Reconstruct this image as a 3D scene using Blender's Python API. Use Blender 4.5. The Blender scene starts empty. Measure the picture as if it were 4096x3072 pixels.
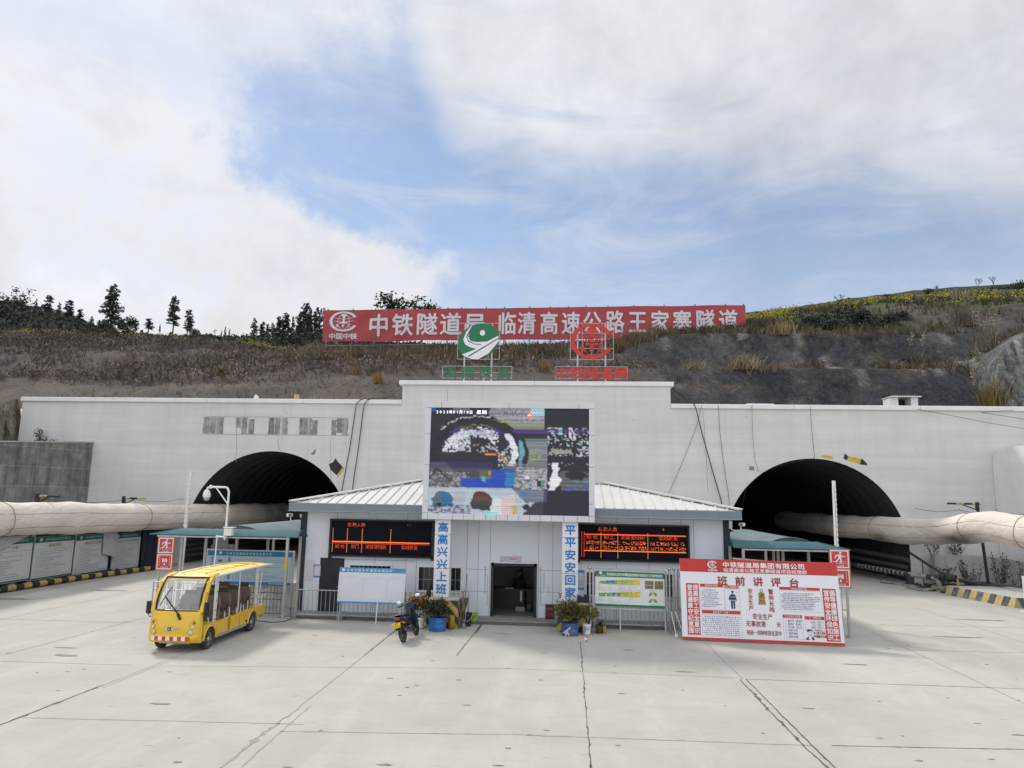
import bpy, bmesh, math, random
import numpy as np
from mathutils import Vector, Matrix
R = math.radians
SC = bpy.context.scene
COL = SC.collection

# ------------------------------------------------------------------ camera
cam_d = bpy.data.cameras.new("camera")
cam = bpy.data.objects.new("camera", cam_d); COL.objects.link(cam); SC.camera = cam
cam_d.sensor_width = 36; cam_d.lens = 2834.1 / 4096 * 36
cam_d.clip_start = .1; cam_d.clip_end = 3000
PITCH, ROLL, YAW, CAMH = .157470, .0180996, .0769206, 4.5
_cy, _sy = math.cos(YAW), math.sin(YAW)
_f = Vector((-_sy*math.cos(PITCH), _cy*math.cos(PITCH), math.sin(PITCH)))
_r = Vector((_cy, _sy, 0)); _u = _r.cross(_f)
_r2 = _r*math.cos(ROLL) + _u*math.sin(ROLL); _u2 = _u*math.cos(ROLL) - _r*math.sin(ROLL)
cam.matrix_world = Matrix(((_r2.x, _u2.x, -_f.x, 0), (_r2.y, _u2.y, -_f.y, 0), (_r2.z, _u2.z, -_f.z, CAMH), (0, 0, 0, 1)))

# ------------------------------------------------------------------ exposure
SC.view_settings.view_transform = 'Standard'
SC.view_settings.look = 'None'
SC.view_settings.exposure = 0.02
SC.view_settings.gamma = 1.0
SC.cycles.max_bounces = 6
SC.cycles.diffuse_bounces = 3
SC.cycles.glossy_bounces = 2
SC.cycles.transmission_bounces = 4
SC.cycles.transparent_max_bounces = 6
SC.cycles.use_denoising = True

# ------------------------------------------------------------------ sun
SUN_AZ, SUN_EL = R(-48), R(46)          # azimuth from +Y towards +X
sd = bpy.data.lights.new("sun", 'SUN'); sd.energy = 2.5; sd.angle = R(9); sd.color = (1, .95, .87)
sun = bpy.data.objects.new("sun", sd); COL.objects.link(sun)
_ts = Vector((math.sin(SUN_AZ)*math.cos(SUN_EL), math.cos(SUN_AZ)*math.cos(SUN_EL), math.sin(SUN_EL)))
sun.rotation_euler = _ts.to_track_quat('Z', 'Y').to_euler()
sun.location = (-30, 20, 60)

# ------------------------------------------------------------------ sky with clouds
W = bpy.data.worlds.new("World"); SC.world = W; W.use_nodes = True
nt = W.node_tree; nt.nodes.clear()
def N(tree, typ, **kw):
    n = tree.nodes.new(typ)
    for k, v in kw.items():
        if k.startswith('i_'):
            n.inputs[k[2:].replace('_', ' ')].default_value = v
        else: setattr(n, k, v)
    return n
def L(tree, a, b): tree.links.new(a, b)
def math_n(tree, op, a, b=None, c=None, clamp=False):
    n = tree.nodes.new('ShaderNodeMath'); n.operation = op; n.use_clamp = clamp
    for i, x in enumerate((a, b, c)):
        if x is None: continue
        if isinstance(x, (int, float)): n.inputs[i].default_value = x
        else: tree.links.new(x, n.inputs[i])
    return n.outputs[0]
def sky_world():
    out = N(nt, 'ShaderNodeOutputWorld'); bg = N(nt, 'ShaderNodeBackground'); bg.inputs['Strength'].default_value = .1
    L(nt, bg.outputs[0], out.inputs[0])
    sky = N(nt, 'ShaderNodeTexSky', sky_type='NISHITA', sun_disc=False, sun_elevation=SUN_EL, sun_rotation=SUN_AZ, altitude=1500, air_density=1.0, dust_density=1.2, ozone_density=1.5)
    tc = N(nt, 'ShaderNodeTexCoord'); d = tc.outputs['Generated']
    sp = N(nt, 'ShaderNodeSeparateXYZ'); L(nt, d, sp.inputs[0])
    az = math_n(nt, 'MULTIPLY', math_n(nt, 'ARCTAN2', sp.outputs[0], sp.outputs[1]), 180/math.pi)
    el = math_n(nt, 'MULTIPLY', math_n(nt, 'ARCSINE', sp.outputs[2]), 180/math.pi)
    def noise(scale, detail=8, rough=.55, stretch=(1, 1, 1), dist=0., w=0):
        mp = N(nt, 'ShaderNodeMapping'); mp.inputs['Scale'].default_value = stretch; mp.inputs['Location'].default_value = (w, w*.7, -w)
        L(nt, d, mp.inputs['Vector'])
        n = N(nt, 'ShaderNodeTexNoise'); n.inputs['Scale'].default_value = scale; n.inputs['Detail'].default_value = detail
        n.inputs['Roughness'].default_value = rough; n.inputs['Distortion'].default_value = dist
        L(nt, mp.outputs[0], n.inputs['Vector']); return math_n(nt, 'SUBTRACT', n.outputs['Fac'], .5)
    def curve(x, x0, x1, pts, y0, y1):
        t = math_n(nt, 'DIVIDE', math_n(nt, 'SUBTRACT', x, x0), x1-x0, clamp=True)
        fc = N(nt, 'ShaderNodeFloatCurve'); c = fc.mapping.curves[0]
        P = [((a-x0)/(x1-x0), (b-y0)/(y1-y0)) for a, b in pts]
        c.points[0].location = P[0]; c.points[1].location = P[-1]
        for p in P[1:-1]: c.points.new(*p)
        fc.mapping.update(); L(nt, t, fc.inputs['Value'])
        return math_n(nt, 'ADD', math_n(nt, 'MULTIPLY', fc.outputs[0], y1-y0), y0)
    def sstep(x, lo, hi):
        m = N(nt, 'ShaderNodeMapRange', interpolation_type='SMOOTHSTEP'); m.inputs['From Min'].default_value = lo; m.inputs['From Max'].default_value = hi
        L(nt, x, m.inputs['Value']); return m.outputs[0]
    n_big = noise(3.2, 9, .6, dist=.3); n_mid = noise(9, 9, .62, w=3.1); n_str = noise(4, 8, .6, (1, 1, 3.2), .5, 7.7)
    n_thin = noise(2.6, 9, .62, (1.6, 1, 4.5), .8, 1.3)
    # left cumulus bank
    bl = curve(el, 0, 50, [(0, -1), (9, -3), (14, -7), (18, -9.5), (20.5, -16), (22.5, -22), (25, -26), (29, -27), (31.5, -22), (35, -17), (50, -8)], -45, 45)
    wl = math_n(nt, 'ADD', math_n(nt, 'MULTIPLY', n_big, 16), math_n(nt, 'MULTIPLY', n_mid, 27))
    ml = sstep(math_n(nt, 'ADD', math_n(nt, 'SUBTRACT', bl, az), wl), -2.2, 6.0)
    ml = math_n(nt, 'MULTIPLY', ml, math_n(nt, 'SUBTRACT', 1, math_n(nt, 'MULTIPLY', sstep(math_n(nt, 'ADD', n_thin, math_n(nt, 'MULTIPLY', sstep(el, 26, 32), .35)), -.05, .4), .5)))   # thinner, torn upper part
    ml = math_n(nt, 'MULTIPLY', ml, math_n(nt, 'SUBTRACT', 1, math_n(nt, 'MULTIPLY', sstep(math_n(nt, 'ADD', n_mid, n_big), .0, .3), .42)))
    # right cirrus sheet
    br = curve(az, -45, 90, [(-45, 60), (-17, 44), (-14, 34.5), (-11.5, 29.5), (-9, 26.2), (-3, 24.6), (3, 24.2), (10.5, 23.6), (17.6, 22.6), (27, 20), (33, 17), (50, 10), (90, 6)], 0, 60)
    wr = math_n(nt, 'ADD', math_n(nt, 'MULTIPLY', n_str, 7), math_n(nt, 'MULTIPLY', n_big, 4))
    mr = math_n(nt, 'MULTIPLY', sstep(math_n(nt, 'ADD', math_n(nt, 'SUBTRACT', el, br), wr), -1.5, 5.5), math_n(nt, 'SUBTRACT', .9, math_n(nt, 'MULTIPLY', sstep(n_str, -.08, .3), .5)))
    # thin veils everywhere, denser towards the top and towards the horizon
    veil = math_n(nt, 'ADD', math_n(nt, 'MULTIPLY', sstep(n_thin, -.1, .3), .42), .20)
    low = math_n(nt, 'MULTIPLY', sstep(math_n(nt, 'SUBTRACT', 22, el), -2, 16), .42)
    top = math_n(nt, 'MULTIPLY', sstep(el, 29, 38), .5)
    puffs = math_n(nt, 'MULTIPLY', sstep(math_n(nt, 'ADD', math_n(nt, 'ADD', n_mid, math_n(nt, 'MULTIPLY', n_big, .8)), math_n(nt, 'MULTIPLY', math_n(nt, 'SUBTRACT', 13.5, el), .05)), .02, .2), .75)
    m = ml
    for q in (mr, veil, low, top, puffs):          # union: 1-(1-a)(1-b)
        m = math_n(nt, 'SUBTRACT', 1, math_n(nt, 'MULTIPLY', math_n(nt, 'SUBTRACT', 1, m), math_n(nt, 'SUBTRACT', 1, q)))
    # cloud brightness: own relief plus the glow near the sun
    vm = N(nt, 'ShaderNodeVectorMath', operation='DOT_PRODUCT'); L(nt, d, vm.inputs[0]); vm.inputs[1].default_value = tuple(_ts)
    glow = math_n(nt, 'POWER', math_n(nt, 'MAXIMUM', vm.outputs['Value'], 0), 6)
    cb = math_n(nt, 'ADD', math_n(nt, 'ADD', CLOUD_B, math_n(nt, 'MULTIPLY', n_big, 3.5)), math_n(nt, 'ADD', math_n(nt, 'MULTIPLY', n_mid, 4.5), math_n(nt, 'MULTIPLY', glow, 1.6)))
    over = math_n(nt, 'ADD', math_n(nt, 'MULTIPLY', sstep(el, 36, 62), .35), math_n(nt, 'MULTIPLY', sstep(math_n(nt, 'MULTIPLY', sp.outputs[1], -1), .0, .6), .6))
    cb = math_n(nt, 'MULTIPLY', cb, math_n(nt, 'ADD', 1, over))           # unseen cloud overhead and behind the viewer, brightened to add fill light
    cc = N(nt, 'ShaderNodeCombineColor'); L(nt, math_n(nt, 'MULTIPLY', cb, .975), cc.inputs[0]); L(nt, math_n(nt, 'MULTIPLY', cb, .99), cc.inputs[1]); L(nt, math_n(nt, 'MULTIPLY', cb, 1.03), cc.inputs[2])
    sk = N(nt, 'ShaderNodeMix', data_type='RGBA', blend_type='MULTIPLY'); sk.inputs['Factor'].default_value = 1
    L(nt, sky.outputs[0], sk.inputs['A']); sk.inputs['B'].default_value = SKY_TINT
    mx = N(nt, 'ShaderNodeMix', data_type='RGBA'); L(nt, m, mx.inputs['Factor']); L(nt, sk.outputs['Result'], mx.inputs['A']); L(nt, cc.outputs[0], mx.inputs['B'])
    L(nt, mx.outputs['Result'], bg.inputs['Color'])
CLOUD_B = 7.7
SKY_TINT = (1.22, 1.34, 1.38, 1)
sky_world()

# ------------------------------------------------------------------ materials
_mats = {}
def mat(name, col, rough=.7, var=.12, scale=2.5, bump=0., bscale=30., metal=0., spec=.4, streak=0., dirt=0., dcol=(.12, .11, .10), dscale=.6, emit=0., coat=0., alpha=1., trans=0.):
    if name in _mats: return _mats[name]
    m = bpy.data.materials.new(name); _mats[name] = m; m.use_nodes = True
    t = m.node_tree; b = t.nodes['Principled BSDF']
    b.inputs['Roughness'].default_value = rough; b.inputs['Metallic'].default_value = metal
    b.inputs['Specular IOR Level'].default_value = spec; b.inputs['Coat Weight'].default_value = coat
    b.inputs['Alpha'].default_value = alpha; b.inputs['Transmission Weight'].default_value = trans
    tc = N(t, 'ShaderNodeTexCoord'); o = tc.outputs['Object']
    def nz(sc, det=5, rg=.6, st=None):
        n = N(t, 'ShaderNodeTexNoise'); n.inputs['Scale'].default_value = sc; n.inputs['Detail'].default_value = det; n.inputs['Roughness'].default_value = rg
        if st:
            mp = N(t, 'ShaderNodeMapping'); mp.inputs['Scale'].default_value = st; L(t, o, mp.inputs['Vector']); L(t, mp.outputs[0], n.inputs['Vector'])
        else: L(t, o, n.inputs['Vector'])
        return n.outputs['Fac']
    def mixc(f, a, c, blend='MIX'):
        n = N(t, 'ShaderNodeMix', data_type='RGBA', blend_type=blend)
        for s, x in (('Factor', f), ('A', a), ('B', c)):
            if isinstance(x, tuple): n.inputs[s].default_value = x if len(x) == 4 else (*x, 1)
            elif isinstance(x, (int, float)): n.inputs[s].default_value = x
            else: L(t, x, n.inputs[s])
        return n.outputs['Result']
    def rng(x, a, c, lo=0., hi=1.):
        n = N(t, 'ShaderNodeMapRange'); n.inputs['From Min'].default_value = a; n.inputs['From Max'].default_value = c
        n.inputs['To Min'].default_value = lo; n.inputs['To Max'].default_value = hi; L(t, x, n.inputs['Value']); return n.outputs[0]
    c = (*col, 1)
    if var:
        lo = tuple(x*(1-var) for x in col); hi = tuple(min(1, x*(1+var)) for x in col)
        c = mixc(rng(nz(scale), .3, .7), lo, hi)
    if streak:
        c = mixc(rng(nz(1., 6, .65, (2.2, 2.2, .16)), .46, .78, 0, streak), c, dcol)
    if dirt:
        c = mixc(rng(nz(dscale, 8, .68), .45, .8, 0, dirt), c, dcol)
    if isinstance(c, tuple): b.inputs['Base Color'].default_value = c
    else: L(t, c, b.inputs['Base Color'])
    if bump:
        bn = N(t, 'ShaderNodeBump'); bn.inputs['Strength'].default_value = bump; bn.inputs['Distance'].default_value = .02
        L(t, nz(bscale, 6, .65), bn.inputs['Height']); L(t, bn.outputs[0], b.inputs['Normal'])
    if emit:
        b.inputs['Emission Color'].default_value = (*col, 1); b.inputs['Emission Strength'].default_value = emit
    return m
def attr_mat(name, attr='tint', rough=.8, spec=.2, emit=0., base=None, trans=0., bump=0.):
    if name in _mats: return _mats[name]
    m = bpy.data.materials.new(name); _mats[name] = m; m.use_nodes = True
    t = m.node_tree; b = t.nodes['Principled BSDF']; b.inputs['Roughness'].default_value = rough; b.inputs['Specular IOR Level'].default_value = spec
    a = N(t, 'ShaderNodeAttribute', attribute_name=attr)
    if bump:
        tc = N(t, 'ShaderNodeTexCoord'); mp = N(t, 'ShaderNodeMapping'); mp.inputs['Scale'].default_value = (1, .45, 1); L(t, tc.outputs['Object'], mp.inputs['Vector']); nn = N(t, 'ShaderNodeTexNoise'); nn.inputs['Scale'].default_value = bump; nn.inputs['Detail'].default_value = 5; nn.inputs['Distortion'].default_value = 1.2; L(t, mp.outputs[0], nn.inputs['Vector'])
        bn = N(t, 'ShaderNodeBump'); bn.inputs['Strength'].default_value = .8; bn.inputs['Distance'].default_value = .11; L(t, nn.outputs['Fac'], bn.inputs['Height']); L(t, bn.outputs[0], b.inputs['Normal'])
    if emit:
        L(t, a.outputs['Color'], b.inputs['Emission Color']); b.inputs['Emission Strength'].default_value = emit; b.inputs['Base Color'].default_value = (.02, .02, .025, 1)
    else: L(t, a.outputs['Color'], b.inputs['Base Color'])
    return m

# ------------------------------------------------------------------ mesh helpers
def perp(d):
    a = Vector((0, 0, 1)) if abs(d.z) < .9 else Vector((1, 0, 0))
    x = d.cross(a).normalized(); return x, d.cross(x).normalized()
_txt = {}
def glyphs(s):
    k = s
    if k not in _txt:
        c = bpy.data.curves.new('t', 'FONT'); c.body = s; c.size = 1; c.resolution_u = 3
        o = bpy.data.objects.new('t', c); me = bpy.data.meshes.new_from_object(o)
        _txt[k] = ([tuple(v.co) for v in me.vertices], [tuple(p.vertices) for p in me.polygons])
        bpy.data.objects.remove(o); bpy.data.curves.remove(c); bpy.data.meshes.remove(me)
    return _txt[k]
class Frame:                                    # a flat board's own axes: u to the right, v up, w towards the reader
    def __init__(s, o, e1=(1, 0, 0), e2=(0, 0, 1)):
        s.o = Vector(o); s.e1 = Vector(e1).normalized(); s.e2 = Vector(e2).normalized(); s.n = s.e1.cross(s.e2)
    def __call__(s, u, v, w=0.): return s.o + s.e1*u + s.e2*v + s.n*w
class MB:
    def __init__(s): s.v = []; s.f = []; s.m = []; s.s = []
    def add(s, vs, fs, m=0, smooth=False):
        o = len(s.v); s.v.extend(tuple(v) for v in vs)
        for f in fs: s.f.append(tuple(i+o for i in f)); s.m.append(m); s.s.append(smooth)
        return s
    def hexa(s, p, m=0):                        # 8 corners: bottom ring 0-3, top ring 4-7
        return s.add(p, [(3, 2, 1, 0), (4, 5, 6, 7), (0, 1, 5, 4), (1, 2, 6, 5), (2, 3, 7, 6), (3, 0, 4, 7)], m)
    def box(s, c, d, m=0, rz=0., bev=0.):
        cx, cy, cz = c; x, y, z = d[0]/2, d[1]/2, d[2]/2
        ca, sa = math.cos(rz), math.sin(rz)
        P = [(-x, -y, -z), (x, -y, -z), (x, y, -z), (-x, y, -z), (-x, -y, z), (x, -y, z), (x, y, z), (-x, y, z)]
        tr = lambda p: (cx+p[0]*ca-p[1]*sa, cy+p[0]*sa+p[1]*ca, cz+p[2])
        if not bev: return s.hexa([tr(p) for p in P], m)
        bm = bmesh.new(); vs = [bm.verts.new(p) for p in P]
        for f in [(3, 2, 1, 0), (4, 5, 6, 7), (0, 1, 5, 4), (1, 2, 6, 5), (2, 3, 7, 6), (3, 0, 4, 7)]: bm.faces.new([vs[i] for i in f])
        bmesh.ops.bevel(bm, geom=bm.edges[:], offset=bev, segments=2, affect='EDGES', profile=.5)
        bm.verts.index_update()
        s.add([tr(v.co) for v in bm.verts], [[v.index for v in f.verts] for f in bm.faces], m, False); bm.free(); return s
    def beam(s, a, b, w, h=None, m=0):
        a, b = Vector(a), Vector(b); h = h or w; d = (b-a).normalized(); x, y = perp(d); x, y = x*w/2, y*h/2
        return s.hexa([a-x-y, a+x-y, a+x+y, a-x+y, b-x-y, b+x-y, b+x+y, b-x+y], m)
    def tube(s, pts, r, n=8, m=0, smooth=True, caps=True):
        pts = [Vector(p) for p in pts]; k = len(pts); rs = r if isinstance(r, (list, tuple)) else [r]*k
        vs = []; x = None
        for i, p in enumerate(pts):
            d = ((pts[min(i+1, k-1)]-pts[max(i-1, 0)])).normalized()
            if x is None: x, y = perp(d)
            else: x = (x - d*x.dot(d)).normalized(); y = d.cross(x)
            for j in range(n):
                a = 2*math.pi*j/n; vs.append(p + (x*math.cos(a)+y*math.sin(a))*rs[i])
        fs = [(i*n+j, i*n+(j+1) % n, (i+1)*n+(j+1) % n, (i+1)*n+j) for i in range(k-1) for j in range(n)]
        s.add(vs, fs, m, smooth)
        if caps: s.add(vs[:n], [tuple(range(n))[::-1]], m); s.add(vs[-n:], [tuple(range(n))], m)
        return s
    def lathe(s, prof, c=(0, 0, 0), n=20, m=0, axis=(0, 0, 1), smooth=True):
        ax = Vector(axis).normalized(); x, y = perp(ax); c = Vector(c); vs = []
        for r, z in prof:
            for j in range(n):
                a = 2*math.pi*j/n; vs.append(c + ax*z + (x*math.cos(a)+y*math.sin(a))*r)
        k = len(prof)
        fs = [(i*n+j, i*n+(j+1) % n, (i+1)*n+(j+1) % n, (i+1)*n+j) for i in range(k-1) for j in range(n)]
        return s.add(vs, fs, m, smooth)
    def ball(s, c, r, m=0, n=14, q=8):
        rx, ry, rz = r if isinstance(r, (tuple, list)) else (r, r, r); vs = []
        for i in range(q+1):
            t = math.pi*i/q
            for j in range(n):
                a = 2*math.pi*j/n; vs.append((c[0]+rx*math.sin(t)*math.cos(a), c[1]+ry*math.sin(t)*math.sin(a), c[2]-rz*math.cos(t)))
        return s.add(vs, [(i*n+j, i*n+(j+1) % n, (i+1)*n+(j+1) % n, (i+1)*n+j) for i in range(q) for j in range(n)], m, True)
    def quad(s, F, u0, v0, u1, v1, w=0., m=0): return s.add([F(u0, v0, w), F(u1, v0, w), F(u1, v1, w), F(u0, v1, w)], [(0, 1, 2, 3)], m)
    def poly(s, F, pts, w=0., m=0): return s.add([F(u, v, w) for u, v in pts], [tuple(range(len(pts)))], m)
    def slab(s, F, pts, w0, w1, m=0):           # a closed outline given thickness (outline counter-clockwise)
        n = len(pts); vs = [F(u, v, w0) for u, v in pts]+[F(u, v, w1) for u, v in pts]
        return s.add(vs, [tuple(range(n))[::-1], tuple(range(n, 2*n))]+[(i, (i+1) % n, n+(i+1) % n, n+i) for i in range(n)], m)
    def frame_rect(s, F, u0, v0, u1, v1, t, w=0., m=0):
        for a in ((u0, v0, u1, v0+t), (u0, v1-t, u1, v1), (u0, v0+t, u0+t, v1-t), (u1-t, v0+t, u1, v1-t)): s.quad(F, *a, w, m)
        return s
    def ring(s, F, cu, cv, ru, rv, tu, w=0., m=0, n=40, a0=0., a1=360., depth=0., tv=None):
        tv = tv or tu; P = []
        for i in range(n+1):
            a = R(a0+(a1-a0)*i/n); P.append(((cu+ru*math.cos(a), cv+rv*math.sin(a)), (cu+(ru-tu)*math.cos(a), cv+(rv-tv)*math.sin(a))))
        for i in range(n):
            q = [P[i][0], P[i+1][0], P[i+1][1], P[i][1]]
            if depth: s.slab(F, q, w-depth, w, m)
            else: s.poly(F, q, w, m)
        return s
    def disc(s, F, cu, cv, ru, rv=None, w=0., m=0, n=32):
        rv = rv or ru; return s.poly(F, [(cu+ru*math.cos(2*math.pi*i/n), cv+rv*math.sin(2*math.pi*i/n)) for i in range(n)], w, m)
    def run(s, F, text, u0, u1, v0, v1, w=0., m=0, bold=.02, depth=0., vert=False, fill=.92):
        # characters set in equal cells between u0..u1 (or stacked from v1 down to v0)
        n = len(text)
        for i, ch in enumerate(text):
            if ch == ' ': continue
            if vert: a0, a1, b1 = u0, u1, v1-(v1-v0)*i/n; b0 = v1-(v1-v0)*(i+1)/n
            else: a0 = u0+(u1-u0)*i/n; a1 = u0+(u1-u0)*(i+1)/n; b0, b1 = v0, v1
            V, Fc = glyphs(ch)
            if not V: continue
            cjk = ord(ch) > 0x2e80
            if vert: hh = (b1-b0)*fill; ww = min(a1-a0, hh*1.15)*.98
            else: hh = (b1-b0); ww = min((a1-a0)*fill, hh*1.25)
            if not cjk: xs = [p[0] for p in V]; c0 = (min(xs)+max(xs))/2; ym = .34
            else: c0, ym = .5, .38
            cu, cv = (a0+a1)/2, (b0+b1)/2
            P = [(cu+(x-c0)*ww*1.08, cv+(y-ym)*hh*1.08) for x, y, _ in V]
            dl = min(ww, hh)*bold*.9                # heavier weight: the outline repeated a stroke-width apart
            for k, (du, dv) in enumerate(((0, 0), (-1, 0), (1, 0), (0, -1), (0, 1)) if bold >= .02 else ((0, 0),)):
                s.add([F(u+du*dl, v+dv*dl, w+.0008*k) for u, v in P], Fc, m)
            if depth:                              # sides of a built-up letter
                E = {}
                for f in Fc:
                    for k in range(len(f)):
                        e = (f[k], f[(k+1) % len(f)]); E[e] = E.get(e, 0)+1
                for (a, b) in E:
                    if (b, a) not in E: s.add([F(*P[a], w), F(*P[a], w-depth), F(*P[b], w-depth), F(*P[b], w)], [(0, 1, 2, 3)], m)
        return s
    def scribble(s, F, u0, u1, v, h, w=0., m=0, rnd=random, lo=.5, hi=1., gap=.25):   # a line of print too small to read
        u = u0; end = u0+(u1-u0)*rnd.uniform(lo, hi)
        while u < end-h*.4:
            l = min(h*rnd.uniform(.5, .95), end-u); k = rnd.uniform(.55, 1)
            s.quad(F, u, v-h*k/2, u+l, v+h*k/2*rnd.uniform(.5, 1), w, m); u += l+h*gap*rnd.uniform(.6, 2.2)
        return s
    def build(s, name, mats, parent=None, kind=None):
        me = bpy.data.meshes.new(name); off = parent_off(parent)
        vs = np.array(s.v, dtype=np.float64).reshape(-1, 3) - np.array(off)
        me.from_pydata(vs.tolist(), [], s.f)
        if not isinstance(mats, (list, tuple)): mats = [mats]
        for m in mats: me.materials.append(m)
        me.polygons.foreach_set('material_index', s.m); me.polygons.foreach_set('use_smooth', s.s); me.update()
        o = bpy.data.objects.new(name, me); COL.objects.link(o)
        if parent is not None: o.parent = parent
        if kind: o['kind'] = kind
        return o
def parent_off(p):
    if p is None: return (0, 0, 0)
    o = Vector((0, 0, 0))
    while p is not None:
        if not p.get('_local'): o += Vector(p.location)
        p = p.parent
    return tuple(o)
def tag(o, label, cat, group=None):
    o['label'] = label; o['category'] = cat
    if group: o['group'] = group
    return o
def thing(name, label, cat, loc=(0, 0, 0), group=None):
    o = bpy.data.objects.new(name, None); COL.objects.link(o); o.location = loc; o.empty_display_size = .2
    return tag(o, label, cat, group)
def dup(root, loc, label, rz=None, group=None, scale=None):
    r = root.copy(); COL.objects.link(r); r.location = loc; r['label'] = label
    if rz is not None: r.rotation_euler = (0, 0, rz)
    if group: r['group'] = group
    if scale: r.scale = scale if isinstance(scale, tuple) else (scale,)*3
    for ch in list(root.children):
        c = ch.copy(); COL.objects.link(c); c.parent = r
        for g in list(ch.children):
            d = g.copy(); COL.objects.link(d); d.parent = c
    return r
def tinted(name, V, F, tint, m, parent=None, kind=None, smooth=False):   # big numpy mesh with a per-vertex colour
    me = bpy.data.meshes.new(name)
    V = np.asarray(V, dtype=np.float32); F = np.asarray(F, dtype=np.int32)
    me.vertices.add(len(V)); me.vertices.foreach_set('co', V.ravel())
    k = F.shape[1]; me.loops.add(F.size); me.loops.foreach_set('vertex_index', F.ravel())
    me.polygons.add(len(F)); me.polygons.foreach_set('loop_start', np.arange(0, F.size, k, dtype=np.int32))
    if smooth: me.polygons.foreach_set('use_smooth', np.ones(len(F), dtype=bool))
    me.update(calc_edges=True)
    a = me.color_attributes.new('tint', 'FLOAT_COLOR', 'POINT')
    a.data.foreach_set('color', np.concatenate([np.asarray(tint, dtype=np.float32), np.ones((len(V), 1), np.float32)], 1).ravel())
    me.materials.append(m)
    o = bpy.data.objects.new(name, me); COL.objects.link(o)
    if parent is not None: o.parent = parent
    if kind: o['kind'] = kind
    return o
def ordinal(i): return ['first', 'second', 'third', 'fourth', 'fifth', 'sixth', 'seventh', 'eighth', 'ninth', 'tenth', 'eleventh', 'twelfth', 'thirteenth', 'fourteenth', 'fifteenth', 'sixteenth'][i]
rnd = random.Random(7); RG = np.random.default_rng(5)
# ------------------------------------------------------------------ ground
def ground_mat():
    m = bpy.data.materials.new('yard_concrete'); m.use_nodes = True; t = m.node_tree; b = t.nodes['Principled BSDF']
    b.inputs['Roughness'].default_value = .85; b.inputs['Specular IOR Level'].default_value = .25
    tc = N(t, 'ShaderNodeTexCoord'); o = tc.outputs['Object']
    def nz(sc, det=6, rg=.6, st=(1, 1, 1), dist=0., rot=0.):
        mp = N(t, 'ShaderNodeMapping'); mp.inputs['Scale'].default_value = st; mp.inputs['Rotation'].default_value = (0, 0, rot); L(t, o, mp.inputs['Vector'])
        n = N(t, 'ShaderNodeTexNoise'); n.inputs['Scale'].default_value = sc; n.inputs['Detail'].default_value = det; n.inputs['Roughness'].default_value = rg; n.inputs['Distortion'].default_value = dist
        L(t, mp.outputs[0], n.inputs['Vector']); return n.outputs['Fac']
    def rng(x, a, c, lo=0., hi=1.):
        n = N(t, 'ShaderNodeMapRange'); n.inputs['From Min'].default_value = a; n.inputs['From Max'].default_value = c; n.inputs['To Min'].default_value = lo; n.inputs['To Max'].default_value = hi; L(t, x, n.inputs['Value']); return n.outputs[0]
    def mix(f, a, c):
        n = N(t, 'ShaderNodeMix', data_type='RGBA')
        for s, x in (('Factor', f), ('A', a), ('B', c)):
            if isinstance(x, tuple): n.inputs[s].default_value = (*x, 1)
            else: L(t, x, n.inputs[s])
        return n.outputs['Result']
    c = mix(rng(nz(.16, 5, .55, dist=.5), .35, .68), (.40, .385, .35), (.485, .468, .427))
    c = mix(rng(nz(1.1, 7, .65), .4, .75, 0, .32), c, (.31, .30, .275))                       # blotches
    c = mix(rng(nz(.9, 7, .7, (1, .22, 1), .6, .12), .5, .72, 0, .45), c, (.55, .535, .495))   # tyre-polished pale drags
    c = mix(rng(nz(2.6, 5, .7, (.25, 1.6, 1), .3), .58, .8, 0, .4), c, (.27, .262, .245))     # broom strokes
    c = mix(rng(nz(3.2, 3, .5, (.35, 1, 1), .8), .70, .76, 0, .55), c, (.16, .15, .13))        # small chips and spills
    c = mix(rng(nz(28, 4, .7), .45, .8, 0, .25), c, (.27, .26, .24))
    L(t, c, b.inputs['Base Color'])
    bn = N(t, 'ShaderNodeBump'); bn.inputs['Strength'].default_value = .35; bn.inputs['Distance'].default_value = .012
    h = math_n(t, 'ADD', nz(45, 5, .7), math_n(t, 'MULTIPLY', nz(3, 5, .6, (.4, 1.4, 1)), 1.5)); L(t, h, bn.inputs['Height']); L(t, bn.outputs[0], b.inputs['Normal'])
    return m
g = MB(); g.add([(-900, -300, 0), (900, -300, 0), (900, 1200, 0), (-900, 1200, 0)], [(0, 1, 2, 3)])
g.build('ground', ground_mat(), kind='structure')
def joint(path, w, jag, seed, mb, m=0, z=.004):
    r = random.Random(seed); pts = []
    for (x0, y0), (x1, y1) in zip(path, path[1:]):
        n = max(2, int(math.hypot(x1-x0, y1-y0)/.12))
        for i in range(n): pts.append((x0+(x1-x0)*i/n, y0+(y1-y0)*i/n))
    pts.append(path[-1]); dx, dy = pts[-1][0]-pts[0][0], pts[-1][1]-pts[0][1]; l = math.hypot(dx, dy); nx, ny = -dy/l, dx/l
    vs = []; wob = 0
    for i, (x, y) in enumerate(pts):
        wob = wob*.85 + r.uniform(-1, 1)*jag*.35
        a = max(.006, w/2*r.uniform(.6, 1.15)+r.random()**6*jag*1.2); b2 = max(.006, w/2*r.uniform(.6, 1.15)+r.random()**6*jag*1.2)
        vs += [(x+nx*(wob+a), y+ny*(wob+a), z), (x+nx*(wob-b2), y+ny*(wob-b2), z)]
    mb.add(vs, [(2*i+1, 2*i+3, 2*i+2, 2*i) for i in range(len(pts)-1)], m)
J = MB()
J.seed = 0
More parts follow.
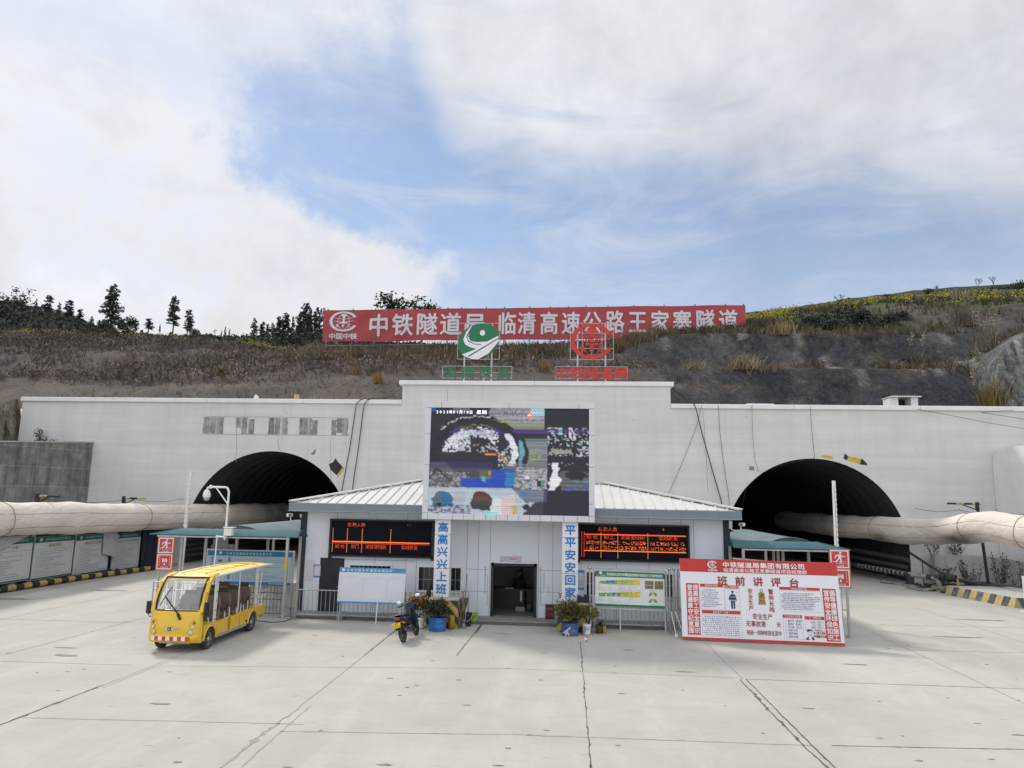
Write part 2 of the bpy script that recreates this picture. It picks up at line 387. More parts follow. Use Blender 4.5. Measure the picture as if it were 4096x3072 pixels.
for i, (p, w, jg, m_) in enumerate([
    ([(-10.8, 9), (-10.76, 13.65), (-10.68, 16.6)], .065, .05, 0), ([(-10.68, 16.6), (-10.6, 21)], .03, .03, 1), ([(-10.55, 16.4), (-10.5, 19.5)], .02, .02, 1),
    ([(-5.6, 9), (-5.62, 15.75)], .05, .09, 1), ([(-5.62, 15.75), (-5.62, 20.6)], .03, .02, 1), ([(-5.62, 20.6), (-5.64, 24.6)], .06, .01, 0), ([(-5.3, 12.2), (-5.42, 15.8)], .02, .03, 1),
    ([(-3.06, 20.9), (-2.95, 26)], .045, .02, 0), ([(-2.93, 24.4), (-2.92, 26)], .07, .02, 0),
    ([(.47, 9), (.47, 14.53), (.48, 17.35), (.5, 23.4)], .02, .03, 0), ([(.45, 12.2), (.47, 13.0)], .03, .04, 0), ([(.42, 23.4), (.7, 23.5)], .03, .03, 1), ([(.7, 23.5), (.72, 24.3)], .05, .03, 0),
    ([(4.75, 9), (4.63, 14.7), (4.63, 19.45)], .05, .02, 0), ([(4.5, 13.2), (4.42, 16.3), (4.47, 19.4)], .05, .06, 0), ([(4.55, 19.5), (4.5, 24)], .03, .03, 1),
    ([(10.55, 17.5), (10.6, 19.54), (10.8, 27)], .03, .03, 1),
    ([(-14.7, 18.42), (-11.2, 18.52)], .025, .02, 1), ([(-10.68, 14.14), (-5.1, 14.48)], .028, .02, 1), ([(-5.4, 14.0), (-1, 14.41), (4.6, 14.52)], .03, .03, 1), ([(5.0, 14.57), (9.4, 14.9)], .034, .02, 0),
    ([(-10.5, 18.55), (-1.38, 19.65), (4.47, 19.55)], .022, .015, 1), ([(4.63, 19.45), (10.57, 19.49), (15, 19.5)], .03, .02, 0), ([(9.16, 23.84), (16, 24.2)], .03, .02, 1),
    ([(-15.3, 17), (-15.1, 21), (-14.93, 25.4)], .03, .03, 1), ([(-19.5, 17), (-19.2, 34)], .03, .03, 1), ([(-24, 24.1), (-13, 24.2)], .03, .02, 1), ([(11, 28.5), (19, 29)], .03, .02, 1), ([(15, 17), (15.4, 34)], .03, .02, 1)]):
    joint(p, w*.7, jg*.8, i, J, m_)
J.build('ground_joint', [mat('joint_dark', (.12, .11, .095), .95, .3, 6), mat('joint_faint', (.29, .28, .25), .95, .25, 6)], kind='structure')

ST = MB(); rs_ = random.Random(77)                 # damp patches, chips and drips on the slab
for x, y, sx, sy in [(-22.7, 28.4, 1.3, .28), (-20.6, 31.5, 1.0, .2), (-13.6, 19.3, .5, .12), (-14.2, 20.2, .35, .1), (3.2, 20.0, .30, .06), (8.2, 21.6, .4, .08), (5.4, 17.0, .16, .05), (9.0, 15.7, .16, .05), (11, 16.3, .2, .05), (1.9, 22.5, .25, .06), (-3.0, 12.6, .16, .06), (-1.1, 12.8, .12, .04), (-2.1, 16.2, .1, .05), (-4.3, 18.2, .1, .04), (-8.6, 15.4, .3, .07), (13.5, 26.5, .9, .12), (16.5, 30.5, 1.2, .15)]+[(rs_.uniform(-16, 16), rs_.uniform(11, 25), rs_.uniform(.03, .1), rs_.uniform(.02, .05)) for _ in range(90)]:
    ST.add([(x+sx*math.cos(a)*rs_.uniform(.55, 1.1), y+sy*math.sin(a)*rs_.uniform(.55, 1.1), .006) for a in [2*math.pi*i/14 for i in range(14)]], [tuple(range(14))])
ST.build('ground_stain', mat('slab_stain', (.235, .225, .20), .9, .35, 3), kind='structure')
# ------------------------------------------------------------------ hillside: metres above the yard on a table of x and y
TX = [-200, -140, -100, -80, -65, -55, -47, -40, -35, -30, -25, -20, -15, -10, -5, 0, 4, 8, 12, 16, 20, 25, 30, 35, 40, 47, 55, 65, 80, 100, 140, 200]
TZ = {44.4: [9.7]*32,
47.5: [9.7, 10.1, 10.4, 10.6, 10.7, 10.8, 10.8, 11.1, 11.2, 11.4, 11.6, 11.8, 12.1, 12.2, 12.3, 12.2, 11.2, 10.6, 10.5, 10.5, 10.5, 10.4, 10.5, 10.6, 10.8, 11, 11.4, 11.5, 11.6, 11.8, 12.1, 12.5],
50.5: [11.7, 12.1, 12.3, 12.4, 12.5, 12.5, 12.7, 12.7, 12.5, 12.3, 12.4, 12.8, 13.2, 13.5, 13.6, 13.7, 13.6, 13.6, 13.6, 13.7, 13.7, 13.7, 14.1, 15.0, 16.0, 16.6, 16.6, 16.6, 16.6, 16.6, 16.6, 16.6],
53: [13.1, 13.4, 13.6, 13.7, 13.7, 13.8, 13.9, 13.6, 13.4, 13.3, 13.6, 14.0, 14.3, 14.5, 14.5, 14.5, 14.4, 14.3, 14.4, 14.4, 14.4, 14.4, 15.0, 16.6, 18.2, 18.8, 18.8, 18.8, 18.8, 18.8, 18.8, 18.8],
55.5: [14.6, 14.8, 14.9, 15.0, 15.1, 15.1, 15.2, 14.7, 14.6, 14.6, 14.8, 15.0, 15.1, 15.2, 15.2, 15.4, 16.0, 17.4, 17.4, 17.4, 17.4, 17.4, 17.3, 17.8, 18.9, 19.6, 19.6, 19.6, 19.6, 19.6, 19.6, 19.6],
60: [16.4, 16.6, 16.7, 16.7, 16.8, 16.9, 16.7, 16.4, 16.3, 16.2, 16.2, 16.3, 16.3, 16.4, 16.4, 16.6, 17.2, 18.5, 18.6, 18.8, 19.0, 19.4, 19.7, 20.0, 20.2, 20.7, 20.7, 20.7, 20.6, 20.6, 20.5, 20.4],
66: [18.4, 18.5, 18.6, 18.6, 18.7, 18.8, 18.6, 18.6, 18.5, 18.0, 17.8, 17.7, 17.7, 17.7, 17.8, 17.9, 18.2, 20.0, 20.2, 20.6, 21.2, 21.9, 22.4, 22.5, 22.6, 22.9, 23.0, 23.0, 22.9, 22.9, 22.8, 22.6],
78: [22.0, 22.1, 22.1, 22.2, 22.3, 22.2, 22.6, 22.2, 21.0, 20.5, 20.2, 20.2, 20.2, 20.3, 20.3, 20.5, 20.7, 21.9, 23.0, 23.8, 24.4, 25.1, 25.7, 26.2, 26.5, 26.8, 27.1, 27.2, 27.2, 27.1, 26.9, 26.7],
110: [33.5, 33.4, 33.7, 30.8, 30.1, 29.8, 29.2, 28.2, 27.8, 27.6, 27.4, 27.2, 27.0, 27.1, 27.2, 27.4, 27.5, 27.9, 29.2, 30.3, 31.4, 32.7, 33.3, 33.9, 34.5, 35.4, 36.2, 36.8, 37.5, 37.7, 37.5, 37.2],
150: [47.9, 47.3, 40.9, 40.0, 38.8, 37.6, 37.0, 36.5, 36.2, 36.0, 35.8, 35.6, 35.6, 35.7, 35.8, 35.9, 36.0, 36.1, 36.9, 38.1, 39.3, 40.7, 42.1, 43.3, 44.0, 44.9, 46.1, 47.8, 49.4, 50.8, 51.8, 51.5],
230: [70.1, 60.1, 57.5, 54.3, 53.2, 52.5, 52.1, 51.8, 51.6, 51.4, 51.5, 51.6, 51.7, 51.8, 51.9, 52, 52.1, 52.2, 52.3, 52.8, 54.0, 55.5, 57.0, 58.5, 59.9, 61.9, 63.7, 65.1, 67.3, 70.6, 74.2, 77.0],
300: [60]*16+[58]*16}
_Y = np.array(sorted(TZ)); _ZT = np.array([TZ[y] for y in _Y])
def vnoise(x, y, seed=0):                        # smooth value noise, arrays welcome
    x = np.asarray(x, float); y = np.asarray(y, float)
    xi, yi = np.floor(x).astype(int), np.floor(y).astype(int); fx, fy = x-xi, y-yi
    fx = fx*fx*(3-2*fx); fy = fy*fy*(3-2*fy)
    def h(a, b):
        n = (a*374761393 + b*668265263 + seed*144665) & 0x7fffffff
        n = ((n ^ (n >> 13))*1274126177) & 0x7fffffff; return ((n ^ (n >> 16)) & 0xffff)/65535.
    return (h(xi, yi)*(1-fx)+h(xi+1, yi)*fx)*(1-fy)+(h(xi, yi+1)*(1-fx)+h(xi+1, yi+1)*fx)*fy
def fbm(x, y, seed=0, o=4):
    s = 0; a = .5
    for i in range(o): s = s+a*(vnoise(x*2**i, y*2**i, seed+i)-.5); a *= .5
    return s
def hz(x, y, rough=True):
    x = np.asarray(x, float); y = np.asarray(y, float); sh = np.broadcast(x, y).shape; x = np.broadcast_to(x, sh); y = np.broadcast_to(y, sh)
    per = np.stack([np.interp(x, TX, r) for r in _ZT], 0)
    k = np.clip(np.searchsorted(_Y, y)-1, 0, len(_Y)-2); t = np.clip((y-_Y[k])/(_Y[k+1]-_Y[k]), 0, 1)
    low = np.interp(_Y, [58, 66, 78, 100, 112, 150, 230, 300], [0, .45, 1.0, 1.3, 1.9, 2.8, 5, 5]).reshape((-1,)+(1,)*len(sh)); per = per - (np.clip((-.37-x/np.maximum(y, 1))/.04, 0, 1)*np.clip((x/np.maximum(y, 1)+.76)/.08, 0, 1))[None]*low
    z = np.take_along_axis(per, k[None], 0)[0]*(1-t)+np.take_along_axis(per, k[None]+1, 0)[0]*t
    top = np.interp(x, [27.5, 28.0, 28.9, 29.8, 30.8, 36, 60], [10, 13.4, 14.9, 15.5, 16.1, 18, 19]); z = np.maximum(z, np.minimum(10.0+(y-46.2)*2.2, top)*(x > 27.6))      # the sprayed-concrete mound
    if rough:
        amp = np.clip((y-46)/14, 0, 1); gun = ((x > 6) & (y < 56.5))
        z = z + fbm(x*.25, y*.25, 3)*np.where(gun, .35, 1.1)*amp + fbm(x*1.1, y*1.1, 9)*np.where(gun, .25, .5)*amp
    return z
def hill():
    xs = np.concatenate([np.linspace(-200, -62, 56), np.arange(-60, 60.1, .6), np.linspace(62, 200, 56)])
    ys = np.concatenate([np.arange(44.4, 68, .34), np.linspace(68.5, 112, 50), np.linspace(114, 300, 60)])
    X, Y = np.meshgrid(xs, ys); Z = hz(X, Y)
    # the cut faces jut and slump a little
    face = ((X > 5) & (Y > 47.6) & (Y < 56)).astype(float)
    Yd = Y + face*(fbm(X*.35, Z*.5, 21)*.9 + fbm(X*1.3, Z*1.6, 22)*.35)
    V = np.stack([X, Yd, Z], -1).reshape(-1, 3)
    ny, nx = X.shape; i = np.arange(ny*nx).reshape(ny, nx)
    F = np.stack([i[:-1, :-1], i[:-1, 1:], i[1:, 1:], i[1:, :-1]], -1).reshape(-1, 4)
    x, y, z = V[:, 0], Y.ravel(), V[:, 2]
    n1 = fbm(x*.16, y*.2, 31)+.5; n2 = fbm(x*.9, z*.9, 33)+.5; n3 = fbm(x*.5, z*.07, 35)+.5; n4 = fbm(x*2.4, z*.35, 36)+.5
    def mixc(a, b, t): t = np.clip(t, 0, 1)[:, None]; return np.array(a)*(1-t)+np.array(b)*t if not isinstance(a, np.ndarray) else a*(1-t)+np.array(b)*t
    earth = mixc(mixc((.085, .073, .067), (.135, .115, .10), (n1-.3)*2), (.17, .145, .115), (n2-.55)*2)
    gun = mixc(mixc((.04, .041, .046), (.085, .085, .088), (n3-.36)*3), (.035, .035, .04), (n1-.48)*2.6)
    gun = mixc(gun, (.24, .235, .225), np.clip((n4-.64)*7, 0, .7)*(n2 > .45))
    gun = mixc(gun, (.12, .10, .08), np.clip((n2-.6)*4, 0, .5))
    green = mixc((.05, .062, .035), (.095, .10, .05), (n2-.3)*2)
    wood = mixc((.022, .03, .03), (.04, .046, .04), (n2-.3)*2)
    brownb = mixc((.075, .064, .061), (.125, .105, .095), (n1-.3)*2)
    c = earth.copy()
    def put(col, w): 
        nonlocal c
        w = np.clip(w, 0, 1)[:, None]; c = c*(1-w)+col*w
    edge = x + (n1-.5)*7 + (n2-.5)*3
    put(brownb, (y-51)/3*(edge < 7))
    put(wood, (y-96+(n1-.5)*18)/14*(x < 14))
    put(wood, np.clip((-33-x)/6, 0, 1)*np.clip((y-70)/10, 0, 1))
    put(gun, (edge-5)/1.6*(y > 47)*(y < 56.4))
    put(mixc((.058, .052, .05), (.11, .098, .088), (n3-.35)*2.5), np.clip((edge-19.5)/3, 0, 1)*(y > 56.2)*(y < 65.4))
    put(green, np.clip((edge-6)/5, 0, 1)*np.clip((y-65.2)/1.2, 0, 1))
    put(green*.75, np.clip((edge-7)/4, 0, 1)*np.clip(1-(edge-25)/5, 0, 1)*(y > 56.4)*(y < 66))
    put(wood, np.clip((y-100)/8, 0, 1)*(x >= 14)*.8)
    put(mixc((.07, .07, .072), (.20, .20, .195), (fbm(x*1.3+y*.5, z*.22, 38)+.1)*3), np.clip((x-27.7)/.3, 0, 1)*(y > 45)*(y < 52.6))
    m = attr_mat('hill_soil', rough=.95, spec=.1); t = m.node_tree; b = t.nodes['Principled BSDF']
    tc = N(t, 'ShaderNodeTexCoord'); nn = N(t, 'ShaderNodeTexNoise'); nn.inputs['Scale'].default_value = 5; nn.inputs['Detail'].default_value = 9; nn.inputs['Roughness'].default_value = .7; L(t, tc.outputs['Object'], nn.inputs['Vector'])
    at = [n for n in t.nodes if n.bl_idname == 'ShaderNodeAttribute'][0]
    mr = N(t, 'ShaderNodeMapRange'); mr.inputs['From Min'].default_value = .3; mr.inputs['From Max'].default_value = .72; mr.inputs['To Min'].default_value = .55; mr.inputs['To Max'].default_value = 1.5; L(t, nn.outputs['Fac'], mr.inputs['Value'])
    mu = N(t, 'ShaderNodeMix', data_type='RGBA', blend_type='MULTIPLY'); mu.inputs['Factor'].default_value = 1; L(t, at.outputs['Color'], mu.inputs['A']); L(t, mr.outputs[0], mu.inputs['B']); L(t, mu.outputs['Result'], b.inputs['Base Color'])
    mp = N(t, 'ShaderNodeMapping'); mp.inputs['Scale'].default_value = (1.6, 1.6, .16); L(t, tc.outputs['Object'], mp.inputs['Vector'])      # rain streaks down the steep faces
    ns = N(t, 'ShaderNodeTexNoise'); ns.inputs['Scale'].default_value = 1.4; ns.inputs['Detail'].default_value = 8; ns.inputs['Roughness'].default_value = .7; L(t, mp.outputs[0], ns.inputs['Vector'])
    ge = N(t, 'ShaderNodeNewGeometry'); sn = N(t, 'ShaderNodeSeparateXYZ'); L(t, ge.outputs['True Normal'], sn.inputs[0]); st_ = math_n(t, 'MULTIPLY', math_n(t, 'SUBTRACT', .85, math_n(t, 'ABSOLUTE', sn.outputs[2])), 2.2, clamp=True)
    r2 = N(t, 'ShaderNodeMapRange'); r2.inputs['From Min'].default_value = .36; r2.inputs['From Max'].default_value = .68; r2.inputs['To Min'].default_value = .3; r2.inputs['To Max'].default_value = 2.1; L(t, ns.outputs['Fac'], r2.inputs['Value'])
    m2 = N(t, 'ShaderNodeMix', data_type='RGBA', blend_type='MULTIPLY'); L(t, st_, m2.inputs['Factor']); L(t, mu.outputs['Result'], m2.inputs['A']); L(t, r2.outputs[0], m2.inputs['B']); L(t, m2.outputs['Result'], b.inputs['Base Color'])
    bn = N(t, 'ShaderNodeBump'); bn.inputs['Strength'].default_value = .9; bn.inputs['Distance'].default_value = .12; L(t, nn.outputs['Fac'], bn.inputs['Height']); L(t, bn.outputs[0], b.inputs['Normal'])
    tinted('hillside', V, F, np.clip(c, 0, 1), m, kind='structure', smooth=True)
hill()
def embank():                                     # the earth bank round the left end of the wall
    xs = np.linspace(-110, -30.4, 120); ys = np.linspace(20, 44.4, 60); X, Y = np.meshgrid(xs, ys)
    base = np.clip(6.4+(-35.9-X)*.55, 5.9, 40); back = 10.15+np.clip(-36-X, 0, 30)*.12
    t = np.clip((Y-36)/8.4, 0, 1)**1.3; Z = np.minimum(base, 7.0+(-36-X)*.3*(X < -36))*(1-t)+np.where(X < -35.95, back, 6.9)*t
    Z = np.where(X > -33, np.minimum(Z, 6.4), Z); Z = Z + fbm(X*.5, Y*.5, 41)*.9*(X < -33) + fbm(X*2, Y*2, 42)*.4*(X < -33)
    Z = np.where(X > -30.9-(44-Y)*.2363, -2, Z)
    V = np.stack([X, Y, Z], -1).reshape(-1, 3); ny, nx = X.shape; i = np.arange(ny*nx).reshape(ny, nx)
    F = np.stack([i[:-1, :-1], i[:-1, 1:], i[1:, 1:], i[1:, :-1]], -1).reshape(-1, 4)
    n = (fbm(V[:, 0]*.8, V[:, 1]*.8, 44)+.5)[:, None]
    tinted('embankment', V, F, np.array([[.07, .06, .052]])*(1-n)+np.array([[.16, .14, .115]])*n, _mats['hill_soil'], kind='structure', smooth=True)
embank()

# ------------------------------------------------------------------ headwall with the two bores
WY, AR, AZ = 44.0, 5.28, 1.8
ARCH = (-18.64, 14.8)
def arch_z(x):
    z = 0
    for c in ARCH:
        if abs(x-c) < AR: z = AZ+math.sqrt(AR*AR-(x-c)**2)
    return z
def top_z(x): return 10.17 if x < -10.38 else (11.45 if x < 6.45 else 10.05)
hw = thing('tunnel_headwall', 'long grey-white rendered tunnel portal wall with two dark arched bores and a raised middle', 'tunnel portal', (-2, WY, 0))
wall = MB(); xs = {-35.86, -10.38, 6.45, 36.0}
for c in ARCH: xs |= {c-AR*math.cos(math.pi*i/48) for i in range(49)}
xs = sorted(xs)
for a, b in zip(xs, xs[1:]):
    mid = (a+b)/2; za, zb = (arch_z(a+1e-6), arch_z(b-1e-6)) if arch_z(mid) > 0 else (0, 0)
    t = top_z(mid); wall.add([(a, WY, za), (b, WY, zb), (b, WY, t), (a, WY, t)], [(0, 1, 2, 3)])
for x, z0, z1 in ((-35.86, 0, 10.17), (-10.38, 10.17, 11.45)): wall.add([(x, WY, z0), (x, WY, z1), (x, WY+.9, z1), (x, WY+.9, z0)], [(0, 1, 2, 3)])
wall.add([(6.45, WY, 10.05), (6.45, WY+.9, 10.05), (6.45, WY+.9, 11.45), (6.45, WY, 11.45)], [(0, 1, 2, 3)])
def plaster():
    m = mat('white_render', (.66, .655, .645), .88, .05, .5, .3, 14, streak=.22, dirt=.2, dcol=(.38, .37, .365), dscale=.3)
    t = m.node_tree; b = t.nodes['Principled BSDF']; src = b.inputs['Base Color'].links[0].from_socket
    tc = N(t, 'ShaderNodeTexCoord'); mp = N(t, 'ShaderNodeMapping'); mp.inputs['Scale'].default_value = (.05, .05, 1.3); L(t, tc.outputs['Object'], mp.inputs['Vector'])
    n = N(t, 'ShaderNodeTexNoise'); n.inputs['Scale'].default_value = 1.5; n.inputs['Detail'].default_value = 7; n.inputs['Roughness'].default_value = .7; L(t, mp.outputs[0], n.inputs['Vector'])
    r = N(t, 'ShaderNodeMapRange'); r.inputs['From Min'].default_value = .4; r.inputs['From Max'].default_value = .68; r.inputs['To Min'].default_value = 0; r.inputs['To Max'].default_value = .55; L(t, n.outputs['Fac'], r.inputs['Value'])
    mx = N(t, 'ShaderNodeMix', data_type='RGBA'); L(t, r.outputs[0], mx.inputs['Factor']); L(t, src, mx.inputs['A']); mx.inputs['B'].default_value = (.50, .50, .505, 1); L(t, mx.outputs['Result'], b.inputs['Base Color'])
    src = b.inputs['Base Color'].links[0].from_socket; sz = N(t, 'ShaderNodeSeparateXYZ'); L(t, tc.outputs['Object'], sz.inputs[0])      # grime washed down from the coping
    mp = N(t, 'ShaderNodeMapping'); mp.inputs['Scale'].default_value = (1.3, 1, .10); L(t, tc.outputs['Object'], mp.inputs['Vector']); n = N(t, 'ShaderNodeTexNoise'); n.inputs['Scale'].default_value = 1.3; n.inputs['Detail'].default_value = 7; n.inputs['Roughness'].default_value = .72; L(t, mp.outputs[0], n.inputs['Vector'])
    def rg(x, a, c, lo, hi): q = N(t, 'ShaderNodeMapRange'); q.inputs['From Min'].default_value = a; q.inputs['From Max'].default_value = c; q.inputs['To Min'].default_value = lo; q.inputs['To Max'].default_value = hi; L(t, x, q.inputs['Value']); return q.outputs[0]
    f = math_n(t, 'MULTIPLY', rg(n.outputs['Fac'], .56, .85, 0, .8), math_n(t, 'ADD', rg(sz.outputs[2], 7.2, 10.2, 0, .6), rg(sz.outputs[2], 2.5, 0, 0, .5)))
    mx = N(t, 'ShaderNodeMix', data_type='RGBA'); L(t, f, mx.inputs['Factor']); L(t, src, mx.inputs['A']); mx.inputs['B'].default_value = (.30, .295, .285, 1); L(t, mx.outputs['Result'], b.inputs['Base Color'])
    return m
PL = plaster()
wall.build('wall', PL, hw)
cap_m = mat('white_coping', (.74, .735, .72), .8, .06, 1.2, .2, 20, streak=.12, dcol=(.4, .38, .36))
for x0, x1, z in ((-35.95, -10.38, 10.17), (-10.6, 6.66, 11.42), (6.45, 36, 10.05)):
    c = MB(); n = max(2, int((x1-x0)/6))
    for i in range(n):
        a = x0+(x1-x0)*i/n+(.004 if i else 0); b = x0+(x1-x0)*(i+1)/n-.004; c.box(((a+b)/2, WY+.42, z+.13), (b-a, 1.1, .28), 0, 0, .03)
    c.build('coping', cap_m, hw)
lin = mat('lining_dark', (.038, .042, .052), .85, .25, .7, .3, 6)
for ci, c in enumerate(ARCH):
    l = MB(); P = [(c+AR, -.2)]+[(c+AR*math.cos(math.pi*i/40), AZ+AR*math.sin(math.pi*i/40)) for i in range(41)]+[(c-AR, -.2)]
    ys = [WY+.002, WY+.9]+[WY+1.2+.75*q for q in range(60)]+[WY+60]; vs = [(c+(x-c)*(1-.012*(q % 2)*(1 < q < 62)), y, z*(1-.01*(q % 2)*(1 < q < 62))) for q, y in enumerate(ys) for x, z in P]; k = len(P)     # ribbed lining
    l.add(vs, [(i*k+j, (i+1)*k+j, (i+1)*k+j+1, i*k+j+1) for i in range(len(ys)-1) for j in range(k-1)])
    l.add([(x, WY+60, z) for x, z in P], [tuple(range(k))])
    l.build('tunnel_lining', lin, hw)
FW = Frame((0, WY, 0))
bare = mat('bare_patch', (.17, .165, .16), .95, .35, 2.2, .3, 25, streak=.9, dirt=.6, dcol=(.56, .55, .54), dscale=2.4)
for x0, x1 in ((-23.35, -22.0), (-21.2, -19.95), (-19.0, -17.75), (-16.98, -15.75), (-14.9, -13.8)):
    r = random.Random(int(x0*10)); p = MB(); pts = []
    for u, v, du, dv in ((x0, 8.15, 1, 0), (x1, 8.15, 0, 1), (x1, 9.22, -1, 0), (x0, 9.22, 0, -1)):
        for i in range(7): pts.append((u+du*(x1-x0)*i/7+r.uniform(-.05, .05)*(i > 0), v+dv*1.07*i/7+r.uniform(-.05, .05)*(i > 0)))
    for k in range(3):                            # flaked columns with pale slivers left between them
        a, b = x0+(x1-x0)*k/3+r.uniform(0, .03), x0+(x1-x0)*(k+1)/3+r.uniform(-.05, .02); lo, hi = 8.15+(r.random() < .2)*r.uniform(0, .4), 9.22-(r.random() < .2)*r.uniform(0, .3); n = 7; p.poly(FW, [(a+r.uniform(-.03, .03), lo+(hi-lo)*i/n) for i in range(n+1)][::-1]+[(b+r.uniform(-.03, .03), lo+(hi-lo)*i/n) for i in range(n+1)], .004+.0006*k)
    p.build('bare_patch', bare, hw)
ln = MB()                                         # ruled lines where the old panel sat, hairline cracks, nail scars
for v in (8.12, 9.26): joint_pts = [(-23.2+i*.35, v+rnd.uniform(-.012, .012)) for i in range(28)]; [ln.poly(FW, [(a[0], a[1]-.012), (b[0], b[1]-.012), (b[0], b[1]+.012), (a[0], a[1]+.012)], .005) for a, b in zip(joint_pts, joint_pts[1:])]
for x, z0, z1 in ((-21.15, 9.2, 6.35), (-18.35, 8.1, 7.15), (-14.9, 8.1, 5.2), (8.4, 9.9, 5.0), (-7.5, 11.2, 9)):
    q = [(x+rnd.uniform(-.03, .03)+(i*.012), z0+(z1-z0)*i/16) for i in range(17)]
    for a, b in zip(q, q[1:]): ln.poly(FW, [(a[0]-.012, a[1]), (b[0]-.012, b[1]), (b[0]+.012, b[1]), (a[0]+.012, a[1])], .003)
for i in range(38):
    u, v = rnd.uniform(-24, 26), rnd.uniform(7.3, 9.9)
    if -5.5 < u < 2: continue
    s = rnd.uniform(.02, .07); ln.poly(FW, [(u, v), (u+s, v+rnd.uniform(-s, s)*.5), (u+s*rnd.random(), v+s)], .004)
ln.poly(FW, [(11.05, 6.35), (11.35, 6.3), (11.35, 6.55), (11.08, 6.57)], .004)
ln.poly(FW, [(-16.1, 6.95), (-15.75, 7.3), (-15.85, 6.92), (-15.98, 6.85)], .006)
ln.build('crack_lines', mat('crack', (.22, .215, .21), .95, .3, 8), hw)
yl, bk = mat('marking_yellow', (.52, .40, .05), .8, .3, 6), mat('marking_black', (.03, .032, .038), .8, .3, 6)
for pts, k in (([(15.35, 7.16), (16.0, 7.05), (16.02, 7.18), (15.9, 7.25), (15.5, 7.28), (15.3, 7.25)], 0), ([(16.8, 7.0), (17.55, 6.78), (17.62, 7.08), (16.95, 7.25)], 0), ([(16.62, 7.12), (16.78, 7.0), (16.92, 7.24), (16.7, 7.4)], 1), ([(17.55, 6.76), (18.0, 6.72), (17.9, 6.9), (17.7, 7.1), (17.63, 7.08)], 1),
               ([(-14.75, 5.95), (-14.35, 5.62), (-13.98, 6.15), (-14.3, 6.45), (-14.5, 6.7), (-14.62, 6.45), (-14.9, 6.3)], 1), ([(-14.35, 5.58), (-14.25, 5.5), (-13.85, 6.1), (-13.97, 6.15)], 0)):
    MB().poly(FW, pts, .007).build('paint_remnant', (yl, bk)[k], hw)

# ------------------------------------------------------------------ wing walls
def stone_wing():
    r = thing('block_wing_wall', 'dark stained concrete block wing wall with a sloping top left of the portal', 'retaining wall', (-31, 43, 0))
    a, b = Vector((-30.62, 43.98, 0)), Vector((-33.2, 33.0, 0)); c = a+(b-a)*1.6
    F = Frame(c, (a-c)); n = -F.n; l = (a-c).length
    w = MB(); w.slab(F, [(0, -.2), (l, -.2), (l, 7.46), (l*.62, 6.98), (0, 6.1)], -.9, 0)
    m = mat('stained_block', (.27, .262, .25), .92, .4, 1.3, .5, 10, streak=.95, dirt=.75, dcol=(.055, .055, .058), dscale=.5)
    t = m.node_tree; bs = t.nodes['Principled BSDF']; src = bs.inputs['Base Color'].links[0].from_socket
    tc = N(t, 'ShaderNodeTexCoord'); mp = N(t, 'ShaderNodeMapping'); mp.inputs['Rotation'].default_value = (0, 0, 0); sx = N(t, 'ShaderNodeSeparateXYZ'); cx = N(t, 'ShaderNodeCombineXYZ'); L(t, tc.outputs['Object'], sx.inputs[0]); L(t, sx.outputs[1], cx.inputs[0]); L(t, sx.outputs[2], cx.inputs[1])
    br = N(t, 'ShaderNodeTexBrick'); br.inputs['Scale'].default_value = 1; br.inputs['Brick Width'].default_value = 1.9; br.inputs['Row Height'].default_value = 1.15; br.inputs['Mortar Size'].default_value = .035; br.inputs['Mortar Smooth'].default_value = .5
    br.inputs['Color1'].default_value = (1, 1, 1, 1); br.inputs['Color2'].default_value = (.8, .8, .8, 1); br.inputs['Mortar'].default_value = (1.25, 1.22, 1.15, 1); L(t, cx.outputs[0], br.inputs['Vector'])
    mu = N(t, 'ShaderNodeMix', data_type='RGBA', blend_type='MULTIPLY'); mu.inputs['Factor'].default_value = 1; L(t, src, mu.inputs['A']); L(t, br.outputs['Color'], mu.inputs['B']); L(t, mu.outputs['Result'], bs.inputs['Base Color'])
    w.build('wall', m, r)
    cp = MB(); cp.slab(F, [(0, 6.1), (l*.62, 6.98), (l-.003, 7.46), (l-.003, 7.55), (l*.62, 7.07), (0, 6.19)], -1.2, .04); cp.build('coping', mat('pale_cap', (.42, .40, .37), .9, .15, 2, .3, 20, dirt=.4), r)
stone_wing()
def right_wing():
    r = thing('rendered_wing_wall', 'white rendered wing wall at the right edge beyond the right duct', 'retaining wall', (25.5, 42, 0))
    a, b = Vector((25.1, 43.97, 0)), Vector((27.6, 31, 0)); F = Frame(a, (b-a)); l = (b-a).length
    w = MB(); w.slab(F, [(0, -.2), (l, -.2), (l, 7.0), (2.2, 7.83), (1.2, 7.86), (.6, 7.75), (.2, 7.5), (0, 7.1)], -.8, 0); w.build('wall', mat('wing_render', (.74, .735, .71), .9, .06, .8, .25, 14, streak=.12, dirt=.1, dcol=(.36, .35, .34)), r)
right_wing()
def low_wall():
    w = MB(); w.box((22.6, 43.45, .8), (3.1, .5, 1.68), 0, 0, .02)
    F = Frame((24.15, 43.2, 0), (Vector((26.2, 32, 0))-Vector((24.15, 43.2, 0)))); w.slab(F, [(0, 0), (11, 0), (11, 1.3), (0, 1.6)], -.4, 0)
    tag(w.build('low_wall', mat('grey_cement', (.40, .40, .40), .9, .12, 1.2, .3, 15, streak=.5, dcol=(.2, .2, .2))), 'low grey cement wall with weeds at the foot of the portal wall', 'low wall')
low_wall()
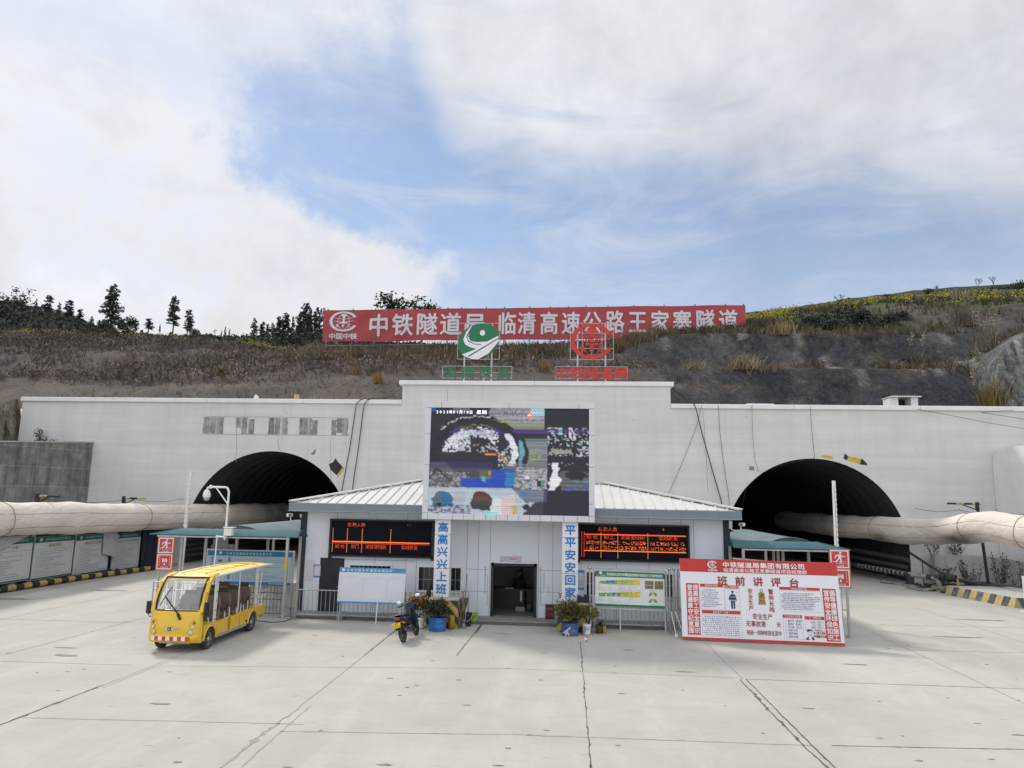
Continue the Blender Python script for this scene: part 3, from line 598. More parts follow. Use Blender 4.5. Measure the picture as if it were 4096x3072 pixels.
# ------------------------------------------------------------------ shift office in front of the portal
FY = 27.2
steel = mat('galvanised', (.42, .43, .44), .45, .15, 5, .05, 40, metal=.6, dirt=.3, dcol=(.22, .2, .18), dscale=2)
wpaint = mat('white_paint', (.74, .75, .76), .55, .06, 3, dirt=.15, dcol=(.4, .38, .35), dscale=1.5)
navy = mat('navy_trim', (.018, .026, .042), .55, .2, 4)
panel_m = mat('pale_panel', (.70, .74, .795), .5, .04, .7, .05, 8, spec=.4, streak=.06, dirt=.05, dcol=(.4, .41, .43))
glass_d = mat('dark_glass', (.012, .014, .018), .12, 0, spec=.6)
black_m = mat('black_metal', (.016, .016, .02), .5, .2, 6)
of = thing('shift_office', 'low pale blue-grey panel office with a white ribbed hip roof and an open dark doorway', 'office building', (-2.05, FY, 0))
X0, X1, XD0, XD1, DZ = -10.13, 6.04, -2.75, -1.04, 2.0
w = MB()
for a, b, z0, z1 in ((X0, XD0, .1, 4.2), (XD0, XD1, DZ, 4.2), (XD1, X1, .1, 4.2)): w.box(((a+b)/2, FY+.06, (z0+z1)/2), (b-a, .12, z1-z0))
for x in (X0+.06, X1-.06): w.box((x, FY+3.2, 2.15), (.12, 6.15, 4.1))
w.box(((X0+X1)/2, FY+6.35, 2.15), (X1-X0, .12, 4.1)); w.build('wall', panel_m, of)
sm = MB(); F = Frame((0, FY, 0))                    # joints between the wall panels
for x in (-8.75, -7.2, -6.0, -5.6, -3.68, -3.25, -2.8, -.98, -.45, .6, 1.9, 3.1, 4.3, 4.75): sm.quad(F, x-.008, .12, x+.008, 4.0, .003)
for x0, x1, z in ((-3.66, -2.85, 1.78), (-3.66, -2.85, .98), (-.95, -.2, 1.8), (-.95, -.2, 1.02), (-.95, -.62, .55), (-8.4, -5.7, 2.02)): sm.quad(F, x0, z-.008, x1, z+.008, .004)
sm.build('panel_seam', mat('seam', (.26, .275, .30), .8, .2, 5), of)
# filler smears left round the door and the plate
for u0, v0, u1, v1 in ((-2.42, 2.08, -1.62, 2.3), (-3.0, .9, -2.94, 1.9), (-2.9, .5, -2.86, 1.6), (-.93, .6, -.86, 1.95), (-.80, 1.1, -.74, 1.7), (-.62, .9, -.59, 1.3)):
    r = random.Random(int(u0*100)); pts = [(u0+(u1-u0)*i/8, v0+r.uniform(-.03, .03)) for i in range(9)]+[(u1-(u1-u0)*i/8, v1+r.uniform(-.03, .03)) for i in range(9)]; MB().poly(F, pts, .002).build('filler_smear', mat('filler', (.48, .50, .52), .9, .2, 14, .2, 20), of)
for x in (X0-.02, X1-.2): MB().box((x+.1, FY-.015, 2.1), (.24, .06, 4.0), 0, 0, .006).build('corner_trim', navy, of)
MB().box(((X0+X1)/2, FY+3.2, .07), (X1-X0-.26, 6.1, .1)).build('floor', mat('office_floor', (.16, .16, .165), .6, .2, 2), of)
# roof
EX0, EX1, EY0, EY1, EZ = -10.36, 6.30, 26.42, 33.9, 4.13; RX0, RX1, RY, RZ = -6.0, 1.6, 30.1, 5.1
rm = mat('white_roof_sheet', (.60, .60, .585), .45, .05, 1.5, dirt=.25, dcol=(.42, .40, .36), dscale=.9)
ro = MB(); A, B, C_, D_ = (EX0, EY0, EZ), (EX1, EY0, EZ), (EX1, EY1, EZ), (EX0, EY1, EZ); P, Q = (RX0, RY, RZ), (RX1, RY, RZ)
ro.add([A, B, C_, D_, P, Q], [(0, 1, 5, 4), (1, 2, 5), (2, 3, 4, 5), (3, 0, 4), (3, 2, 1, 0)])
x = EX0+.3
while x < EX1-.2:                                    # standing seams on the front slope
    tmax = min(1, (x-EX0)/(RX0-EX0), (EX1-x)/(EX1-RX1)); a = Vector((x, EY0+.01, EZ+.02)); b = Vector((x, EY0+(RY-EY0)*tmax, EZ+(RZ-EZ)*tmax+.02)); ro.beam(a, b, .035, .045); x += .37
for s in range(10):
    y = EY0+.4+s*.72; t = 1-abs(y-RY)/(RY-EY0); t = max(.05, t)
    ro.beam((EX0, y, EZ+.02), (EX0+(RX0-EX0)*t, y, EZ+(RZ-EZ)*t+.02), .05, .05); ro.beam((EX1, y, EZ+.02), (EX1+(RX1-EX1)*t, y, EZ+(RZ-EZ)*t+.02), .05, .05)
ro.build('roof', rm, of)
rc = MB()
for a, b in ((A, P), (B, Q), (P, Q), (C_, Q), (D_, P)): rc.beam(Vector(a)+Vector((0, 0, .06)), Vector(b)+Vector((0, 0, .06)), .3, .05)
rc.build('ridge_cap', mat('ridge_white', (.66, .66, .65), .5, .08, 2, dirt=.2), of)
fs = MB(); fz = 3.97
fm = mat('slate_gutter', (.17, .21, .25), .42, .08, 1.5, spec=.5, streak=.25, dcol=(.10, .11, .13))
for x0, x1 in ((EX0, -2.0), (-1.994, EX1)): fs.box(((x0+x1)/2, EY0-.03, fz), (x1-x0, .12, .30), 0, 0, .01)
for xx in (EX0+.01, EX1-.01): fs.box((xx, (EY0+EY1)/2+.06, fz), (.12, EY1-EY0, .30), 0, 0, .01)
fs.box(((EX0+EX1)/2, (EY0+FY)/2+.05, fz-.16), (EX1-EX0-.2, FY-EY0-.1, .03)); fs.build('gutter', fm, of)
lp = MB(); lp.box(((EX0+EX1)/2, EY0-.095, fz-.142), (EX1-EX0, .02, .02)); lp.box(((EX0+EX1)/2, EY0-.095, fz+.14), (EX1-EX0, .02, .02)); lp.build('gutter_lip', mat('gutter_lip', (.36, .39, .42), .4, .1, 4), of)
# doorway: dark frame, open; closed door further left
df = MB()
for x in (XD0+.05, XD1-.05): df.box((x, FY+.04, 1.05), (.1, .2, 1.98))
df.box(((XD0+XD1)/2, FY+.04, DZ-.03), (XD1-XD0, .2, .1)); df.build('door_frame', black_m, of)
cd = MB(); cd.box((-8.85, FY-.02, 1.05), (.86, .06, 1.92), 0, 0, .008); d = cd.build('door', mat('charcoal_door', (.012, .016, .026), .4, .2, 3, spec=.5), of)
pn = MB(); FD = Frame((-8.85, FY-.051, 0))
pn.frame_rect(FD, -.34, .3, .34, 1.85, .03, .004); pn.slab(FD, [(-.22, 1.1), (0, .9), (.22, 1.1), (0, 1.5)], 0, .012); pn.build('door_moulding', mat('door_mould', (.02, .025, .036), .35, .1, 3), d)
hn = MB(); hn.tube([(-8.5, FY-.06, 1.0), (-8.5, FY-.11, 1.0), (-8.6, FY-.11, 1.0)], .012); hn.build('handle', steel, d)
MB().frame_rect(Frame((-8.85, FY-.004, 0)), -.47, .1, .47, 2.06, .05).build('door_frame', black_m, of)
# windows
def window(x0, x1, z0, z1, nb, lines):
    f = MB(); t = .07; Y = FY-.03
    for c, s in ((((x0+x1)/2, Y, z0+t/2), (x1-x0, .08, t)), (((x0+x1)/2, Y, z1-t/2), (x1-x0, .08, t)), ((x0+t/2, Y, (z0+z1)/2), (t, .08, z1-z0-2*t)), ((x1-t/2, Y, (z0+z1)/2), (t, .08, z1-z0-2*t))): f.box(c, s, 0, 0, .006)
    wn = f.build('window', wpaint, of)
    MB().box(((x0+x1)/2, FY-.008, (z0+z1)/2), (x1-x0-2*t+.01, .01, z1-z0-2*t+.01)).build('pane', glass_d, wn)
    g = MB()
    for i in range(1, nb): xx = x0+t+(x1-x0-2*t)*i/nb; g.tube([(xx, FY-.05, z0+.03), (xx, FY-.05, z1-.03)], .009, 6)
    for zz in lines: g.tube([(x0+t, FY-.052, zz), (x1-t, FY-.052, zz)], .009, 6)
    g.build('window_bars', steel, wn)
window(-8.2, -6.5, .95, 1.88, 9, (1.3,)); window(-5.55, -3.82, .9, 1.88, 8, (1.37,)); window(.74, 1.9, .9, 1.85, 5, (1.37,)); window(2.4, 4.0, .9, 1.85, 7, (1.37,))
# plinth step and duct covers along the front
st = MB(); st.box(((X0+X1)/2, 26.72, .05), (X1-X0+.1, .94, .1), 0, 0, .01); tag(st.build('step', mat('step_concrete', (.30, .295, .28), .9, .2, 2, .4, 15, dirt=.4), ), 'low weathered concrete step along the office front', 'step')
for x, w_, lab in ((-3.0, .78, 'first drain cover from the left of the four under the doorway step'), (-2.2, .78, 'second drain cover from the left of the four under the doorway step'), (-1.4, .78, 'third drain cover from the left of the four under the doorway step'), (-.6, .78, 'last drain cover of the four under the doorway step, by the fire box'), (-8.85, 1.9, 'long dark drain slab under the railing by the charcoal door'), (-6.72, 2.25, 'long dark drain slab under the blue-banded white board'), (2.25, 2.5, 'long dark drain slab under the green-headed board')):
    tag(MB().box((x, 26.13, .035), (w_, .24, .07), 0, 0, .008).build('drain_cover', mat('drain_dark', (.12, .118, .112), .9, .35, 4, .4, 15)), lab, 'drain cover', 'drain covers along the office step')
# inside the doorway: partition, desk, chair-side clutter and the person at the desk
pa = MB(); pa.box((-1.9, 31.2, 2.05), (7.8, .1, 3.9)); pa.box((-5.8, 29.25, 2.05), (.1, 3.8, 3.9)); pa.box((2.0, 29.25, 2.05), (.1, 3.8, 3.9)); pa.box((-1.9, 29.25, 3.3), (7.7, 3.8, .06)); pa.build('partition', mat('inner_wall', (.30, .33, .37), .8, .1, 2), of)
pt = MB(); FP = Frame((0, 31.14, 0)); pt.quad(FP, -2.5, 1.5, 1.5, 1.56, .01); pt.quad(FP, -1.9, .2, -1.8, 2.6, .012); pt.build('wall_bars', black_m, of)
pb = MB(); pb.quad(FP, -1.72, 1.62, -.9, 2.3, .015, 0); pb.quad(FP, -1.5, 1.75, -1.0, 1.9, .018, 1); pb.quad(FP, -1.4, 2.08, -1.0, 2.12, .018, 1); pb.build('wall_notice', [mat('inner_notice', (.55, .5, .5), .8), mat('inner_grey', (.25, .22, .23), .8)], of)
dk = thing('desk', 'dark office desk seen through the open doorway', 'desk', (-1.95, 29.3, .12))
dtop = MB(); dtop.box((-1.95, 29.3, .86), (2.6, .75, .04), 0, 0, .006); dtop.build('desk_top', mat('desk_wood', (.05, .04, .035), .4, .2, 4), dk)
db = MB(); db.box((-2.3, 29.0, .48), (1.4, .04, .7)); db.box((-3.1, 29.35, .48), (.1, .6, .72)); db.box((-1.25, 29.3, .48), (.5, .6, .72)); db.build('desk_front', mat('desk_panel', (.028, .024, .024), .5, .2, 4), dk)
tag(MB().slab(Frame((-1.72, 28.97, 0)), [(-.035, .42), (.035, .42), (.035, .80), (.02, .83), (-.02, .83), (-.035, .80)], 0, .02).build('white_sticker', mat('sticker', (.7, .7, .7), .6)), 'upright white strip on the front of the dark desk', 'sticker')
tag(MB().box((-2.2, 29.15, .89), (.34, .2, .02), 0, .15).build('paper_stack', wpaint), 'papers lying on the dark desk inside the doorway', 'papers')
bn = thing('waste_bin', 'dark round bin on the floor inside the doorway', 'bin', (-1.35, 28.4, .12)); MB().lathe([(0, .12), (.11, .12), (.14, .42), (.13, .42), (.1, .15)], (-1.35, 28.4, 0), 16).build('bin_body', mat('bin_blue', (.04, .06, .08), .5), bn)
tag(MB().box((-1.72, 28.5, .2), (.36, .22, .16), 0, .05, .01).build('box', mat('inner_grey2', (.26, .26, .27), .8)), 'small grey box on the floor just inside the doorway', 'box')
# office-front fittings
pl = thing('door_plate', 'small red door plate with white letters above the open doorway', 'sign', (-1.93, FY, 2.12)); FP = Frame((-1.93, FY-.012, 2.2))
MB().slab(FP, [(-.14, -.08), (.14, -.08), (.14, .08), (-.14, .08)], -.01, 0).build('plate', wpaint, pl)
MB().quad(FP, -.125, -.05, .125, .05, .003).build('red_field', mat('sign_red', (.42, .035, .035), .5, .05), pl); MB().run(FP, '值班室', -.105, .105, -.035, .035, .006).build('lettering', wpaint, pl)
wb = thing('blank_notice', 'blank white notice sheet at the left corner of the office', 'notice', (-9.8, FY, 1.2)); MB().slab(Frame((-9.8, FY-.004, 0)), [(-.29, 1.18), (.25, 1.18), (.27, 1.98), (-.27, 1.98)], -.004, .008).build('sheet', mat('offwhite_sheet', (.60, .62, .66), .6, .04), wb)
bn2 = thing('blue_edged_notice', 'white notice with blue top and bottom strips beside the charcoal door', 'notice', (-9.4, FY, 1.4)); F2 = Frame((-9.56, FY-.012, 0))
MB().slab(F2, [(0, 1.34), (.5, 1.34), (.5, 1.79), (0, 1.79)], -.008, 0).build('sheet', mat('offwhite_sheet', (.60, .62, .66)), bn2); bs = MB(); bs.quad(F2, 0, 1.75, .5, 1.81, .004); bs.quad(F2, 0, 1.33, .5, 1.38, .004); bs.build('blue_strip', mat('strip_blue', (.05, .14, .42), .5, .05), bn2)
bs = MB(); bs.scribble(F2, .04, .48, 1.78, .035, .007, lo=.95); bs.build('lettering', wpaint, bn2)
bn3 = thing('blue_edged_notice', 'white notice with blue strips right of the red-lettered pillar, half hidden', 'notice', (.6, FY, 1.2)); F3 = Frame((.34, FY-.012, 0))
MB().slab(F3, [(0, 1.15), (.36, 1.15), (.36, 1.85), (0, 1.85)], -.008, 0).build('sheet', mat('offwhite_sheet', (.60, .62, .66)), bn3); bs = MB(); bs.quad(F3, 0, 1.75, .36, 1.85, .004); bs.quad(F3, 0, 1.15, .36, 1.21, .004); bs.build('blue_strip', mat('strip_sky', (.05, .24, .55), .5, .05), bn3)
bs = MB(); [bs.scribble(F3, .03, .34, 1.68-.07*i, .03, .004) for i in range(7)]; bs.build('small_print', mat('print_grey', (.25, .27, .30), .7), bn3)
bn3['label'] = 'narrow white notice with blue strips on the wall, between a pillar and the green-headed board'
def wall_cam(name, x, s, label):
    c = thing(name, label, 'camera', (x, FY-.05, 3.3)); m = MB(); m.tube([(x, FY-.03, 3.44), (x+s*.1, FY-.1, 3.42), (x+s*.28, FY-.2, 3.42), (x+s*.32, FY-.22, 3.48), (x+s*.32, FY-.22, 3.58)], .022, 8); m.build('bracket', wpaint, c)
    b = MB(); b.box((x+s*.34, FY-.28, 3.64), (.11, .26, .12), 0, .4*s, .02); b.build('camera_body', wpaint, c); MB().lathe([(0, -.02), (.035, -.02), (.035, .02), (0, .02)], (x+s*.34-.05*s, FY-.41, 3.64), 12, 0, (0, 1, 0)).build('lens', glass_d, c)
    j = MB(); j.box((x-s*.02, FY-.06, 3.62), (.12, .07, .3) if s > 0 else (.07, .07, .14), 0, 0, .01); j.build('junction_box', wpaint, c)
wall_cam('security_camera', X0-.06, -1, 'white security camera under the left end of the office gutter')
wall_cam('security_camera', X1+.06, 1, 'white security camera with a tall junction box under the right end of the office gutter')

# ------------------------------------------------------------------ LED ticker boards
led_o = mat('led_orange', (1, .20, .02), .5, 0, emit=.85); led_r = mat('led_red', (1, .05, .015), .5, 0, emit=.8); led_y = mat('led_amber', (1, .36, .06), .5, 0, emit=.55)
led_k = mat('led_face', (.009, .009, .016), .7, .15, 4, spec=.08)
def ticker(x0, x1, z0, z1, label):
    t = thing('led_ticker', label, 'led display', ((x0+x1)/2, FY-.14, z0)); Y = FY-.16
    MB().box(((x0+x1)/2, FY-.07, (z0+z1)/2), (x1-x0, .13, z1-z0), 0, 0, .01).build('screen_face', led_k, t)
    e = MB()
    for c, s in ((((x0+x1)/2, FY-.09, z1+.03), (x1-x0+.14, .2, .06)), (((x0+x1)/2, FY-.09, z0-.03), (x1-x0+.14, .2, .06)), ((x0-.035, FY-.09, (z0+z1)/2-.06), (.07, .2, z1-z0+.16)), ((x1+.035, FY-.09, (z0+z1)/2-.06), (.07, .2, z1-z0+.16))): e.box(c, s)
    e.build('frame', black_m, t); return t, Frame((x0, FY-.139, z0))
def dots(mb, F, u, v0, v1, m=0, s=.03):
    v = v0
    while v < v1: mb.quad(F, u-.012, v, u+.012, v+.016, .004, m); v += s
def pixeltext(mb, F, txt, u0, u1, v0, v1, m):          # characters as rows of lit lamps
    for i, ch in enumerate(txt):
        if ch == ' ': continue
        V, Fc = glyphs(ch); a0 = u0+(u1-u0)*i/len(txt); ww = (u1-u0)/len(txt)*.95; hh = v1-v0
        cjk = ord(ch) > 0x2e80; c0 = .5 if cjk else (min(p[0] for p in V)+max(p[0] for p in V))/2
        NX, NY = 15, 15; cells = set()
        for f in Fc:
            P = [((V[k][0]-c0+.5), (V[k][1]+.1)) for k in f]
            xs_ = [p[0] for p in P]; ys_ = [p[1] for p in P]
            for ix in range(max(0, int(min(xs_)*NX)), min(NX-1, int(max(xs_)*NX))+1):
                for iy in range(max(0, int(min(ys_)*NY)), min(NY-1, int(max(ys_)*NY))+1):
                    px, py = (ix+.5)/NX, (iy+.5)/NY; ins = False
                    for k in range(len(P)):
                        (xa, ya), (xb, yb) = P[k], P[k-1]
                        if (ya > py) != (yb > py) and px < (xb-xa)*(py-ya)/(yb-ya)+xa: ins = not ins
                    if ins: cells.add((ix, iy))
        for ix, iy in cells: mb.quad(F, a0+ww*ix/NX, v0+hh*iy/NY, a0+ww*(ix+.85)/NX, v0+hh*(iy+.62)/NY, .004, m if not callable(m) else m(iy))
t, F = ticker(-8.9, -5.02, 2.2, 3.48, 'black led display with one orange line and mostly empty rows, left of the doorway')
d = MB(); W_ = 3.88
for u in (.06, .62, 1.2, 2.3): dots(d, F, u, .10, 1.0, 2)
d.quad(F, .04, .475, W_-.08, .51, .006, 0); d.quad(F, .04, .43, W_-.08, .445, .006, 1)
pixeltext(d, F, '左洞人数', .6, 1.32, 1.05, 1.22, lambda i: 1 if i < 5 else 0); pixeltext(d, F, '11', 2.9, 3.1, 1.12, 1.22, 2)
mk = lambda i: 1 if i % 5 < 3 else 0
pixeltext(d, F, '姓名', .16, .56, .24, .40, mk); pixeltext(d, F, '部门', .78, 1.1, .24, .41, mk); pixeltext(d, F, '进隧道时间', 1.35, 2.16, .24, .42, mk); pixeltext(d, F, '实时距离', 2.72, 3.36, .24, .42, mk)
d.build('lit_text', [led_o, led_r, led_y], t)
t, F = ticker(.55, 4.5, 2.26, 3.5, 'black led display full of orange rows of text, right of the doorway')
d = MB(); W_ = 3.95
for u in (.07, .16): dots(d, F, u, .08, 1.0, 1)
for u in (.78, 1.4, 2.5): dots(d, F, u, .06, .98, 2)
d.quad(F, .16, .905, W_-.06, .93, .006, 1); d.quad(F, .16, .30, W_-.06, .33, .006, 0); d.quad(F, .16, .888, W_-.06, .9, .006, 0)
pixeltext(d, F, '右洞人数', .66, 1.4, 1.02, 1.2, mk); pixeltext(d, F, '8', 3.02, 3.14, 1.08, 1.2, 2)
pixeltext(d, F, '姓名', .22, .7, .74, .89, mk); pixeltext(d, F, '职工', .88, 1.3, .74, .89, mk); pixeltext(d, F, '进隧道时间', 1.5, 2.4, .74, .89, mk); pixeltext(d, F, '实时距离', 2.9, 3.6, .74, .89, mk)
r = random.Random(3)
for v, h in ((.55, .13), (.36, .14)):
    for u0, u1 in ((.24, .7), (.84, 1.34), (1.46, 2.44), (2.58, 3.84)):      # rows blurred past reading
        u = u0
        while u < u1:
            for k in range(6):
                if r.random() < .4: d.quad(F, u, v+h*k/6, u+r.choice((.02, .03, .05)), v+h*k/6+.012, .004, r.choice((0, 0, 1, 2)))
            u += .035+(.03 if r.random() < .2 else 0)
d.build('lit_text', [led_o, led_r, led_y], t)

# ------------------------------------------------------------------ big LED screen on two lettered pillars
sc = thing('led_screen', 'huge led video screen in a pale tiled frame showing broken camera feeds', 'led screen', (-2.05, 25.9, 3.6))
SX0, SX1, SZ0, SZ1, SY = -4.93, .84, 3.86, 7.68, 25.6
bk_ = MB(); bk_.box(((SX0+SX1)/2, SY+.3, (SZ0+SZ1)/2), (SX1-SX0+.3, .5, SZ1-SZ0+.3)); bk_.build('case', mat('screen_case', (.35, .36, .38), .5, .1, 2), sc)
tile = mat('frame_tile', (.60, .61, .64), .35, .05, 2, dirt=.12, dcol=(.4, .4, .42)); tl = MB(); O = .2; TY = SY-.02
def tiles(cuts, horiz, lo, hi):
    for a, b in zip(cuts, cuts[1:]):
        a2, b2 = a+.006, b-.006
        if horiz: tl.box(((a2+b2)/2, TY+.22, (lo+hi)/2), (b2-a2, .5, hi-lo), 0, 0, .006)
        else: tl.box(((lo+hi)/2, TY+.22, (a2+b2)/2), (hi-lo, .5, b2-a2), 0, 0, .006)
tiles([SX0-O, SX0+.38, SX0+2.87, SX1-.37, SX1+O], True, SZ1, SZ1+.22); tiles([SX0-O]+[SX0+x for x in (0, .38, .92, 1.31, 1.68, 2.1, 2.48, 2.88, 3.27, 3.67, 4.05, 4.46, 4.88, 5.36)]+[SX1, SX1+O], True, SZ0-.21, SZ0)
for lo, hi in ((SX0-O, SX0), (SX1, SX1+O)): tiles([SZ0+.006, SZ0+.42, SZ0+1.72, SZ0+2.85, SZ1-.006], False, lo, hi)
tl.build('frame', tile, sc)
def screen_pix():
    nx, ny = 240, 160; u = (np.arange(nx)+.5)/nx; v = 1-(np.arange(ny)+.5)/ny          # v measured from the top
    U, Vv = np.meshgrid(u, v[::1]); c = np.zeros((ny, nx, 3)); c[:] = (.022, .025, .032)
    g = np.random.default_rng(11); 
    def nn(s, k=0, sx=1., sh=0.): return fbm(U*s*4.5*sx+Vv*sh*s, Vv*s*3, 60+k, 3)*1.3+.5
    px, py = U*2212*.855+140, Vv*1260+155                                               # the feed's own pixel grid
    row = (np.arange(ny) % 2 == 0)[:, None]*np.ones((1, nx)); rr = g.random((ny, 1))*np.ones((1, nx))
    def put(mask, col, a=1.):
        m = np.clip(mask.astype(float)*a, 0, 1)[..., None]; c[:] = c*(1-m)+np.array(col)*m
    jag = fbm(U*40, Vv*30, 5, 3); jag2 = fbm(U*95, Vv*60, 6, 2); X, Y = px+jag*70, py+jag*50
    st = .25+.5*row*(.6+.4*rr)+.25*(rr > .55)
    scr1 = fbm(U*70+Vv*60, Vv*90-U*20, 7, 3) > .03; scr2 = fbm(U*60-Vv*70, Vv*40+U*60, 8, 3) > .06; spk = fbm(U*150, Vv*120, 9, 2) > .10
    grey = lambda m, lo=.14, hi=.5: put(m, (lo+(hi-lo)*.5,)*2+(lo+(hi-lo)*.62,), st)
    R1 = np.hypot((px-700)/1.28, (py-700)*1.0); A1 = np.hypot((X-700)/1.28, (Y-700))
    # main feed: a bore seen from inside, its right rim lit, broken bands of colour across the top
    grey((py < 410) & (X > 850+60*(py > 260)) & (px < 1505) & (A1 > 455), .2, .75); put((py < 250) & (X > 400) & (X < 600) & (py < 200), (.5, .5, .55), st*.5)
    put((py > 330) & (py < 412) & (A1 > 455) & (px > 870) & (px < 1505), (.24, .34, .08), st*.8); put((py > 345) & (py < 410) & (px > 210) & (A1 > 330) & (A1 < 420), (.22, .34, .13), st*.8); put((py > 285) & (py < 325) & (px > 830) & (px < 1090), (.5, .4, .03), st*.8)
    put((py < 245) & (X > 1340) & (px < 1505), (.45, .75, .98), .75); put(spk & (py < 330) & (X > 900) & (px < 1500), (.85, .87, .92), .35)
    put((py > 405) & (py < 455) & (px > 275), (.16, .04, .33), .85*st+.1); put((py > 428) & (py < 450) & (px > 330) & (px < 1390), (.04, .04, .6), st*.9)
    put((abs(A1-445) < 7) & (Y < 420) & (px < 860), (.7, .72, .78), .9*(jag2 > -.12)); put((A1 < 432) & (A1 > 345), (.016, .018, .024), .95*((Y < 800)))
    put((A1 < 315) & (A1 > 190) & (Y < 690) & (px < 960) & scr1, (.85, .88, .95), .95); put((A1 < 300) & (A1 > 215) & (Y < 560) & (Y > 430) & (px < 900), (.7, .74, .82), .55); put((A1 < 320) & (Y > 480) & (Y < 680) & (X < 620) & (jag2 > -.05), (.8, .83, .9), .7)
    put((A1 < 200) & (Y > 590) & (Y < 690) & scr2 & (px > 700), (.6, .62, .66), .8)
    put((A1 > 330) & (A1 < 385) & (px > 1030) & (py > 465) & (py < 850), (.88, .91, 1.0), .75+.25*row); put((A1 > 395) & (A1 < 445) & (px > 1200) & (py > 530) & (py < 960), (.22, .55, .64), .35+.6*st); put((A1 > 480) & (px < 1545) & (px > 1250) & (py > 520) & (py < 960), (.36, .40, .42), st); put((A1 > 480) & (px < 1480) & (py > 640) & (py < 800) & spk, (.35, .55, .12), .8)
    put((X+Y > 1690) & (A1 < 335) & (Y < 850) & (px > 960) & scr2, (.75, .78, .8), .9); put((abs(X-Y-265) < 26) & (px > 960) & (px < 1080), (.5, .36, .18), .8*(jag2 > -.05))
    grey((py > 815) & (py < 1105) & (px < 1545) & (A1 > 300), .06, .36); put((py > 800) & (py < 880) & (px < 900), (.05, .04, .2), st*.8); put((py > 880) & (py < 1010) & (px < 900) & (px > 380), (.25, .2, .24), st*.5); put((py > 900) & (py < 1000) & (px > 740) & (px < 920), (.22, .25, .10), st*.8)
    put((py > 930) & (py < 1105) & (px < 620) & scr2, (.42, .43, .45), .8); put((abs(Y-960-60*np.sin(X*.02)) < 16) & (px < 520), (.02, .02, .03), .8)
    put((Y > 890) & (Y < 1105) & (X > 890) & (X < 1150), (.015, .08, .5), .93); put((Y > 1005) & (Y < 1105) & (X > 530) & (X < 1060), (.012, .07, .52), .95); put((Y > 920) & (Y < 1090) & (X > 1055) & (X < 1165), (.03, .26, .5), .8*(jag2 > -.2)); put((X > 770) & (X < 815) & (Y > 970) & (Y < 1030), (.1, .5, .5), .9); put((px > 850) & (px < 875) & (py > 905) & (py < 960), (.75, .25, .1), .9)
    put((py > 702) & (py < 722) & (px > 800) & (px < 936), (1, .2, .02), 1); put((py > 598) & (py < 612) & (px > 655) & (px < 690), (.5, .24, .04), 1)
    put((X > 1165) & (px < 1545) & (Y > 860) & (Y < 1110) & (scr1 | spk), (.55, .55, .58), .85); put((px > 1280) & (px < 1335) & (py > 955) & (py < 1000), (.8, .85, 1), .9); put((px > 1425) & (px < 1470) & (py > 1010) & (py < 1085), (.02, .03, .04), 1); put((px > 1475) & (px < 1505) & (py > 1010) & (py < 1085), (.08, .33, .16), .9)
    # right-hand feeds
    s2 = (px > 1545) & (py > 380) & (py < 1120); put(s2, (.02, .022, .03), 1); put(s2 & (Y < 620) & (scr1 & scr2), (.8, .83, .9), .9); put(s2 & (Y < 520) & (X < 1660) & (scr1), (.75, .78, .86), .8); put((px > 1672) & (px < 1716) & (py > 385) & (py < 470), (.42, .72, .78), .9); put(s2 & (py > 405) & (py < 440), (.14, .05, .3), .6)
    for k_, o_ in ((.55, 1790), (.62, 1830)): put(s2 & (abs(X-o_-(Y-390)*k_*.5) < 8) & (Y < 540), (.8, .82, .88), 1)
    put(s2 & (X > 1890) & (Y > 560) & (Y < 720) & scr1, (.65, .68, .75), .85); put(s2 & (Y > 640) & (Y < 695) & (X < 1830) & (X-1560 > (695-Y)*.6), (.55, .56, .5), .35+.55*row); put(s2 & (abs(Y-712) < 8) & spk, (.7, .7, .72), .9); put(s2 & (abs(Y-812) < 7) & spk, (.7, .7, .72), .9)
    put(s2 & (abs(X-1600-(1120-Y)*.13) < 36) & (Y > 800), (.88, .92, 1), .9); put(s2 & (np.hypot(X-1650, Y-1010) < 55), (.93, .93, .97), 1); put(s2 & (Y > 900) & (X > 1690), (.24, .24, .25), st*.9); put(s2 & (np.hypot((X-1880)/2.4, Y-945) < 52), (.02, .02, .03), 1); put(s2 & (Y > 1070) & (X > 1690) & spk, (.12, .14, .5), 1); put(s2 & (abs(Y-1020) < 8) & (X > 1850), (.1, .3, .4), .9)
    # bottom strip of three bright feeds
    b = (py > 1105) & (px < 1505); put(b, (.62, .72, .82), .55+.42*row); put(b & spk & (py < 1130), (.2, .3, .4), .7)
    d1 = np.hypot(X-320, Y-1285); put(b & (d1 < 128) & (Y < 1345), (.05, .11, .17), .9); put(b & (d1 < 118) & (Y < 1345) & (X > 310), (.02, .15, .33), .8); put(b & (np.hypot((X-262)/1.6, Y-1305) < 22), (.01, .015, .03), 1); d2 = np.hypot(X-775, Y-1285); put(b & (d2 < 130) & (Y < 1370), (.022, .018, .02), .95); put(b & (d2 < 108) & (Y < 1262), (.14, .035, .028), .95); put(b & (d2 < 100) & (Y > 1215) & (Y < 1275), (.13, .10, .04), .8*st)
    put(b & (X > 450) & (X < 572) & (Y > 1150), (.42, .42, .6), .8*st); put(b & (px > 455) & (px < 565) & (py > 1226) & (py < 1242), (.6, .5, .06), .8); put(b & (Y > 1310) & (X < 650) & scr1, (.05, .05, .08), .85); put(b & (X > 1010) & (X < 1165) & (Y > 1195), (.85, .58, .55), .6); put(b & (X > 1130) & (X < 1205) & (Y > 1310) & (Y < 1400), (.55, .45, .05), .8); put(b & (np.hypot(X-1165, Y-1405) < 20), (.9, .2, .05), 1); put(b & (X > 880) & (X < 1010) & (Y > 1230), (.9, .9, .88), .6)
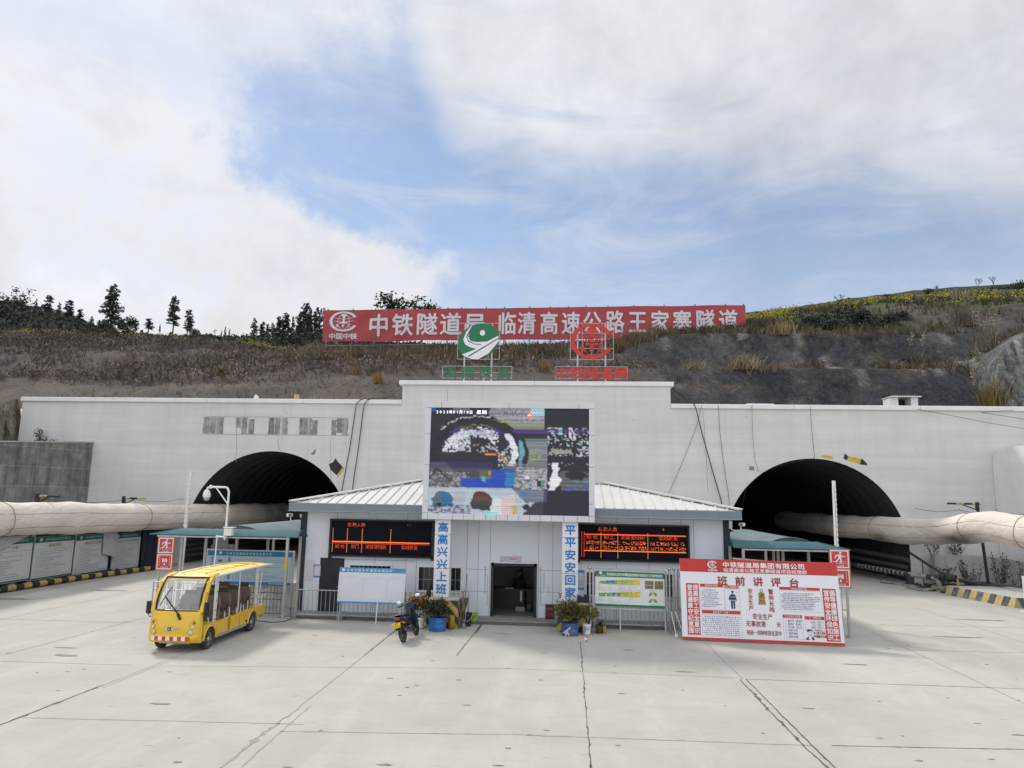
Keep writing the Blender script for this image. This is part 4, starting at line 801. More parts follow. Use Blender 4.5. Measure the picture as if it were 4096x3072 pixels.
    put((px > 1130) & (px < 1545) & (Y > 1110) & (Y < 1275) & (X > Y+20), (.09, .085, .17), .45+.5*st); put((X > 1235) & (X < 1310) & (Y > 1140) & (Y < 1205), (.05, .2, .45), .8); put((X-1240 > (1450-Y)*.9) & (Y > 1265) & (px < 1545), (.02, .022, .03), .95); put(b & (np.hypot(X-1310, Y-1330) < 38), (.025, .025, .03), 1); put(b & (X > 1220) & (Y > 1270) & scr2 & (Y < 1330), (.03, .03, .04), .8)
    put((py > 1388) & (py < 1411) & (px > 785) & (px < 972), (.02, .8, .85), 1); put(b & (Y > 1385) & (px > 330) & (px < 570), (.3, .26, .6), .8*st)
    for q in ((px > 1505) & (py < 378), (px > 1545) & (py > 1122)): put(q, (.018, .02, .03), 1)
    put((X < 192) & (Y < 188), (.03, .1, .5), 1)
    q = np.pad(c, ((1, 1), (1, 1), (0, 0)), 'edge'); c[:] = .4*c+.15*(q[1:-1, :-2]+q[1:-1, 2:])+.15*(q[:-2, 1:-1]+q[2:, 1:-1])     # lamps bleed into their neighbours
    c *= (.82+.3*g.random((ny, 1, 1))*np.ones((1, nx, 1))); c *= (.9+.2*g.random((ny, nx, 1)))
    xs_ = np.linspace(SX0, SX1, nx+1); zs_ = np.linspace(SZ0, SZ1, ny+1)
    x0, z0 = np.meshgrid(xs_[:-1], zs_[:-1]); x1, z1 = np.meshgrid(xs_[1:], zs_[1:])
    V4 = np.stack([np.stack([a, np.full_like(a, SY+.02), b2], -1) for a, b2 in ((x0, z0), (x1, z0), (x1, z1), (x0, z1))], 2).reshape(-1, 3)-np.array(sc.location)
    F4 = np.arange(len(V4)).reshape(-1, 4); col = np.repeat(c.reshape(-1, 3), 4, 0)
    return tinted('screen', V4, F4, np.clip(col, 0, 1), attr_mat('led_picture', rough=.5, emit=.85), sc)
scr = screen_pix()
F = Frame((SX0, SY+.012, SZ0)); wl = mat('led_white', (.85, .9, 1), .5, 0, emit=.9); d = MB(); H_ = SZ1-SZ0
d.run(F, '2022年01月18日', .16, 1.53, H_-.22, H_-.09, 0, 0, .02, fill=1); d.run(F, '星期', 1.66, 2.06, H_-.22, H_-.08, 0, 0, .02); d.build('date_text', wl, scr)
d = MB(); d.run(F, '17:45:59', 2.34, 3.14, H_-.21, H_-.1, 0, 0, .02, fill=1); d.build('clock_text', led_k, scr)
d = MB(); d.quad(F, 3.53, H_-.32, 3.71, H_-.17, 0); d.build('red_icon', mat('icon_red', (.9, .07, .03), .5, 0, emit=.8), scr); d = MB(); [d.quad(F, 3.56+.045*i, H_-.28+.04*(i % 2), 3.59+.045*i, H_-.24+.04*(i % 2), .004) for i in range(3)]; d.build('icon_mark', wl, scr)
cw = mat('pillar_cladding', (.66, .68, .71), .4, .05, 1.5, dirt=.12, dcol=(.42, .42, .44)); cb_ = mat('letter_blue', (.02, .16, .45), .45, .05)
def pillar(x0, x1, text, label, cut):
    t = thing('lettered_pillar', label, 'pillar', ((x0+x1)/2, 25.95, .86), 'pillars under the led screen'); m = MB(); Y0 = 25.72
    for a, b in zip(cut, cut[1:]): m.box(((x0+x1)/2, Y0+.24, (a+b)/2), (x1-x0, .48, b-a-.012), 0, 0, .006)
    m.build('pillar_shaft', cw, t); F = Frame((x0, Y0-.004, 0)); d = MB(); d.run(F, text, .1, x1-x0-.08, 1.0, 3.58, 0, 0, .035, vert=True, fill=.80); d.build('lettering', cb_, t)
pillar(-4.66, -4.1, '高高兴兴上班', 'white pillar with blue characters standing left of the doorway, under the left side of the screen', (.93, 1.92, 3.1, 3.66))
pillar(-.10, .46, '平平安安回家', 'white pillar with blue characters standing right of the doorway, under the right side of the screen', (.93, 1.86, 3.1, 3.66))
def hazard_block(x0, x1, top, label, flip):
    t = thing('hazard_block', label, 'concrete block', ((x0+x1)/2, 25.6, 0), 'striped blocks round the pillar feet'); y0, y1 = 25.06, 26.05
    MB().box(((x0+x1)/2, (y0+y1)/2, top/2), (x1-x0, y1-y0, top), 0, 0, .015).build('block', mat('block_top', (.42, .41, .38), .9, .2, 3, .3, 15), t)
    def stripes(F, wd, m, k):
        p = .26; n = int((wd+top)/p)+2
        for i in range(-1, n):
            a = i*p-.1; q = []
            # diagonal band clipped to the face
            pts = [(a, 0), (a+p, 0), (a+p-top, top), (a-top, top)] if not flip else [(wd-a-p, 0), (wd-a, 0), (wd-a+top, top), (wd-a-p+top, top)]
            for side in (0, 1):
                out = []
                for j in range(len(pts)):
                    A_, B_ = pts[j-1], pts[j]; ina = (A_[0] >= 0) if side == 0 else (A_[0] <= wd); inb = (B_[0] >= 0) if side == 0 else (B_[0] <= wd); lim = 0 if side == 0 else wd
                    if ina != inb: tt = (lim-A_[0])/(B_[0]-A_[0]); out.append((lim, A_[1]+(B_[1]-A_[1])*tt))
                    if inb: out.append(B_)
                pts = out
                if not pts: break
            if len(pts) > 2: (m, k)[i % 2].poly(F, pts, .003)
    ys, bs = MB(), MB()
    for F, wd in ((Frame((x0, y0, 0)), x1-x0), (Frame((x1, y0, 0), (0, 1, 0)), y1-y0), (Frame((x0, y1, 0), (0, -1, 0)), y1-y0)): stripes(F, wd, ys, bs)
    ys.build('yellow_stripe', mat('worn_yellow', (.40, .30, .06), .85, .4, 7, .2, 20, dirt=.5, dcol=(.45, .42, .36), dscale=3), t); bs.build('black_stripe', mat('worn_black', (.03, .032, .038), .85, .4, 7, .2, 20, dirt=.3, dcol=(.3, .28, .25), dscale=3), t)
hazard_block(-4.75, -3.66, .93, 'concrete block with worn black and yellow stripes round the foot of the left pillar', False)
hazard_block(-.24, .76, .93, 'striped concrete block round the foot of the right pillar, behind the potted shrubs', True)
# ------------------------------------------------------------------ yellow sightseeing cart
ypaint = mat('cart_yellow', (.74, .46, .006), .28, .04, 1.5, spec=.5, coat=.5, dirt=.3, dcol=(.40, .28, .08), dscale=1.2)
ytop = mat('cart_roof_yellow', (.80, .62, .19), .5, .03, 1.5, dirt=.12, dcol=(.5, .42, .2))
whitep = mat('white_tube', (.72, .72, .71), .4, .04, 4, dirt=.2, dcol=(.4, .37, .33), dscale=3)
seat_m = mat('seat_brown', (.15, .12, .10), .65, .12, 5, .05, 60)
tyre_m = mat('tyre_rubber', (.03, .03, .031), .9, .3, 5, .2, 40, dirt=.6, dcol=(.22, .21, .19), dscale=4)
alloy = mat('alloy', (.45, .45, .46), .3, .1, 6, metal=.8)
rubber = mat('black_rubber', (.012, .012, .014), .45, .1, 6)
glass = mat('clear_glass', (.95, .97, .98), .03, 0, spec=.5, alpha=.22)
lamp_m = mat('lamp_lens', (.55, .54, .50), .12, .1, 20, spec=.8, coat=.6)
amber = mat('amber_lens', (.28, .12, .04), .2, .1, 10, spec=.7)
def wheel(parent, c, r, wd, spokes, out, axis=(1, 0, 0), moto=False):
    hb = MB(); hb.lathe([(.02, -wd*.3), (r*.2, -wd*.3), (r*.22, wd*.5*1.0), (r*.12, wd*.52), (.005, wd*.52)], c, 18, 0, Vector(axis)*out)
    wh = hb.build('wheel', alloy if not moto else rubber, parent)
    t = MB(); k = [(r*.62, -wd*.46), (r*.80, -wd*.5), (r*.95, -wd*.46), (r, -wd*.3), (r, wd*.3), (r*.95, wd*.46), (r*.80, wd*.5), (r*.62, wd*.46), (r*.60, 0), (r*.62, -wd*.46)]
    t.lathe(k, c, 30, 0, axis)
    for i in range(36):                                # tread blocks
        a = 2*math.pi*i/36; x, y = perp(Vector(axis)); d = x*math.cos(a)+y*math.sin(a); e_ = Vector(axis).cross(d); p = Vector(c)+d*(r-.003)
        s_ = (-1)**i; t.hexa([p+Vector(axis)*wd*q[0]+e_*q[1]*r*.055+d*q[2] for q in ((-.02*s_, -1, 0), (.28*s_, -1, 0), (.28*s_, .6, 0), (-.02*s_, .6, 0), (-.02*s_, -1, .007), (.28*s_, -1, .007), (.28*s_, .6, .007), (-.02*s_, .6, .007))])
    t.build('tyre', tyre_m, wh)
    rm_ = MB(); rm_.lathe([(r*.52, wd*.36), (r*.62, wd*.42), (r*.64, wd*.30), (r*.60, 0), (r*.55, 0), (r*.52, wd*.36)], c, 30, 0, Vector(axis)*out)
    ax = Vector(axis)*out
    for i in range(spokes):
        a = 2*math.pi*i/spokes+.3; x, y = perp(Vector(axis)); d = x*math.cos(a)+y*math.sin(a); rm_.beam(Vector(c)+ax*wd*.40+d*r*.1, Vector(c)+ax*wd*.34+d*r*.58, r*.15 if not moto else r*.1, .02)
    rm_.build('rim', alloy if not moto else rubber, wh)
    if not moto: MB().lathe([(r*.5, wd*.05), (0, wd*.05)], c, 20, 0, ax).build('wheel_dish', rubber, wh)
    return wh
bus = thing('sightseeing_cart', 'yellow open-sided electric sightseeing cart with white posts and brown seats, parked left in the yard', 'cart', (-10.985, 22.2, 0)); bus['_local'] = True
Wb = .755
b = MB()
def plan(z):                                            # nose outline at height z: half-width, nose bulge
    t = (z-.28)/.84; hw = Wb*(.985+.015*math.sin(math.pi*min(1, t*1.2)))*(1-.035*max(0, t-.6)); fr = -2.24+.05*abs(t-.35)+.16*max(0, t-.45)**1.3
    if t < .12: fr += .05*(1-t/.12)
    P = [(-hw, -1.97), (-hw, -2.0)]
    for i in range(13):
        a = math.pi*(i/12); P.append((-hw*math.copysign(abs(math.cos(a))**.5, math.cos(a)), -2.0+(fr+2.0)*abs(math.sin(a))**.62))
    return P+[(hw, -2.0), (hw, -1.97)]
zs = [.28, .30, .34, .40, .46, .49, .52, .62, .74, .86, .96, 1.04, 1.09, 1.12]
rings = [[(x, y-(.018 if .33 < z < .47 else 0), z) for x, y in plan(z)] for z in zs]; k = len(rings[0])
b.add([p for q in rings for p in q], [(i*k+j, i*k+j+1, (i+1)*k+j+1, (i+1)*k+j) for i in range(len(zs)-1) for j in range(k-1)], 0, True)
b.add(rings[-1], [tuple(range(k))]); b.add(rings[0], [tuple(range(k))[::-1]])
def arch_panel(s, y0, y1, yc, r, ztop, zlow, x):       # side panel with a wheel arch cut out, plus a flared lip
    n = 14; top = []; bot = []
    Yk = sorted(set([y0, y1]+[yc-r+2*r*i/n for i in range(n+1)]))
    Yk = [y for y in Yk if y0 <= y <= y1]
    for y in Yk:
        zc = .29+math.sqrt(max(0, r*r-(y-yc)**2)) if abs(y-yc) < r else zlow
        top.append((y, ztop)); bot.append((y, max(zlow, zc)))
    vs = [(s*x, y, z) for y, z in bot]+[(s*x, y, z) for y, z in top]+[(s*(x-.3), y, z) for y, z in top]; m = len(Yk)
    fs = [(i, i+1, m+i+1, m+i) for i in range(m-1)]+[(m+i, m+i+1, 2*m+i+1, 2*m+i) for i in range(m-1)]
    if s < 0: fs = [f[::-1] for f in fs]
    b.add(vs, fs)
    lip = [(s*(x+.012), yc+r*math.cos(a), .29+r*math.sin(a)) for a in [math.pi*i/16 for i in range(17)] if y0-.01 <= yc+r*math.cos(a) <= y1+.01]
    if len(lip) > 2: b.tube(lip, .03, 6)
    for yy in (y0, y1):
        zc = zlow
        b.add([(s*x, yy, zc), (s*(x-.3), yy, zc), (s*(x-.3), yy, ztop), (s*x, yy, ztop)], [(0, 1, 2, 3)])
for s in (-1, 1):
    arch_panel(s, -1.90, -1.10, -1.52, .36, .72, .30, Wb-.01)
    b.box((s*(Wb-.13), -.72, .50), (.24, .66, .40), 0, 0, .02)           # seat bases along the sill
    b.box((s*(Wb-.13), .10, .50), (.24, .58, .40), 0, 0, .02)
    b.box((s*(Wb-.13), .66, .50), (.24, .40, .40), 0, 0, .02)
    arch_panel(s, .82, 2.22, 1.32, .36, .72, .42, Wb-.01)
b.box((0, 2.23, .56), (2*Wb-.02, .05, .34), 0, 0, .015)
for s in (-1, 1):                                       # windscreen surround sweeping up into the roof
    P = [(s*(Wb-.035), -2.0, 1.08), (s*(Wb-.05), -1.93, 1.3), (s*(Wb-.07), -1.82, 1.6), (s*(Wb-.09), -1.68, 1.85), (s*(Wb-.11), -1.48, 2.0), (s*(Wb-.12), -1.15, 2.05)]
    for p, q in zip(P, P[1:]): b.beam(p, q, .16, .10)
    for p in P[1:-1]: b.ball(p, (.055, .085, .06), 0, 8, 5)
b.box((0, -2.0, 1.12), (2*Wb-.14, .12, .06), 0, 0, .02)
body = b.build('body', ypaint, bus)
ws = MB(); nx_, nz_ = 10, 6
def wpt(u, v, o=0.):                                    # windscreen surface
    z = 1.12+.88*v; y = -2.02+.10*v+.34*v**2.6-.07*(1-abs(u)**2.2)-o; return ((Wb-.10-.035*v)*u, y, z)
vs = [wpt(-1+2*i/nx_, j/nz_) for j in range(nz_+1) for i in range(nx_+1)]
ws.add(vs, [(j*(nx_+1)+i, j*(nx_+1)+i+1, (j+1)*(nx_+1)+i+1, (j+1)*(nx_+1)+i) for j in range(nz_) for i in range(nx_)], 0, True); wsc = ws.build('windscreen', glass, bus)
sl = MB(); loop = [wpt(-1+2*i/nx_, 0, .006) for i in range(nx_+1)]+[wpt(1, j/nz_, .006) for j in range(1, nz_+1)]+[wpt(1-2*i/nx_, 1, .006) for i in range(1, nx_+1)]+[wpt(-1, 1-j/nz_, .006) for j in range(1, nz_+1)]
sl.tube(loop, .032, 6); sl.build('windscreen_seal', rubber, wsc)
wp = MB(); wp.tube([(.12, -2.20, 1.0), (.06, -2.16, 1.08), (-.36, -2.10, 1.5)], .012, 6); wp.tube([(.17, -2.19, 1.02), (-.34, -2.09, 1.5)], .008, 6); wp.tube([(-.5, -2.07, 1.27), (-.36, -2.11, 1.5), (-.2, -2.02, 1.8)], .012, 6); wp.tube([(.2, -2.23, .92), (.1, -2.19, 1.05)], .035, 8); wp.build('wiper', rubber, bus)
ln_ = MB(); P = plan(1.02); ln_.tube([(x*1.004, y-.006, 1.04) for x, y in P[1:-1]], .006, 5); ln_.build('bonnet_gap', rubber, bus)
rf = MB(); rows = []                                    # roof skin: crowned, dropping at the front cap
for y, z, wd in ((-1.62, 1.93, .56), (-1.56, 2.0, .62), (-1.42, 2.055, .66), (-1.2, 2.085, .69), (-.8, 2.10, .70), (0, 2.105, .71), (1, 2.10, .71), (2.2, 2.08, .71), (2.62, 2.06, .69), (2.72, 2.04, .66)):
    rows.append([(wd*math.sin(t*1.35)/math.sin(1.35), y, z+.07*(math.cos(t*1.35))-.07) for t in [-1+2*i/12 for i in range(13)]])
rf.add([p for q in rows for p in q], [(i*13+j, i*13+j+1, (i+1)*13+j+1, (i+1)*13+j) for i in range(9) for j in range(12)], 0, True)
rf.add([(x, y, z-.03) for q in rows for x, y, z in q], [((i+1)*13+j, (i+1)*13+j+1, i*13+j+1, i*13+j) for i in range(9) for j in range(12)], 0, True)
roof = rf.build('roof', ytop, bus)
rb = MB()
for y in (-1.15, -.45, .25, .95, 1.65, 2.35): rb.tube([(.66*math.sin(t*1.3)/math.sin(1.3), y+.07*(1-t*t), 2.105+.07*math.cos(t*1.35)-.07-(.02 if y > 2 or y < -1 else 0)) for t in [-1+2*i/12 for i in range(13)]], .014, 6)
for x in (-.36, .36): rb.tube([(x, -1.3, 2.075), (x, -.6, 2.098), (x, 1, 2.10), (x, 2.55, 2.058)], .014, 6)
rb.build('roof_rib', mat('rib_yellow', (.60, .40, .04), .5, .05, 3), roof)
for s in (-1, 1):
    MB().tube([(s*.70, -1.38, 2.0), (s*.725, -1.1, 2.02), (s*.735, .5, 2.035), (s*.73, 2.0, 2.02), (s*.70, 2.72, 1.99)], .036, 8).build('roof_rail', whitep, bus)
    for y in (-1.26, 1.56):                             # paired posts, splayed at the top
        p = MB(); p.beam((s*.70, y, .70), (s*.70, y-.02, 1.98), .055, .03); p.beam((s*.70, y+.07, .70), (s*.70, y+.12, 1.98), .055, .03)
        for i in range(5): p.box((s*.70, y+.035+.012*i, .78+.26*i), (.03, .09, .045))
        p.build('roof_post', whitep, bus)
    p = MB(); p.beam((s*.70, .30, .72), (s*.70, .30, 2.0), .028, .028); p.build('roof_post', whitep, bus)
    p = MB(); p.beam((s*.66, 1.92, .72), (s*.68, 2.02, 2.0), .03, .03); p.build('roof_post', whitep, bus)
    for y, z in ((-.42, .68), (.36, .68), (.86, .70), (-1.42, .66), (1.95, .70)):  # bent hand rails beside each seat row
        MB().tube([(s*.70, y-.17, z+.22), (s*.71, y-.17, z+.06), (s*.71, y-.1, z+.01), (s*.71, y+.06, z+.01), (s*.71, y+.13, z+.06), (s*.69, y+.15, z+.30)], .014, 6).build('hand_rail', whitep, bus)
sl2 = MB(); sl2.box((0, -.1, .27), (.9, 3.9, .09)); sl2.box((0, -.085, .28), (2*Wb-.02, 2.02, .10), 0, 0, .012); sl2.box((0, -1.945, .29), (2*Wb-.04, .11, .08), 0, 0, .01); sl2.box((0, 1.95, .36), (2*Wb-.06, .5, .08), 0, 0, .01); sl2.build('sill', mat('sill_grey', (.38, .375, .36), .6, .15, 3, metal=.2, dirt=.6, dcol=(.25, .23, .2), dscale=3), bus)
def bench(y, back, half=False):
    for s in ((-1, 1)):
        st_ = MB(); st_.box((s*.34, y, .76), (.62, .44, .11), 0, 0, .03); se = st_.build('seat', seat_m, bus)
        bk2 = MB(); F = Frame((s*.34, y+back*.20, .80), (1, 0, 0), (0, back*.16, 1)); w0 = .29
        bk2.slab(F, [(-w0, 0), (w0, 0), (w0+.015, .12), (w0-.02, .22), (w0, .34), (w0-.05, .56), (w0-.10, .60), (-w0+.10, .60), (-w0+.05, .56), (-w0, .34), (-w0+.02, .22), (-w0-.015, .12)], -.05, .05); bk2.build('backrest', seat_m, se)
        hr = MB(); hr.slab(Frame(F(0, .60), (1, 0, 0), (0, back*.16, 1)), [(-.18, .0), (.18, .0), (.17, .13), (-.17, .13)], -.035, .035); hr.build('headrest', mat('headrest_dark', (.05, .043, .04), .6, .1, 5), se)
        MB().tube([(s*.34+.27*s, y+back*.2-.02, 1.1), (s*.34+.3*s, y+back*.02, .98), (s*.34+.3*s, y-back*.12, .97)], .022, 6).build('armrest', rubber, se)
for y in (-1.02, -.36, .34, 1.08): bench(y, 1)
MB().tube([(.10, -.52, 1.5), (.45, -.62, 1.15), (.62, -.6, .92)], .018, 6).build('seat_belt', rubber, bus)
sw = MB(); c = Vector((.30, -1.55, 1.12)); ax = Vector((0, .75, .65)).normalized(); x, y = perp(ax); sw.tube([c+(x*math.cos(a)+y*math.sin(a))*.17 for a in [2*math.pi*i/20 for i in range(21)]], .014, 6); sw.tube([c, c-ax*.3], .02, 6); sw.tube([c-x*.17, c+x*.17], .01, 6); sw.build('steering_wheel', rubber, bus)
MB().box((0, -1.86, .97), (1.36, .22, .20), 0, 0, .05).build('dashboard', rubber, bus)
MB().box((0, -1.93, .66), (1.4, .04, .8)).build('bulkhead', mat('bulkhead', (.05, .05, .05), .8), bus)
for s in (-1, 1):
    wheel(bus, (s*.665, -1.52, .285), .285, .17, 5, s); wheel(bus, (s*.665, 1.32, .285), .285, .17, 5, s)
    for yc in (-1.52, 1.32): MB().box((s*.44, yc, .48), (.26, .70, .40)).build('wheel_well', rubber, bus)
    m = MB(); m.tube([(s*.70, -1.95, .98), (s*.83, -2.0, .93), (s*.86, -2.02, 1.0), (s*.86, -2.03, 1.06)], .014, 6); m.box((s*.86, -2.03, 1.2), (.14, .07, .36), 0, .15*s, .03); mi = m.build('wing_mirror', rubber, bus)
    MB().box((s*.86, -1.992, 1.2), (.11, .005, .30), 0, .15*s).build('mirror_glass', mat('mirror_glass', (.75, .77, .8), .35, 0, metal=.6), mi)
    for u, z, r_, mm in ((.60, .83, .042, amber), (.575, .71, .052, lamp_m), (.535, .565, .055, lamp_m)):
        P = plan(z); xx = u if s > 0 else -u; yy = min(y for x, y in P if abs(x-xx) < .14)
        yy = np.interp(xx, [p[0] for p in P[2:15]], [p[1] for p in P[2:15]])
        nrm = Vector((s*.42, -1, .05)).normalized()
        h = MB(); h.lathe([(r_, -.02), (r_, .012), (r_*.8, .022), (0, .026)], (xx, yy, z), 18, 0, nrm); h2 = h.build('headlight', mm, bus)
        MB().lathe([(r_*1.25, -.012), (r_*1.25, .006), (r_*1.02, .008)], (xx, yy, z), 18, 0, nrm).build('lamp_ring', mat('ring_shade', (.42, .27, .01), .4), h2)
    hb_ = MB(); q = []
    for i in range(15):                                 # raised brow round each lamp cluster
        a = R(-60+230*i/14); u = s*(.565+.10*math.cos(a)); z = .70+.21*math.sin(a); P = plan(z); q.append((u, float(np.interp(u, [p[0] for p in P[2:15]], [p[1] for p in P[2:15]]))-.004, z))
    hb_.tube(q, .012, 6); hb_.build('lamp_brow', ypaint, bus)
rs = MB(); zr0, zr1 = .345, .455
for i in range(10):
    u0, u1 = -.60+.112*i, -.60+.112*(i+1); pts = []
    for u, z in ((u0, zr0), (u1, zr0), (u1, zr1), (u0, zr1)):
        P = plan(.4); pts.append((u, float(np.interp(u, [p[0] for p in P[2:15]], [p[1] for p in P[2:15]]))-.034, z))
    rs.add(pts, [(0, 1, 2, 3)], i % 2)
rs.build('reflective_strip', [mat('strip_white', (.72, .72, .72), .4, .04), mat('strip_red', (.55, .05, .02), .4, .08)], bus)
em = MB(); F = Frame((-.06, -2.262, .66)); em.slab(F, [(-.30, .05), (-.06, -.035), (0, -.06), (.06, -.035), (.30, .05), (.06, .035), (-.06, .035)], 0, .012); e2 = em.build('emblem', mat('chrome', (.7, .7, .7), .15, 0, metal=1), bus)
em = MB(); em.slab(Frame((-.06, -2.276, .66)), [(-.055, .045), (-.045, -.03), (0, -.06), (.045, -.03), (.055, .045)], 0, .006); em.build('emblem_shield', rubber, e2); em = MB(); F = Frame((-.06, -2.283, .66)); em.ring(F, 0, 0, .03, .028, .008, 0, 0, 16); em.quad(F, -.012, -.02, .012, .02, .002); em.build('emblem_mark', mat('chrome', (.7,)*3), e2)
MB().tube([(.66, 2.05, 1.15), (.8, 2.25, 1.22), (.72, 2.42, 1.05), (.62, 2.2, .95), (.6, 1.95, 1.0)], .008, 6).build('loose_cable', whitep, bus)

# ------------------------------------------------------------------ motorcycle seen from behind
mo = thing('motorcycle', 'dark blue-black underbone motorcycle with a yellow rear plate leaning on its stand', 'motorcycle', (-4.86, 23.16, 0)); mo['_local'] = True
mo.rotation_euler = (0, R(-13), R(-7))
mb_dark = mat('moto_blue', (.008, .012, .024), .4, .15, 3, spec=.35, coat=.1, dirt=.12, dcol=(.12, .11, .1), dscale=3); eng = mat('engine_metal', (.14, .135, .13), .45, .3, 8, metal=.6, dirt=.4, dcol=(.1, .08, .06))
wheel(mo, (0, -.61, .275), .275, .09, 5, 1, moto=True); wheel(mo, (0, .60, .275), .275, .075, 5, 1, moto=True)
bd = MB()
def loft(rows, m=0):
    n = 10; vs = []
    for (y, z, wx, wz) in rows:
        for j in range(n): a = 2*math.pi*j/n; vs.append((wx*math.cos(a), y, z+wz*math.sin(a)))
    bd.add(vs, [(i*n+j, i*n+(j+1) % n, (i+1)*n+(j+1) % n, (i+1)*n+j) for i in range(len(rows)-1) for j in range(n)], m, True); bd.add(vs[:n], [tuple(range(n))[::-1]], m); bd.add(vs[-n:], [tuple(range(n))], m)
loft([(-.86, .70, .05, .05), (-.72, .68, .11, .08), (-.45, .62, .15, .10), (-.15, .54, .13, .10), (.05, .44, .10, .09), (.25, .46, .09, .10)])
bd.beam((0, .15, .42), (0, .36, .86), .16, .12); bd.build('body', mb_dark, mo)
lg = MB(); F = Frame((0, .36, .62), (1, 0, 0), (0, .22, 1)); lg.slab(F, [(-.15, -.30), (.15, -.30), (.19, -.05), (.15, .20), (.08, .28), (-.08, .28), (-.15, .20), (-.19, -.05)], -.03, .03); lg.slab(Frame((0, .46, .9), (1, 0, 0), (0, .4, 1)), [(-.14, -.06), (.14, -.06), (.16, .06), (.10, .14), (-.10, .14), (-.16, .06)], -.08, .08); lg.build('leg_shield', mb_dark, mo)
st2 = MB(); n = 8; rows = [(-.74, .80, .11), (-.55, .79, .14), (-.3, .76, .14), (-.05, .74, .11), (.06, .72, .07)]; vs = []
for y, z, wx in rows:
    for j in range(n): a = 2*math.pi*j/n; vs.append((wx*math.cos(a), y, z+.045*math.sin(a)))
st2.add(vs, [(i*n+j, i*n+(j+1) % n, (i+1)*n+(j+1) % n, (i+1)*n+j) for i in range(4) for j in range(n)], 0, True); st2.build('seat', rubber, mo)
MB().tube([(-.12, -.60, .80), (-.13, -.84, .84), (.13, -.84, .84), (.12, -.60, .80)], .014, 6).build('grab_bar', eng, mo)
MB().box((0, -.88, .73), (.20, .06, .09), 0, 0, .02).build('tail_light', mat('tail_red', (.16, .03, .025), .2, .1, 20, coat=.5), mo)
mg = MB(); mg.beam((0, -.80, .68), (0, -1.0, .42), .13, .02); mg.tube([(0, -.61+.31*math.cos(a), .275+.31*math.sin(a)) for a in [R(150-i*10) for i in range(3, 14)]][::-1], .045, 6); mg.build('rear_mudguard', rubber, mo)
mg = MB(); mg.tube([(0, .60+.30*math.cos(a), .275+.30*math.sin(a)) for a in [R(20+i*14) for i in range(11)]], .05, 6); mg.build('front_mudguard', mb_dark, mo)
lp_ = MB(); FPl = Frame((0, -.99, .56), (1, 0, 0), (0, .45, 1)); lp_.slab(FPl, [(-.12, -.08), (.12, -.08), (.12, .08), (-.12, .08)], 0, .008); lpo = lp_.build('licence_plate', mat('plate_yellow', (.70, .44, .02), .45, .05), mo)
d = MB(); d.run(FPl, '云S', -.07, .07, .01, .07, .012, 0, .02, fill=.8); d.run(FPl, 'F0142', -.11, .11, -.07, .0, .012, 0, .03, fill=1); d.build('lettering', rubber, lpo)
for s in (-1, 1):
    t_ = MB(); t_.ball((s*.19, -.86, .60), (.045, .03, .025), 0, 8, 6); t_.tube([(s*.08, -.82, .64), (s*.17, -.86, .60)], .01, 5); t_.build('turn_signal', mat('signal_orange', (.55, .20, .02), .2, .1, 20, coat=.5), mo)
    m = MB(); m.tube([(s*.22, .40, 1.0), (s*.27, .40, 1.08), (s*.31, .39, 1.14+.07*s)], .010, 6); m.ball((s*.33, .385, 1.17+.07*s), (.095, .02, .062), 0, 14, 8); mi = m.build('mirror', rubber, mo); MB().ball((s*.33, .372, 1.175+.07*s), (.088, .018, .056), 0, 16, 8).build('mirror_glass', _mats['mirror_glass'], mi)
    MB().tube([(s*.06, -.30, .42), (s*.11, -.62, .60)], .022, 8).build('shock_absorber', eng, mo)
    MB().tube([(s*.06, .46, .80), (s*.06, .60, .30)], .024, 8).build('fork', eng, mo)
hb2 = MB(); hb2.tube([(-.36, .30, .98), (-.2, .40, 1.0), (0, .44, .98), (.2, .40, 1.0), (.36, .30, .98)], .013, 8); hb2.tube([(-.36, .30, .98), (-.25, .37, .99)], .02, 8); hb2.tube([(.36, .30, .98), (.25, .37, .99)], .02, 8); hb2.build('handlebar', rubber, mo)
en = MB(); en.box((0, -.02, .33), (.20, .34, .20), 0, 0, .03); en.lathe([(.09, -.13), (.09, .13), (0, .13)], (0, -.1, .34), 14, 0, (1, 0, 0)); en.tube([(0, .05, .36), (0, .28, .42)], .055, 8); en.build('engine', eng, mo)
ex = MB(); ex.tube([(.09, .2, .3), (.13, .05, .2), (.15, -.2, .22)], .018, 8); ex.tube([(.15, -.2, .22), (.16, -.75, .40)], [.035, .045], 10); ex.build('exhaust', mat('exhaust_grey', (.22, .21, .2), .35, .3, 8, metal=.8, dirt=.3), mo)
MB().tube([(-.07, -.12, .28), (-.26, -.05, .05), (-.28, -.0, .045)], .012, 6).build('side_stand', eng, mo)
ft = MB(); ft.tube([(-.22, .12, .27), (.22, .12, .27)], .02, 6); ft.tube([(-.2, -.3, .36), (.2, -.3, .36)], .016, 6); ft.build('foot_peg', rubber, mo)

